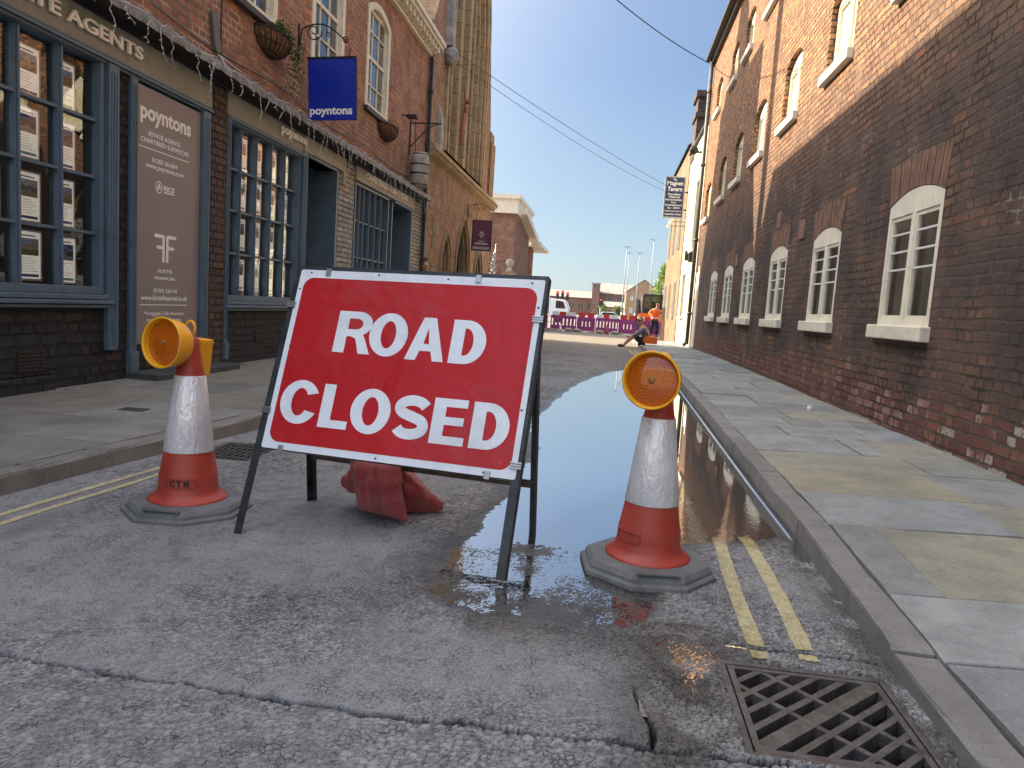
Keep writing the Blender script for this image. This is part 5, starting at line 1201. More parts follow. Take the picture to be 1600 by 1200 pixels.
b = MB(); vs = rrect(-.055, .055, -.19, .19, .05); b.prism(vs, lambda a, q, c: T @ Vector((c, a, q)), -.02, .012); b.build('board', M['pipeG'], e, bevel=.004)
b = MB(); b.tube([(XL + .04, 6.98, 3.22), (XL + .07, 7.1, 3.12), (XL + .10, 7.25, 3.08)], .008, 5); b.tube([(XL + .04, 6.96, 3.22), (XL + .10, 7.3, 3.16)], .006, 5); b.build('loose_wires', M['fairy'], e)
# third bracket with the barrel and a floodlight
e = wroot('barrel_sign', (XL, 14.2, 3.1), 'weathered grey barrel hanging from an iron bracket at the end of the brick front', 'barrel')
b = MB(); yb_ = 13.9; b.bar((XL, yb_, 4.30), (XL + .62, yb_, 4.30), .022); b.tube([(XL + .02, yb_, 3.85), (XL + .18, yb_, 4.02), (XL + .36, yb_, 4.22), (XL + .55, yb_, 4.29)], .011, 6); b.bar((XL + .01, yb_, 3.7), (XL + .01, yb_, 4.4), .03)
for x in (.10, .30): b.tube([(XL + x, yb_, 4.29), (XL + x + .03, yb_, 3.76)], .007, 5)
b.build('bracket', M['iron'], e)
b = MB(); b.lathe([(.001, 3.10), (.15, 3.10), (.175, 3.2), (.19, 3.42), (.175, 3.64), (.15, 3.74), (.001, 3.74)], 24, Matrix.Translation((XL + .23, yb_, 0))); br = b.build('barrel', M['stoneG'], e)
b = MB(); [b.lathe([(r_, z), (r_ + .004, z + .015), (r_, z + .03)], 24, Matrix.Translation((XL + .23, yb_, 0)), cap=False) for r_, z in ((.158, 3.13), (.186, 3.33), (.184, 3.5), (.158, 3.69))]; b.build('hoops', M['iron'], br)
e = wroot('floodlight', (XL, 13.35, 4.2), 'small black floodlight on a wall arm near the barrel', 'floodlight')
b = MB(); b.bar((XL, 13.35, 4.30), (XL + .12, 13.35, 4.30), .02); b.build('arm', M['iron'], e); b = MB(); b.box(XL + .10, XL + .30, 13.25, 13.40, 4.24, 4.30); b.build('head', M['black'], e, bevel=.01)

# ================================================================== GUILDHALL
GH = wroot('guildhall', (XL, 19, 0), 'old brown brick guildhall with a huge traceried stone window and three pointed arches', 'guildhall')
GY0, GY1 = 15.22, 23.6
out = [(GY0, 0), (GY1, 0), (GY1, 4.1), (22.9, 4.3), (22.5, 6.6), (21.9, 8.3), (21.5, 9.7), (20.7, 10.9), (19.9, 11.4), (19.35, 13.0), (18.9, 13.0), (18.5, 11.7), (17.6, 10.5), (17.0, 9.7), (16.2, 8.6), (15.6, 7.3), (GY0, 6.7)]
bigw = pointed(16.7, 21.15, 4.35, 7.9, 14, .60)
A1 = pointed(16.9, 17.75, .1, 1.75, 8, 1.0); A2 = pointed(18.55, 20.15, .1, 1.75, 8, .95); A3 = pointed(21.15, 22.35, .1, 1.45, 8, .95)
plate('front_wall', [out, bigw, A1, A2, A3], FL, -.55, .03, M['brickG'], GH)
b = MB(); b.prism([(a, q) for a, q in out], FL, -11, -.60); b.build('hall_body', M['brickG'], GH)
def scale_loop(L, k, dz=0, keep=True):
    cy = sum(p[0] for p in L) / len(L); z0 = min(p[1] for p in L)
    return [(cy + (a - cy) * (1 + k / (max(p[0] for p in L) - cy)), (q if q <= z0 + 1e-6 else q + k * min(1, (q - z0) * 2)) + dz) for a, q in L]
st = MB()
# stone mouldings round the big window: stepped orders, then mullions and tracery
for i, (k, c0, c1) in enumerate(((.32, .03, .10), (.17, -.10, .07), (.04, -.25, -.0), (-.12, -.40, -.12), (-.26, -.5, -.25))):
    plate('window_moulding', [scale_loop(bigw, k), scale_loop(bigw, k - .15)], FL, c0, c1, M['stone'], GH)
b = MB(); import itertools
for i in range(1, 8):
    y = 16.9 + (20.95 - 16.9) * i / 8; t = .085 if i in (3, 5) else .05
    zt = 7.9 + 2.5 * math.sqrt(max(0, 1 - ((y - 18.93) / 2.3) ** 2)) * .95; bxf(b, FL, y - t, y + t, 4.35, zt, -.48, -.16 if t < .06 else -.08)
mu = b.build('mullion', M['stone'], GH, bevel=.02)
b = MB()
for i in range(8):
    a0 = 16.8 + 4.3 * i / 8; a1 = a0 + 4.3 / 8
    for zs_ in (5.6, 7.7): 
        L = pointed(a0 + .05, a1 - .05, zs_ - .02, zs_, 6, 1.0)[2:]; b.tube([FL(a, q, -.28) for a, q in L], .04, 6)
for i in range(4):
    a0 = 16.8 + 4.3 * i / 4; L = pointed(a0 + .05, a0 + 1.03, 8.4, 8.42, 8, 1.0)[2:]; b.tube([FL(a, q, -.28) for a, q in L], .045, 6)
b.build('tracery', M['stone'], GH)
b = MB(); b.add([FL(16.4, 4.3, -.46), FL(21.5, 4.3, -.46), FL(21.5, 10.9, -.46), FL(16.4, 10.9, -.46)], [(0, 1, 2, 3)]); b.build('leaded_glass', mat('leaded glass', (.10, .10, .09), .25, var=.5, scale=8, bump=.8, bscale=9, bd=.02), GH)
b = MB()
prof = [(.03, 3.96), (.16, 4.02), (.22, 4.10), (.22, 4.16), (.03, 4.34)]
b.prism([(c, z) for c, z in prof], lambda c, z, y: Vector((XL + c, y, z)), GY0, GY1 + .12); b.build('string_course', M['stone'], GH)
b = MB(); b.prism([(.03, 4.2), (.03, 5.2), (.12, 4.9), (.12, 4.2)], lambda c, z, y: Vector((XL + c, y, z)), 15.9, 16.2)
b.ball(FL(16.35, 6.35, .16), .17, 6, (1, 1, 1.3)); bxf(b, FL, 16.22, 16.5, 6.55, 8.3, .03, .2); b.build('carved_corbel', M['stoneG'], GH)
b = MB(); bxf(b, FL, 22.55, 23.3, 4.35, 5.9, .0, .10); bxf(b, FL, 22.5, 23.2, 5.9, 6.2, -.02, .06); b.build('buttress', M['brickG'], GH)
for L, nm in ((A1, 0), (A2, 1), (A3, 0)):
    for k, c0, c1 in ((.16, .03, .08), (.05, -.08, .05), (-.04, -.2, -.04)):
        plate('arch_moulding', [scale_loop(L, k), scale_loop(L, k - .09)], FL, c0, c1, M['stone'], GH)
    a0, a1 = L[0][0], L[1][0]; b = MB(); b.add([FL(a0 - .1, .1, -.42), FL(a1 + .1, .1, -.42), FL(a1 + .1, 3.2, -.42), FL(a0 - .1, 3.2, -.42)], [(0, 1, 2, 3)]); b.build('door' if nm else 'window', M['dark'], GH)
    if not nm:
        b = MB(); z = .5
        while z < 2.4: bxf(b, FL, a0, a1, z - .012, z + .012, -.36, -.33); z += .13
        for k in range(1, 5): a = a0 + (a1 - a0) * k / 5; b.tube([FL(a, .3, -.32), FL(a, 2.3, -.32)], .012, 5)
        b.build('iron_grille', M['iron'], GH)
b = MB()
for i, z in enumerate((.9, 1.5, 2.1, 2.45)): bxf(b, FL, 15.9, 16.15 + .1 * (i % 2), z, z + .3, .0, .045); bxf(b, FL, 23.3 - .2 * (i % 2), 23.62, z, z + .35, -.1, .04)
b.build('quoins', M['stone'], GH)
# red and grey ragged figure of a hanging banner remnant in the big window
e = wroot('carved_figure', (XL + .05, 18.3, 5.5), 'small weathered red figure fixed to a mullion of the big stone window', 'figure')
b = MB(); b.ball((XL + .06, 18.80, 6.05), .065, 6); b.ball((XL + .05, 18.72, 5.80), .11, 6, (.6, 1, 1.4)); b.tube([(XL + .04, 18.66, 5.7), (XL + .02, 18.5, 5.25), (XL + .02, 18.45, 4.9)], [.07, .045, .02], 6); b.tube([(XL + .05, 18.6, 5.9), (XL + .04, 18.5, 6.15), (XL + .04, 18.52, 6.4)], .02, 5); b.build('figure_body', mat('faded red paint', (.35, .11, .07), .8, bump=.5), e)
GS = wroot('hanging_sign', (-3.6, 19.6, 2.4), 'maroon Boston Guildhall sign hanging from a scrolled bracket by the pointed arches', 'hanging sign')
scroll_bracket(GS, 19.6, XL + .06, 3.55, .72, .10, plate_h=.6)
fg = FH(19.6); b = MB(); bxf(b, fg, -3.80, -3.32, 2.38, 3.16, -.015, .015); bd = b.build('board', M['maroon'], GS)
b = MB(); bxf(b, fg, -3.83, -3.80, 2.36, 3.18, -.02, .02); bxf(b, fg, -3.32, -3.29, 2.36, 3.18, -.02, .02); bxf(b, fg, -3.80, -3.32, 3.16, 3.18, -.02, .02); bxf(b, fg, -3.80, -3.32, 2.36, 2.38, -.02, .02); b.build('frame', M['iron'], GS)
b = MB(); bxf(b, fg, -3.79, -3.33, 2.40, 2.47, .015, .018); b.build('grey_band', M['grey'], bd)
multi_plate('emblem', [[[(-3.56, 2.70), (-3.64, 2.80), (-3.56, 2.90), (-3.48, 2.80)], [(-3.56, 2.73), (-3.60, 2.79), (-3.56, 2.84), (-3.52, 2.79)]], [[(-3.56, 2.735), (-3.58, 2.78), (-3.56, 2.80), (-3.54, 2.78)]]], fg, .016, .018, M['grey'], bd)
text('lettering', 'BOSTON', (-3.64, 2.60, -3.48, 2.63), fg, M['vinylW'], bd, off=.01, c=.016); text('lettering', 'GUILDHALL', (-3.74, 2.53, -3.38, 2.58), fg, M['vinylW'], bd, off=.02, c=.016)
b = MB(); b.tube([(-3.74, 19.6, 3.18), (-3.74, 19.6, 3.38)], .006, 5); b.tube([(-3.38, 19.6, 3.18), (-3.36, 19.6, 3.36)], .006, 5); b.build('hanger', M['iron'], GS)

# ================================================================== RIGHT: THE LONG BRICK WAREHOUSE
RB = wroot('brick_warehouse', (XR, 9, 0), 'long dark brick warehouse with arched white windows down the right side of the street', 'building')
RY0, RY1 = -1.5, 21.62
gwin = [6.37 + 2.34 * i for i in range(6)] ; gwin = [6.40, 8.80, 11.15, 13.44, 15.60, 17.71]
fwin = [4.45, 6.80, 9.12, 11.44, 13.72, 15.85, 17.9]; swin = [4.45, 6.8, 9.12, 11.4, 13.6, 15.82, 17.6, 19.9]
hw = .53; WIN = []
for y in gwin: WIN.append((y, hw, .985, 2.06 + (.06 if y < 8 else 0), .10, 'g'))
for y in fwin: WIN.append((y, .50, 3.98 - .022 * (y - 9), 4.98 - .028 * (y - 9), .16, 'f'))
WIN.append((20.3, .5, 3.60, 4.55, .15, 'f'))
for y in swin: WIN.append((y, .46, 6.42 - .025 * (y - 15), 7.25 - .025 * (y - 15), .14, 's'))
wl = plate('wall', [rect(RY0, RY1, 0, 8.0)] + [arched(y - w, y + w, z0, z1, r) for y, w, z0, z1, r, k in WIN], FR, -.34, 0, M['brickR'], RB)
for (y, w, z0, z1, r, kind) in WIN:
    m = 'whitewood' if kind == 'g' else 'creamwood'; d0 = -.045 if kind == 'g' else -.115
    o_ = arched(y - w + .002, y + w - .002, z0, z1 - .002, r); fr = .055
    zt = z1 - r - (.07 if kind == 'g' else .02)
    f = plate('window', [o_, rect(y - w + fr, y - .035, z0 + .05, zt - .03), rect(y + .035, y + w - fr, z0 + .05, zt - .03)], FR, d0 - .005, d0 + .045, M[m], RB)
    b = MB()
    for s_x in (-1, 1):
        a0, a1 = (y - w + fr, y - .035) if s_x < 0 else (y + .035, y + w - fr); H_ = zt - .03 - z0 - .05
        for q in ((a0, a0 + .03, z0 + .05, zt - .03), (a1 - .03, a1, z0 + .05, zt - .03), (a0 + .03, a1 - .03, z0 + .05, z0 + .09), (a0 + .03, a1 - .03, zt - .065, zt - .03)): bxf(b, FR, *q, d0 - .0, d0 + .034)
    b.build('casement', M[m], f)
    if kind == 'g':
        b = MB()
        for (a0, a1) in ((y - w + fr + .03, y - .065), (y + .065, y + w - fr - .03)):
            for t in (.22, .44, .66): z = zt - .03 - (zt - z0 - .08) * t * .78; bxf(b, FR, a0, a1, z - .008, z + .008, d0 + .012, d0 + .028)
        b.build('glazing_bar', M['blindG'] if 0 else M['white'], f)
        b = MB(); b.add([FR(y - w + .04, z0 + .03, d0 + .014), FR(y + w - .04, z0 + .03, d0 + .014), FR(y + w - .04, zt, d0 + .014), FR(y - w + .04, zt, d0 + .014)], [(0, 1, 2, 3)]); b.build('glass', M['glassL'], f)
        b = MB(); n = 24; vs = []
        for i in range(n + 1):
            a = y - w + .03 + (2 * w - .06) * i / n; c = d0 - .05 - .02 * math.sin(i * 1.9) ; vs += [FR(a, z0 + .02, c), FR(a, zt, c)]
        b.add(vs, [(2 * i, 2 * i + 2, 2 * i + 3, 2 * i + 1) for i in range(n)], True); b.build('curtain', M['curtain'], f)
    else:
        b = MB(); bxf(b, FR, y - w + .04, y + w - .04, z0 + .03, zt, d0 - .0, d0 + .012); b.build('blind', M['blind'] if kind == 'f' or kind == 's' else M['blindG'], f)
    b = MB(); bxf(b, FR, y - w - .045, y + w + .045, z0 - .115, z0 + .003, -.15, .075); b.build('sill', M['sill'], f, bevel=.01)
    # gauged brick arch: voussoirs as separate bricks in one mesh
    if kind == 'g':
        b = MB(); cw = w; rad = (cw * cw + r * r) / (2 * r); cz = z1 - rad; a_ = math.asin(min(1, w / rad)); nb = 17; hgt = .27
        sp = 1.10; hgt = .34
        for i in range(nb):
            t0 = -1 + 2 * (i + .07) / nb; t1 = -1 + 2 * (i + .93) / nb; c1 = .003 + random.random() * .006
            za = lambda q: cz + math.sqrt(max(0, rad * rad - min(rad, abs(q * w)) ** 2)) + .004
            L = [(y + t0 * w, za(t0)), (y + t1 * w, za(t1)), (y + t1 * w * sp, z1 + hgt - .06 - .03 * t1 * t1), (y + t0 * w * sp, z1 + hgt - .06 - .03 * t0 * t0)]
            b.prism(L, FR, -.02, c1)
        b.build('brick_arch', M['brickArch2'] if 'brickArch2' in M else M['terracotta2'] if 'terracotta2' in M else M.setdefault('vouss', mat('rubbed arch bricks', (.20, .112, .08), .9, var=.25, scale=7, bump=.7, bscale=70, bd=.004)), f)
for y, z in ((11.32, 2.46), (9.93, 2.17), (14.7, 2.1)):
    grille('air_brick', y - .12, y + .12, z - .11, z + .11, M['terracotta'], 4, 5, RB, FR, c=.01)
b = MB(); bxf(b, FR, RY0, RY1 + .1, 8.0, 8.12, -.3, .10); bxf(b, FR, RY0, RY1 + .12, 8.12, 8.22, -.2, .24); b.build('eaves_gutter', M['black'], RB)
b = MB(); b.add([FR(RY0, 8.2, .2), FR(RY1, 8.2, .2), FR(RY1, 11.6, -5), FR(RY0, 11.6, -5), FR(RY1, 8.2, -10), FR(RY0, 8.2, -10)], [(0, 1, 2, 3), (3, 2, 4, 5), (1, 4, 2), (0, 3, 5)]); b.build('roof', M['slate'], RB)
b = MB(); bxf(b, FR, RY1 - .3, RY1 - .001, 0, 8.05, -9.9, -.35); bxf(b, FR, RY0, RY1, 0, 8.05, -10, -9.9); bxf(b, FR, RY0, RY0 + .3, 0, 8.05, -9.9, -.35); b.build('return_wall', M['brickO'], RB)
b = MB(); bxf(b, FR, 20.45, 20.65, .1, 2.35, -.05, .03); bxf(b, FR, 20.65, 21.2, .1, 2.2, -.1, .012); b.build('door', M['sill'], RB)
b = MB(); b.tube([FR(21.45, .15, .09), FR(21.45, 8.1, .09)], .055, 8); [b.lathe([(.07, z), (.07, z + .08)], 10, Matrix.Translation((XR - .09, 21.45, 0))) for z in (1.0, 3.1, 5.2, 7.2)]; b.tube([FR(21.45, .2, .09), FR(21.45, .12, .2)], .055, 8); b.build('downpipe', M['pipeG'], RB)

# ================================================================== BEHIND THE CAMERA: the square the street opens from (pale building added unseen, only lights and mirrors the scene)
b = MB(); b.box(-30, 34, -34, -26, -.3, 10); b.add([(-30, -34, 10), (34, -34, 10), (34, -30, 13), (-30, -30, 13), (-30, -26, 10), (34, -26, 10)], [(0, 1, 2, 3), (3, 2, 5, 4)])
SQ = wroot('bounce_terrace', (0, -26, 0), 'pale rendered building added unseen behind the viewer to bounce light', 'building')
b.build('wall', M['cream'], SQ)
b = MB()
for i in range(12):
    for z in (1.2, 4.2, 7.2): b.box(-28 + i * 5, -26.6 + i * 5, -26.02, -25.95, z, z + 1.7)
b.build('windows', M['dark'], SQ)

# ================================================================== RIGHT, FARTHER: THE TAVERN
TV = wroot('tavern', (XR, 24, 0), 'tall cream rendered tavern with a brick chimney beyond the warehouse', 'building')
TY0, TY1 = 21.63, 26.4
twin = [(22.9, 23.75, 3.05, 5.15), (24.6, 25.6, .95, 2.35)]
plate('front_wall', [rect(TY0, TY1, -.3, 6.62)] + [rect(a, c, z0, z1) for a, c, z0, z1 in twin], FR, -.3, -.03, M['cream'], TV)
for a, c, z0, z1 in twin:
    b = MB(); 
    for q in ((a, a + .06, z0, z1), (c - .06, c, z0, z1), (a + .06, c - .06, z0, z0 + .06), (a + .06, c - .06, z1 - .06, z1), (a + .06, c - .06, z0 + (z1 - z0) * .68, z0 + (z1 - z0) * .68 + .05), ((a + c) / 2 - .025, (a + c) / 2 + .025, z0 + .06, z0 + (z1 - z0) * .68)): bxf(b, FR, *q, -.16, -.10)
    f = b.build('window', M['sill'], TV); b = MB(); bxf(b, FR, a + .05, c - .05, z0 + .05, z1 - .05, -.15, -.13); b.build('glass', M['blindG'], f)
    b = MB(); bxf(b, FR, a - .08, c + .08, z0 - .1, z0, -.12, .05); b.build('sill', M['sill'], f)
b = MB(); b.add([FR(TY0, 6.62, .02), FR(TY1, 6.62, .02), FR(TY1, 9.4, -3.5), FR(TY0, 9.4, -3.5), FR(TY1, 6.62, -7), FR(TY0, 6.62, -7)], [(0, 1, 2, 3), (3, 2, 4, 5), (1, 4, 2), (0, 3, 5)]); b.build('roof', M['slate'], TV)
b = MB(); bxf(b, FR, TY0, TY1, 6.52, 6.60, -.03, .06); b.build('gutter', M['black'], TV)
b = MB(); bxf(b, FR, 25.3, 26.3, 6.2, 8.2, -.95, .0); bxf(b, FR, 25.22, 26.38, 8.2, 8.4, -1.05, .08); bxf(b, FR, 25.24, 26.36, 7.55, 7.7, -1.0, .06); b.build('chimney', brick('sooty chimney brick', (.07, .05, .045), (.16, .11, .08), (.1, .085, .07)), TV)
b = MB(); [b.lathe([(.13, 8.4), (.10, 8.6), (.12, 8.64)], 10, Matrix.Translation((XR + .5, y, 0))) for y in (25.6, 26.0)]; b.build('chimney_pot', M['terracotta'], TV)
b = MB(); bxf(b, FR, TY1 - .2, TY1 - .001, -.3, 6.6, -7, -.3); bxf(b, FR, TY0, TY1, -.3, 6.6, -7.1, -7); b.build('side_wall', M['brickO'], TV)
b = MB(); 
for z, y in ((2.75, 24.2), (2.62, 23.0)): b.prism([(y - .1, z), (y + .1, z), (y + .07, z + .3), (y - .07, z + .3)], FR, -.03, .10)
b.build('wall_lamp', M['iron'], TV)
e = wroot('security_lamp', (XR - .1, 22.2, 5.7), 'round dark floodlight on a stub arm high on the cream wall', 'floodlight')
b = MB(); b.tube([FR(22.2, 5.75, 0), FR(22.2, 5.75, .22)], .03, 6); b.build('arm', M['iron'], e); b = MB(); b.lathe([(.001, -.05), (.11, -.04), (.13, 0), (.11, .05), (.001, .06)], 16, Matrix.Translation((XR - .30, 22.2, 5.8)) @ Matrix.Rotation(R(90), 4, 'X')); b.build('head', M['black'], e)
BR = wroot('brick_house', (XR, 30, 0), 'narrow orange brick house beyond the cream tavern', 'building')
b = MB(); bxf(b, FR, TY1, 33.5, -.3, 6.9, -6, .0); b.build('wall', M['brickO'], BR)
b = MB(); b.add([FR(TY1, 6.9, .1), FR(33.5, 6.9, .1), FR(33.5, 9, -3), FR(TY1, 9, -3), FR(33.5, 6.9, -6), FR(TY1, 6.9, -6)], [(0, 1, 2, 3), (3, 2, 4, 5), (1, 4, 2), (0, 3, 5)]); b.build('roof', M['slate'], BR)
b = MB()
for a in (27.6, 29.9, 32): bxf(b, FR, a, a + .8, 3.4, 4.9, -.05, .015); bxf(b, FR, a, a + .8, .8, 2.2, -.05, .015)
b.build('windows', M['blindG'], BR)
TS = wroot('hanging_sign', (1.98, 26.0, 4.3), 'tall navy Magnet Tavern sign with white lettering projecting from the cream wall', 'hanging sign')
ft = FH(26.0); b = MB(); bxf(b, ft, 1.64, 2.26, 4.35, 5.68, -.04, .04); bd = b.build('board', M['navy'], TS)
b = MB(); bxf(b, ft, 1.60, 1.64, 4.31, 5.72, -.045, .045); bxf(b, ft, 2.26, 2.30, 4.31, 5.72, -.045, .045); bxf(b, ft, 1.64, 2.26, 5.68, 5.72, -.045, .045); bxf(b, ft, 1.64, 2.26, 4.31, 4.35, -.045, .045); b.build('frame', M['grey'], TS)
for body, a0, a1, z0, z1 in (('The', 1.86, 2.0, 5.57, 5.65), ('Magnet', 1.68, 2.22, 5.38, 5.56), ('Tavern', 1.70, 2.20, 5.22, 5.37), ('Families', 1.74, 2.16, 5.08, 5.15), ('Welcome', 1.76, 2.14, 4.99, 5.06), ('Bed & Breakfast', 1.67, 2.23, 4.90, 4.96), ('Live', 1.86, 2.02, 4.81, 4.87), ('Entertainment', 1.67, 2.23, 4.72, 4.78), ('Sky - ESPN', 1.74, 2.16, 4.61, 4.68), ('Multi-Screen Sports', 1.67, 2.23, 4.51, 4.57), ('Seaside Beer Garden', 1.67, 2.23, 4.41, 4.47)):
    text('lettering', body, (a0, z0, a1, z1), ft, M['vinylW'], bd, off=.02, ext=.002, c=.041)
b = MB(); b.bar((2.28, 26, 5.2), (2.42, 26, 5.2), .04); b.bar((2.28, 26, 4.6), (2.42, 26, 4.6), .04); b.bar((2.42, 25.9, 4.18), (1.9, 25.9, 4.18), .02); b.bar((2.42, 25.9, 4.05), (1.85, 25.9, 4.02), .02); b.build('bracket', M['iron'], TS)
b = MB(); b.box(1.83, 1.95, 25.8, 26, 4.12, 4.22); b.box(1.78, 1.9, 25.8, 26, 3.96, 4.06); b.build('sign_light', M['white'], TS)

# ================================================================== OVERHEAD WIRES
def wire(label, p, q, sag, r=.012):
    p, q = Vector(p), Vector(q); n = 28
    cable('overhead_wire', label, [p.lerp(q, i / n) - Vector((0, 0, sag * 4 * (i / n) * (1 - i / n))) for i in range(n + 1)], r, cat='wire')
wire('single sagging black wire running from the warehouse eaves across the open sky', (2.32, 21.9, 8.15), (-2.6, 13.0, 8.2), .30, .013)
wire('upper of two thin wires crossing from the brick cornice to the tavern', (-3.78, 15.9, 6.35), (2.2, 27.5, 5.45), .12, .007)
wire('lower of two thin wires crossing from the brick cornice to the tavern', (-3.78, 15.5, 6.1), (2.25, 27.5, 5.25), .22, .006)

# ================================================================== LEFT, FARTHER
FB = wroot('brick_block', (-5.3, 34, 0), 'red brick block with a pale stone parapet beyond the guildhall', 'building')
b = MB(); b.box(-9.5, -4.62, 34, 40, -.3, 5.2); b.build('wall', M['brickFar'], FB)
b = MB(); b.box(-9.6, -4.52, 33.88, 40.1, 5.2, 5.86); b.box(-9.7, -4.42, 33.8, 40.2, 5.86, 6.05); b.build('parapet', M['sill'], FB)
b = MB(); [b.lathe([(.10, 6.05), (.08, 6.35)], 10, Matrix.Translation((x, 36, 0))) for x in (-5.65, -5.45, -5.25)]; b.build('chimney_pots', M['terracotta'], FB)
b = MB(); b.prism([(35.0, 5.3), (35, 5.6), (41.6, 4.75), (41.6, 4.45)], lambda a, q, c: Vector((c, a, q)), -4.62, -4.2); b.build('sloping_eaves', M['sill'], FB)
LE = -4.05
PB = wroot('brick_lodge', (-4.0, 42, 0), 'small brick lodge with wide white eaves and a hipped slate roof', 'building')
b = MB(); b.box(-6.4, -5.2, 43.5, 46, -.4, 4.1); b.box(-5.1, -4.65, 42, 43, -.4, 4.3); b.build('wall', M['brickFar'], PB)
b = MB(); b.box(-6.9, LE, 41.4, 46.5, 4.35, 4.55); b.build('eaves', M['sill'], PB)
b = MB(); b.add([(-6.9, 41.4, 4.55), (LE, 41.4, 4.55), (LE, 46.5, 4.55), (-6.9, 46.5, 4.55), (-5.1, 43.9, 5.4)], [(0, 1, 4), (1, 2, 4), (2, 3, 4), (3, 0, 4)]); b.build('roof', M['slate'], PB)
GP = wroot('gate_pier', (-4.35, 33, 0), 'stone gate pier topped by a ball finial', 'gate pier')
b = MB(); b.box(-4.86, -4.38, 32.8, 33.28, -.2, 2.2); b.box(-4.98, -4.26, 32.68, 33.40, 2.2, 2.36); b.box(-4.9, -4.34, 32.76, 33.32, 2.36, 2.45); b.build('pier', M['stone'], GP)
b = MB(); b.lathe([(.24, 2.45), (.12, 2.58), (.09, 2.66), (.16, 2.72), (.2, 2.84), (.16, 2.98), (.07, 3.04), (.001, 3.05)], 16, Matrix.Translation((-4.62, 33.04, 0))); b.build('finial', M['stoneG'], GP)
e = wroot('metal_sculpture', (-5.1, 32, 0), 'spiky silver metal sculpture rising beside the stone gate pier', 'sculpture')
b = MB(); b.tube([(-5.2, 32, 0), (-5.2, 32, 2.0)], .09, 8); rr = random.Random(4)
for k in range(46):
    z = 1.6 + k * .035; a = k * 2.4; r_ = .26 * (1 - k / 60); b.tube([(-5.2, 32, z), (-5.2 + r_ * math.cos(a), 32 + r_ * math.sin(a), z + .12)], [.03, .008], 5)
b.tube([(-5.2, 32, 2.0), (-5.15, 32, 3.6)], [.05, .01], 6); b.build('spikes', M['galv'], e)

# ================================================================== ROADWORKS
GZ = -.26
def barrier(x, y, z, w, kind, label, rz=0):
    e = empty('road_barrier', (x, y, z), label, 'barrier', 'purple plastic barriers across the road', rz=rz)
    fn = lambda a, q, c: Vector((a, -c, q))
    n = 7 if kind == 'A' else 5
    hs = [rrect(-w / 2 + w * (i + .30) / n, -w / 2 + w * (i + .66) / n, .30, .66, .03) for i in range(n)] if kind == 'A' else [rrect(-w / 2 + w * (i + .36) / n, -w / 2 + w * (i + .64) / n, .30, .58, .03) for i in range(1, n - 1)]
    if kind == 'A': out_ = rrect(-w / 2, w / 2, .08, .82, .04)
    else: out_ = rrect(-w / 2, w / 2, .08, .80, .04)
    pn = plate('panel', [out_] + hs, fn, -.03, .03, M['purple'], e)
    b = MB()
    segs = ((-.46, -.18, 'white'), (-.18, .10, 'red'), (.10, .46, 'white')) if kind == 'A' else ((-.44, -.05, 'red'), (.05, .44, 'red'))
    for a0, a1, m in segs:
        b = MB(); L = rrect(w * a0 + .01, w * a1 - .01, .80, 1.02 if kind == 'A' else 1.06, .05 if kind == 'B' else .008); b.prism(L, fn, -.022, .022); b.build('reflective_board', M[m], e)
    for s_x in (-1, 1):
        b = MB(); b.box(s_x * w * .34 - .14, s_x * w * .34 + .14, -.34, .34, 0, .10); b.build('foot', mat('barrier foot', (.42, .36, .28), .9) if 'foot' not in M else M['foot'], e, bevel=.02)
    return e
M['foot'] = mat('dusty rubber foot', (.34, .29, .23), .9, bump=.4)
x = -3.05; k = 0
pos_w = ['leftmost', 'second', 'third', 'fourth', 'fifth', 'sixth']
for kind, w in (('A', 1.42), ('B', 1.0), ('A', 1.22), ('B', .98), ('A', 1.2)):
    y = 39 + .05 * k; barrier(x + w / 2, y, zslope(y), w - .03, kind, 'purple road barrier with %s top boards, %s from the left' % ('white and red' if kind == 'A' else 'two red', pos_w[k]), rz=R(random.uniform(-3, 3))); x += w; k += 1
barrier(3.15, 38.2, zslope(38.2), .9, 'B', 'purple road barrier at the right end by the brick wall, behind the worker', R(4)); 
barrier(-3.35, 38.0, zslope(38), 1.0, 'B', 'purple road barrier turned end-on at the far left of the row', R(70))
def small_cone(x, y, s, m, label):
    z = float(zslope(y)); e = empty('traffic_cone', (x, y, z), label, 'traffic cone')
    b = MB(); b.box(-.16 * s, .16 * s, -.16 * s, .16 * s, 0, .04 * s); b.build('base', M['rubber'], e)
    b = MB(); b.lathe([(.13 * s, .04 * s), (.09 * s, .20 * s), (.03 * s, .55 * s), (.02 * s, .57 * s)], 12); b.build('body', M[m], e)
small_cone(.0, 37.2, .9, 'cone', 'tiny red cone in front of the purple barriers'); small_cone(-2.35, 37, .7, 'white', 'tiny white cone in front of the left barriers')
small_cone(-3.75, 40, 1.3, 'cone', 'tiny red cone at the left of the barriers')
for i, (x, y) in enumerate(((-1.55, 37.8), (-.35, 37.6), (.45, 37.9), (-2.0, 38.1))):
    b = MB(); rr = random.Random(i); b.ball((0, 0, .10), .16, 6, (1.4, .9, .62)); o = b.build('rubble_sack', M['foot'], None, (x, y, float(zslope(y)))); tag(o, ('pale sack slumped by the left cone', 'tan sack between barrier feet at mid road', 'tan sack right of the tiny red cone', 'pale sack under the white-topped barrier')[i], 'sack')
b = MB(); b.box(.8, 3.2, 37.2, 37.5, -.27, -.19); tag(b.build('concrete_edging', M['sill']), 'pale strip of new kerb lying before the right barriers', 'kerb stones')
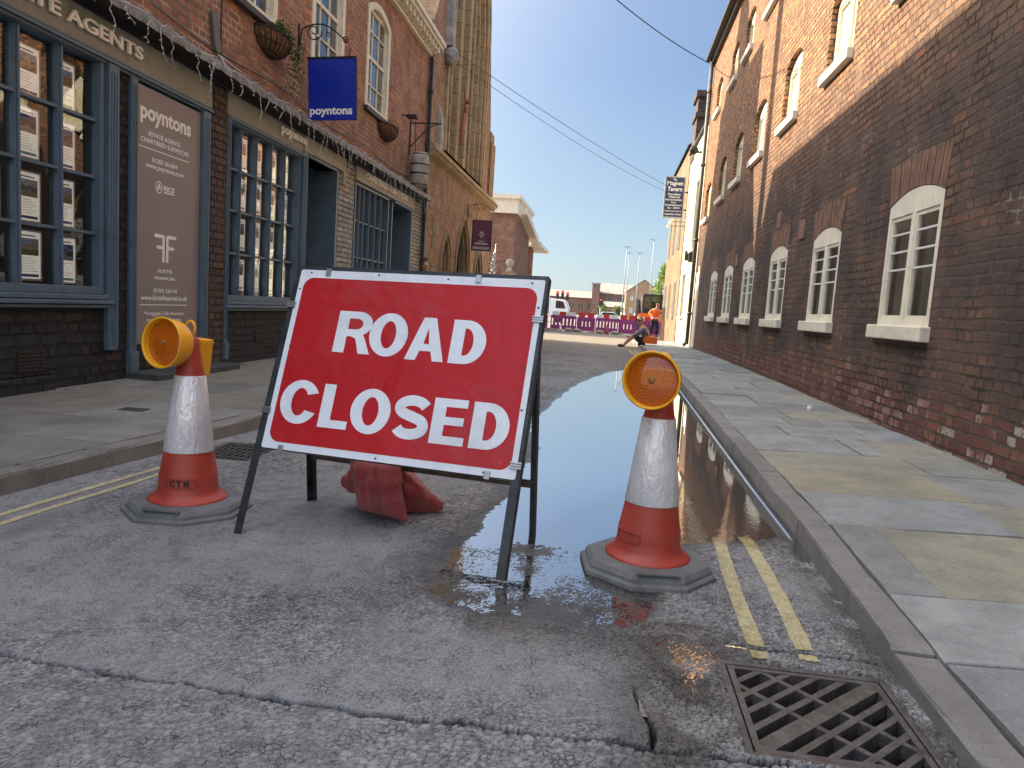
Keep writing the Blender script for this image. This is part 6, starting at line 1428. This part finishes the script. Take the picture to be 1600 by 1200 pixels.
# ---- people
def skin_mesh(name, pts, edges, m, parent=None, sub=2):
    me = bpy.data.meshes.new(name); me.from_pydata([p[:3] for p in pts], edges, []); o = link(name, me, m, parent)
    sk = o.modifiers.new('skin', 'SKIN'); sk.use_smooth_shade = True
    for v, p in zip(me.skin_vertices[0].data, pts):
        r = p[3]; v.radius = r if isinstance(r, tuple) else (r, r)
    me.skin_vertices[0].data[0].use_root = True
    s_ = o.modifiers.new('sub', 'SUBSURF'); s_.levels = s_.render_levels = sub
    return o
def chain(pts, base, seq):
    """append joints seq starting from index base, return (edges, last index)"""
    e = []; prev = base
    for p in seq: pts.append(p); e.append((prev, len(pts) - 1)); prev = len(pts) - 1
    return e, prev
def hand(pts, wrist, d, side):
    """palm and five curled fingers growing from the wrist joint along d"""
    d = Vector(d).normalized(); w = Vector(pts[wrist][:3]); s_ = Vector(side).normalized(); s_ = (s_ - d * s_.dot(d)).normalized(); n = d.cross(s_); E_ = []
    e, palm = chain(pts, wrist, [(*(w + d * .05), (.034, .018))]); E_ += e
    for i, (o, L) in enumerate(((-.027, .062), (-.009, .072), (.010, .068), (.028, .052))):
        r0 = w + d * .085 + s_ * o; e, _ = chain(pts, palm, [(*r0, .009), (*(r0 + d * L * .5 + n * .008), .0085), (*(r0 + d * L * .85 + n * .028), .007)]); E_ += e
    t0 = w + d * .03 - s_ * .034; e, _ = chain(pts, palm, [(*t0, .011), (*(t0 + d * .03 - s_ * .018 + n * .01), .010), (*(t0 + d * .055 - s_ * .016 + n * .022), .008)]); E_ += e
    return E_
def head(parent, c, r, face, hair, hairc='hair', mask=False):
    """face direction as a unit vector; nose, ears, eyes, mouth and hair on one skull"""
    F = Vector(face).normalized(); Rr = F.cross(Vector((0, 0, 1))).normalized(); Uu = Rr.cross(F); c = Vector(c)
    Mx = Matrix((Rr, F, Uu)).transposed().to_4x4(); Mx.translation = c
    b = MB(); prof = [(max(1e-4, math.sin(math.pi * i / 12)) * r * (.80 if i > 3 else .62 + .06 * i), -math.cos(math.pi * i / 12) * r * 1.15) for i in range(13)]
    b.lathe(prof, 20, Mx @ Matrix.Diagonal((1, 1.12, 1, 1)))
    b.ball(c + F * r * .93 - Uu * r * .12, r * .15, 5, (.8, 1, 1.3)); [b.ball(c + Rr * s_ * r * .80 - Uu * r * .08, r * .2, 5, (.6, .8, 1.3)) for s_ in (-1, 1)]
    b.ball(c + F * r * .74 - Uu * r * .72, r * .28, 6)
    h = b.build('head', M['skin'], parent)
    b = MB(); [b.ball(c + F * r * .80 + Rr * s_ * r * .30 + Uu * r * .08, r * .11, 5) for s_ in (-1, 1)]; b.build('eyes', M['black'], h)
    b = MB(); b.ball(c + F * r * .80 - Uu * r * .50, r * .14, 5, (1.6, .8, .35)); b.build('mouth', mat('lips', (.35, .12, .1), .6), h)
    if hair:
        b = MB(); b.lathe([(p[0] * 1.10, p[1] * 1.05) for p in prof if p[1] > -r * .25], 20, Matrix.Translation(-F * r * .13 + Uu * r * .05) @ Mx @ Matrix.Diagonal((1, 1.06, 1, 1))); b.build('hair', M[hairc], h)
    return h
# worker in orange, back half-turned to us, by the right barriers
wx_, wy_ = 2.45, 38.6; wz = float(zslope(wy_))
W_ = wroot('person', (wx_, wy_, wz), 'worker in an orange hi-vis jacket and dark trousers standing by the right barriers', 'person')
def PT(x, y, z, r): return (wx_ + x, wy_ + y, wz + z, r)
pts = [PT(0, 0, .95, (.155, .12))]; E_ = []
e, ch = chain(pts, 0, [PT(0, .02, 1.12, (.15, .11)), PT(.02, .0, 1.32, (.18, .12)), PT(.04, -.02, 1.44, (.15, .09))]); E_ += e
e, nk = chain(pts, ch, [PT(.07, -.05, 1.53, .055), PT(.09, -.07, 1.60, .05)]); E_ += e
for s_, kx in ((-1, -.04), (1, .10)):
    e, k_ = chain(pts, 0, [PT(s_ * .10, 0, .86, .095), PT(s_ * .11 + kx * .3, -.02, .50, .065), PT(s_ * .12 + kx * .6, .02, .12, .045), PT(s_ * .12 + kx * .6, -.10, .05, (.045, .04))]); E_ += e
e, wr = chain(pts, ch, [PT(-.18, 0, 1.40, .07), PT(-.30, -.08, 1.22, .05), PT(-.22, -.28, 1.10, .038)]); E_ += e; E_ += hand(pts, wr, (.6, -.7, 0), (0, 0, 1))
e, wr = chain(pts, ch, [PT(.22, -.02, 1.38, .07), PT(.46, -.05, 1.28, .052), PT(.70, -.08, 1.22, .038)]); E_ += e; E_ += hand(pts, wr, (1, 0, -.2), (0, 1, 0))
skin_mesh('body', pts, E_, M['skin'], W_)
head(W_, (wx_ + .10, wy_ - .09, wz + 1.66), .105, (.75, -.6, -.2), True)
J = [PT(0, 0, .84, (.185, .15)), PT(0, .02, 1.02, (.18, .14)), PT(.02, 0, 1.30, (.21, .15)), PT(.04, -.02, 1.46, (.15, .10))]; JE = [(0, 1), (1, 2), (2, 3)]
for q in ([PT(-.19, 0, 1.40, .09), PT(-.31, -.08, 1.22, .07), PT(-.24, -.25, 1.12, .055)], [PT(.22, -.02, 1.39, .09), PT(.46, -.05, 1.29, .07), PT(.66, -.08, 1.23, .056)]): e, _ = chain(J, 2, q); JE += e
skin_mesh('jacket', J, JE, M['hivis'], W_)
b = MB(); b.lathe([(.20, 0), (.205, .025), (.20, .05)], 20, Matrix.Translation((wx_, wy_, wz + .98)) @ Matrix.Diagonal((1, .82, 1, 1)), cap=False); b.build('reflective_stripe', M['white'], W_)
T_ = [PT(0, 0, .92, (.165, .13))]; TE = []
for s_, kx in ((-1, -.04), (1, .10)): e, _ = chain(T_, 0, [PT(s_ * .10, 0, .84, .11), PT(s_ * .11 + kx * .3, -.02, .50, .085), PT(s_ * .12 + kx * .6, .02, .12, .075)]); TE += e
skin_mesh('trousers', T_, TE, M['navycl'], W_)
b = MB(); [b.ball((wx_ + s_ * .12 + k_ * .6, wy_ - .06, wz + .06), .085, 6, (.8, 1.6, .75)) for s_, k_ in ((-1, -.04), (1, .10))]; b.build('boots', M['black'], W_)
# man sitting on the kerb, knees up, feet out in the road to the left
sx, sy = .98, 21.3; sz0 = float(zslope(sy))
P2 = wroot('person', (sx, sy, 0), 'man in a grey jersey and dark shorts sitting on the kerb hugging his knees', 'person')
def QT(x, y, z, r): return (sx + x, sy + y, sz0 + z, r)
pts = [QT(.16, 0, .20, (.14, .12))]; E_ = []
e, ch = chain(pts, 0, [QT(.16, 0, .36, (.13, .11)), QT(.10, 0, .52, (.15, .12)), QT(.05, 0, .60, (.12, .09))]); E_ += e
e, nk = chain(pts, ch, [QT(.0, -.01, .67, .05), QT(-.02, -.02, .70, .048)]); E_ += e
for s_ in (-1, 1):
    e, k_ = chain(pts, 0, [QT(.06, s_ * .10, .20, .085), QT(-.19, s_ * .13, .36, .062), QT(-.34, s_ * .11, .20, .055), QT(-.46, s_ * .10, .06, .036), QT(-.56, s_ * .10, .035, (.034, .032))]); E_ += e
    e, wr = chain(pts, ch, [QT(.06, s_ * .17, .56, .055), QT(-.10, s_ * .22, .40, .042), QT(-.25, s_ * .12, .34, .030)]); E_ += e; E_ += hand(pts, wr, (-.9, -s_ * .4, -.2), (0, 0, 1))
skin_mesh('body', pts, E_, M['skin'], P2)
head(P2, (sx - .03, sy - .03, sz0 + .79), .095, (-.45, -.9, 0), True)
b = MB(); b.ball((sx - .075, sy - .115, sz0 + .805), .05, 5, (1.5, .5, .35)); b.build('sunglasses', M['black'], P2)
J = [QT(.17, 0, .20, (.165, .14)), QT(.165, 0, .36, (.155, .13)), QT(.10, 0, .52, (.175, .14)), QT(.05, 0, .61, (.12, .09))]; JE = [(0, 1), (1, 2), (2, 3)]
for s_ in (-1, 1): e, _ = chain(J, 2, [QT(.06, s_ * .17, .56, .075), QT(-.10, s_ * .22, .40, .06), QT(-.22, s_ * .14, .35, .045)]); JE += e
skin_mesh('jersey', J, JE, M['greycl'], P2)
T_ = [QT(.16, 0, .17, (.15, .13))]; TE = []
for s_ in (-1, 1): e, _ = chain(T_, 0, [QT(.05, s_ * .10, .20, .10), QT(-.15, s_ * .13, .33, .08)]); TE += e
skin_mesh('shorts', T_, TE, M['navycl'], P2)
b = MB(); [b.ball((sx - .53, sy + s_ * .10, sz0 + .045), .055, 6, (2.0, .8, .75)) for s_ in (-1, 1)]; b.build('shoes', M['black'], P2)
b = MB(); b.box(1.10, 1.46, 21.05, 21.28, .10, .30); b.tube([(1.18, 21.12, .29), (1.22, 21.12, .37), (1.34, 21.12, .37), (1.38, 21.12, .29)], .012, 6); b.box(1.06, 1.11, 21.08, 21.25, .13, .25)
o = b.build('holdall', M['hivis'], bevel=.04); tag(o, 'orange holdall on the pavement behind the sitting man', 'bag')
# pedestrian behind the sign, only the head and shoulders show
px_, py_ = -3.72, 14.4
P3 = wroot('person', (px_, py_, 0), 'dark-haired pedestrian by the drainpipe, mostly hidden behind the road sign', 'person')
def KT(x, y, z, r): return (px_ + x, py_ + y, .09 + z, r)
pts = [KT(0, 0, .90, (.14, .11))]; E_ = []
e, ch = chain(pts, 0, [KT(0, 0, 1.08, (.13, .10)), KT(0, 0, 1.26, (.155, .10)), KT(0, 0, 1.36, (.12, .08))]); E_ += e
e, nk = chain(pts, ch, [KT(0, -.01, 1.42, .048), KT(0, -.02, 1.47, .045)]); E_ += e
for s_ in (-1, 1):
    e, k_ = chain(pts, 0, [KT(s_ * .09, 0, .82, .085), KT(s_ * .09, s_ * .08, .45, .058), KT(s_ * .09, s_ * .16, .09, .04), KT(s_ * .09, s_ * .16 - .12, .04, (.04, .035))]); E_ += e
    e, wr = chain(pts, ch, [KT(s_ * .17, 0, 1.30, .052), KT(s_ * .21, s_ * .05, 1.06, .042), KT(s_ * .20, -.08, .84, .03)]); E_ += e; E_ += hand(pts, wr, (0, -.2, -1), (0, 1, 0))
skin_mesh('body', pts, E_, M['skin'], P3); head(P3, (px_ + .0, py_ - .03, 1.62), .095, (.35, -.9, -.1), True)
b = MB(); b.ball((px_ - .02, py_ + .02, 1.74), .055, 6); b.build('hair_bun', M['hair'], P3)
J = [KT(0, 0, .80, (.165, .13)), KT(0, 0, 1.08, (.15, .12)), KT(0, 0, 1.27, (.175, .12)), KT(0, 0, 1.38, (.11, .08))]; JE = [(0, 1), (1, 2), (2, 3)]
for s_ in (-1, 1): e, _ = chain(J, 2, [KT(s_ * .17, 0, 1.30, .068), KT(s_ * .21, s_ * .05, 1.06, .056), KT(s_ * .20, -.06, .88, .045)]); JE += e
skin_mesh('jacket', J, JE, M['navycl'], P3)
T_ = [KT(0, 0, .88, (.15, .12))]; TE = []
for s_ in (-1, 1): e, _ = chain(T_, 0, [KT(s_ * .09, 0, .80, .10), KT(s_ * .09, s_ * .08, .45, .07), KT(s_ * .09, s_ * .16, .10, .055)]); TE += e
skin_mesh('trousers', T_, TE, M['black'], P3)
# ---- excavator behind the worker
EX = wroot('excavator', (3.3, 54, -.35), 'small black and orange excavator with a glazed cab behind the worker', 'excavator')
b = MB(); 
for y in (53.2, 54.6): b.prism([(2.2, -.35), (4.6, -.35), (4.8, -.1), (4.6, .2), (2.2, .2), (2.0, -.1)], lambda a, q, c: Vector((a, c, q)), y, y + .35)
b.build('tracks', M['black'], EX)
b = MB(); b.box(2.2, 4.7, 53.2, 55, .25, 1.0); b.build('body', M['hivis'], EX, bevel=.05)
b = MB()
for (x0, y0) in ((2.55, 53.3), (3.8, 53.3), (2.55, 54.8), (3.8, 54.8)): b.box(x0 - .06, x0 + .06, y0 - .06, y0 + .06, 1.0, 2.25)
b.box(2.45, 3.92, 53.2, 54.9, 2.25, 2.38); b.box(2.5, 3.86, 53.22, 53.30, 1.0, 1.35); c_ = b.build('cab', M['black'], EX)
b = MB(); b.box(2.63, 3.73, 53.26, 53.29, 1.35, 2.24); b.build('cab_glass', M['glassD'], c_)
b = MB(); b.ball((3.2, 54.1, 1.5), .26, 6, (1, .7, 1.5)); b.build('driver_seat', M['black'], c_)
b = MB(); b.bar((2.3, 53.5, .8), (2.05, 52.6, 1.9), .22); b.bar((2.05, 52.6, 1.9), (2.0, 51.8, .6), .16); b.bar((4.6, 53.5, .8), (5.5, 53.2, 1.3), .22); b.build('boom', M['black'], EX)
b = MB(); b.prism([(1.8, .0), (2.2, .0), (2.3, .55), (1.85, .6)], lambda a, q, c: Vector((a, c, q)), 51.5, 52.1); b.build('bucket', M['black'], EX)
# ---- traffic lights, lamp columns
M['redlamp'] = mat('lit red lens', (.8, .02, .01), .4, bump=0); q_ = M['redlamp'].node_tree.nodes['Principled BSDF']; q_.inputs['Emission Color'].default_value = (1, .05, .03, 1); q_.inputs['Emission Strength'].default_value = 1.6
def signal(x, y, zt, heads, label):
    z0 = float(zslope(y)); e = empty('traffic_light', (x, y, z0), label, 'traffic light', 'red traffic lights at the junction')
    b = MB(); b.tube([(0, 0, 0), (0, 0, zt - 1.1 - z0)], .06, 8); b.build('pole', M['grey'], e)
    for dx, dz in heads:
        zz = zt - z0 + dz; b = MB(); b.box(dx - .17, dx + .17, -.12, .12, zz - 1.0, zz); [b.box(dx - .12, dx + .12, -.26, -.12, zz - .04 - .31 * i, zz - .02 - .31 * i) for i in range(3)]; h = b.build('signal_head', M['black'], e)
        for i, m in enumerate(('redlamp', 'black', 'black')):
            b = MB(); b.lathe([(.10, 0), (.09, .03), (.001, .04)], 12, Matrix.Translation((dx, -.12, zz - .18 - .31 * i)) @ Matrix.Rotation(R(90), 4, 'X')); b.build('lamp', M[m] if m != 'black' else M['blindG'], h)
signal(-5.75, 90, 3.15, ((-.62, -.12), (0, 0), (.62, -.18)), 'traffic light with three heads side by side in front of the white lorry')
signal(-1.0, 90, 2.45, ((0, 0),), 'single traffic light behind the middle of the barriers')
def column(x, y, ztop, lean, label):
    z0 = float(zslope(y)); e = empty('street_lamp', (x, y, z0), label, 'street lamp', 'tall grey lamp columns'); H_ = ztop - z0
    b = MB(); b.tube([(0, 0, 0), (0, 0, 1.4)], .11, 10); b.tube([(0, 0, 1.4), (lean * .3, 0, H_)], [.075, .045], 8); b.build('column', M['grey'], e)
    b = MB(); b.bar((lean * .3, 0, H_), (lean * .3 + (.55 if lean >= 0 else -.55), 0, H_ + .05), .10, .06); b.box(lean * .3 - .38, lean * .3 + .1, -.1, .1, H_ - .02, H_ + .07); b.build('lantern', M['grey'], e)
column(4.9, 90, 9.9, -.2, 'tallest lamp column, standing before the leafy tree'); column(1.6, 88, 8.7, .2, 'left lamp column of the three, before the warehouse gable'); column(3.3, 91, 8.3, .0, 'middle lamp column, shorter than its neighbours'); column(2.35, 104, 9.3, 0, 'thin distant lamp column between the nearer two')
# ---- lorry and a pale car
LO = wroot('lorry', (-7, 70, -.4), 'white lorry waiting left of the junction behind the barriers', 'lorry')
b = MB(); b.box(-10.5, -5.75, 69, 71.4, .35, 2.0); b.build('box_body', M['white'], LO, bevel=.03)
b = MB(); b.prism([(-5.65, .1), (-3.85, .1), (-3.75, .9), (-4.15, 1.75), (-5.65, 1.85)], lambda a, q, c: Vector((a, c, q)), 69.1, 71.3); cb = b.build('cab', M['white'], LO, bevel=.05)
b = MB(); b.prism([(-5.0, .95), (-4.05, .95), (-4.3, 1.6), (-5.0, 1.65)], lambda a, q, c: Vector((a, c, q)), 69.06, 69.1); b.prism([(69.3, .95), (71.1, .95), (71.1, 1.6), (69.3, 1.6)], lambda a, q, c: Vector((-3.72 - (q - .9) * .45 + c, a, q)), 0, .02); b.build('windscreen', M['glassD'], cb)
b = MB(); 
for x in (-9.4, -8.3, -4.7): b.lathe([(.001, -.12), (.42, -.12), (.42, .12), (.001, .12)], 16, Matrix.Translation((x, 69.1, .0)) @ Matrix.Rotation(R(90), 4, 'X'))
b.build('wheels', M['black'], LO)
CR = wroot('parked_car', (1, 100, -.5), 'small pale car passing behind the middle barriers', 'car')
b = MB(); b.prism([(-.9, -.3), (3.2, -.3), (3.2, .25), (2.5, .4), (1.9, .85), (.4, .85), (-.1, .4), (-.9, .25)], lambda a, q, c: Vector((a - 1.1, c, q)), 99, 100.7); b.build('body', M['white'], CR, bevel=.06)
b = MB(); b.prism([(.0, .42), (2.4, .42), (1.85, .8), (.45, .8)], lambda a, q, c: Vector((a - 1.1, c, q)), 98.96, 99); b.build('windows', M['black'], CR)
b = MB(); [b.lathe([(.001, -.1), (.3, -.1), (.3, .1), (.001, .1)], 14, Matrix.Translation((x - 1.1, 99.05, -.2)) @ Matrix.Rotation(R(90), 4, 'X')) for x in (0, 2.4)]; b.build('wheels', M['black'], CR)
# ---- distant buildings
def far_block(name, label, x0, x1, y, d, h, roof, wm, rm, wins, z0=-.6, gable=False):
    e = wroot(name, ((x0 + x1) / 2, y, z0), label, 'building')
    hs = [arched(a, a + w, b0, b0 + hh, w * .3, 6) for a, w, b0, hh in wins]
    fn = lambda a, q, c: Vector((a, y - c, q))
    outl = rect(x0, x1, z0, h) if not gable else [(x0, z0), (x1, z0), (x1, h), ((x0 + x1) / 2, h + roof), (x0, h)]
    plate('wall', [outl] + hs, fn, -.3, 0, wm, e)
    b = MB()
    if gable: b.add([(x0, y + .3, z0), (x0, y + d, z0), (x0, y + d, h), (x0, y + .3, h), (x1, y + .3, z0), (x1, y + d, z0), (x1, y + d, h), (x1, y + .3, h)], [(0, 1, 2, 3), (4, 5, 6, 7), (1, 5, 6, 2)])
    else: b.box(x0, x1, y + .45, y + d, z0, h - .01)
    b.build('side_walls', wm, e)
    b = MB()
    if gable: m_ = (x0 + x1) / 2; b.add([(x0 - .2, y - .1, h), (m_, y - .1, h + roof + .08), (m_, y + d, h + roof + .08), (x0 - .2, y + d, h), (x1 + .2, y - .1, h), (x1 + .2, y + d, h)], [(0, 1, 2, 3), (1, 4, 5, 2)])
    else: b.add([(x0 - .3, y - .4, h), (x1 + .3, y - .4, h), (x1 + .3, y + d / 2, h + roof), (x0 - .3, y + d / 2, h + roof), (x1 + .3, y + d + .4, h), (x0 - .3, y + d + .4, h)], [(0, 1, 2, 3), (3, 2, 4, 5), (1, 4, 2), (0, 3, 5)])
    b.build('roof', rm, e)
    for a, w, b0, hh in wins:
        b = MB(); b.box(a - .02, a + w + .02, y + .12, y + .16, b0 - .02, b0 + hh); f = b.build('window', M['sill'] if gable else M['blindG'], e)
        b = MB(); b.box(a + w / 2 - .05, a + w / 2 + .05, y + .08, y + .12, b0, b0 + hh); b.build('glazing_bar', M['grey'], f)
far_block('warehouse', 'long low brick warehouse with a pale tiled roof at the far left', -19, -4.6, 200, 16, 4.2, 2.0, M['brickFar'], M['tile'], [(-16 + i * 2.6, 1.1, 1.2, 1.5) for i in range(5)])
far_block('warehouse', 'tall brick warehouse with a deep pale roof at the far centre', -2.6, 8.4, 195, 16, 5.6, 3.0, M['brickFar'], M['tile'], [(-.2 + i * 2.6, .9, 3.7, 1.1) for i in range(3)] + [(-.2 + i * 2.6, .9, 1.3, 1.1) for i in range(3)])
e = wroot('stair_tower', (-3.5, 194, 0), 'square brick stair tower at the left end of the tall warehouse', 'tower'); b = MB(); b.box(-4.6, -2.62, 193, 196, -.6, 7.9); b.build('wall', M['brickFar'], e); b = MB(); b.box(-4.9, -2.5, 192.8, 196.3, 7.9, 8.2); b.build('roof', M['tile'], e)
far_block('mill', 'orange brick mill gable with pale arched windows at the far right', 2.75, 8.1, 118, 14, 4.3, 2.0, M['brickMill'], M['tile'], [(3.3 + i * 1.75, .55, 2.9, .9) for i in range(3)] + [(3.3 + i * 1.75, .55, .9, 1.0) for i in range(3)], gable=True)
far_block('low_house', 'low pale house half hidden behind the barriers', -.8, 3.4, 150, 8, 1.9, 1.1, M['brickMill'], M['tile'], [(0, .7, .6, .8), (1.6, .7, .6, .8)])
# ---- trees and shrubs
def tree(name, x, y, z0, h, w, label, n, m, trunk=True, seed=1, ls=.10):
    random.seed(seed); e = empty(name, (x, y, z0), label, 'tree' if trunk else 'bush'); b = MB()
    if trunk:
        b.tube([(0, 0, 0), (.03, 0, h * .3), (-.05, 0, h * .6), (0, 0, h * .9)], [.14, .11, .07, .02], 8)
        for k in range(14): z = h * (.25 + .045 * k); a = k * 2.4; L = w * .42 * (1 - .5 * k / 14); b.tube([(0, 0, z), (L * math.cos(a), L * math.sin(a), z + L * .6)], [.04, .012], 5)
        b.build('trunk', mat('bark', (.12, .09, .06), .9), e)
    b = MB()
    for k in range(34 if trunk else 9):
        t = random.random(); rad = w * .5 * (math.sin(math.pi * min(1, .12 + t * .9)) ** .8) * (1.1 - .55 * t); a = random.random() * 6.28; r_ = rad * random.uniform(.2, 1)
        c = (r_ * math.cos(a), r_ * math.sin(a), h * (.16 + .84 * t) if trunk else h * t * .8); leaf_cluster(b, c, w * random.uniform(.10, .19), n, ls, (1, 1, 1.5), .25 * w if trunk else 0)
    b.build('crown', m, e, rec=False)
M['treeleaf'] = leafmat('tree foliage', (.10, .17, .03), (.26, .34, .08)); M['shrub'] = leafmat('shrub foliage', (.06, .11, .03), (.15, .2, .06))
tree('birch_tree', 6.55, 94, -.5, 7.7, 3.6, 'light green leafy tree between the mill and the brick wall', 110, M['treeleaf'], seed=3, ls=.14)
tree('shrub', -1.2, 140, -.5, 3.0, 4, 'grey green shrub beside the tall warehouse', 90, M['shrub'], False, 5, .2)
tree('shrub', 1.6, 135, -.5, 2.4, 4, 'dark low shrub in front of the pale house', 90, M['shrub'], False, 6, .2)
# weeds and dead leaves swept against the left wall
b = MB(); random.seed(9)
for _ in range(420):
    yy = random.choice([random.gauss(4.9, .12), random.gauss(5.45, .2), random.gauss(7.35, .1), random.uniform(3.5, 9)]); xx = XL + .06 + abs(random.gauss(0, .06)); p = Vector((xx, yy, .098 + random.random() * .012)); u = Vector((random.gauss(0, 1), random.gauss(0, 1), random.gauss(0, .5))).normalized() * random.uniform(.006, .016); v = u.cross(Vector((0, 0, 1))).normalized() * random.uniform(.003, .008)
    b.add([p - u, p + v, p + u, p - v], [(0, 1, 2, 3)])
tag(b.build('leaf_litter', M['deadleaf'], rec=False), kind='stuff')
b = MB(); b.tube([(2.02, 7.3, .105), (2.02, 7.3, .16)], .022, 8); tag(b.build('paper_cup', M['vinylW']), 'tiny white cup left on the pavement against the warehouse wall', 'cup')
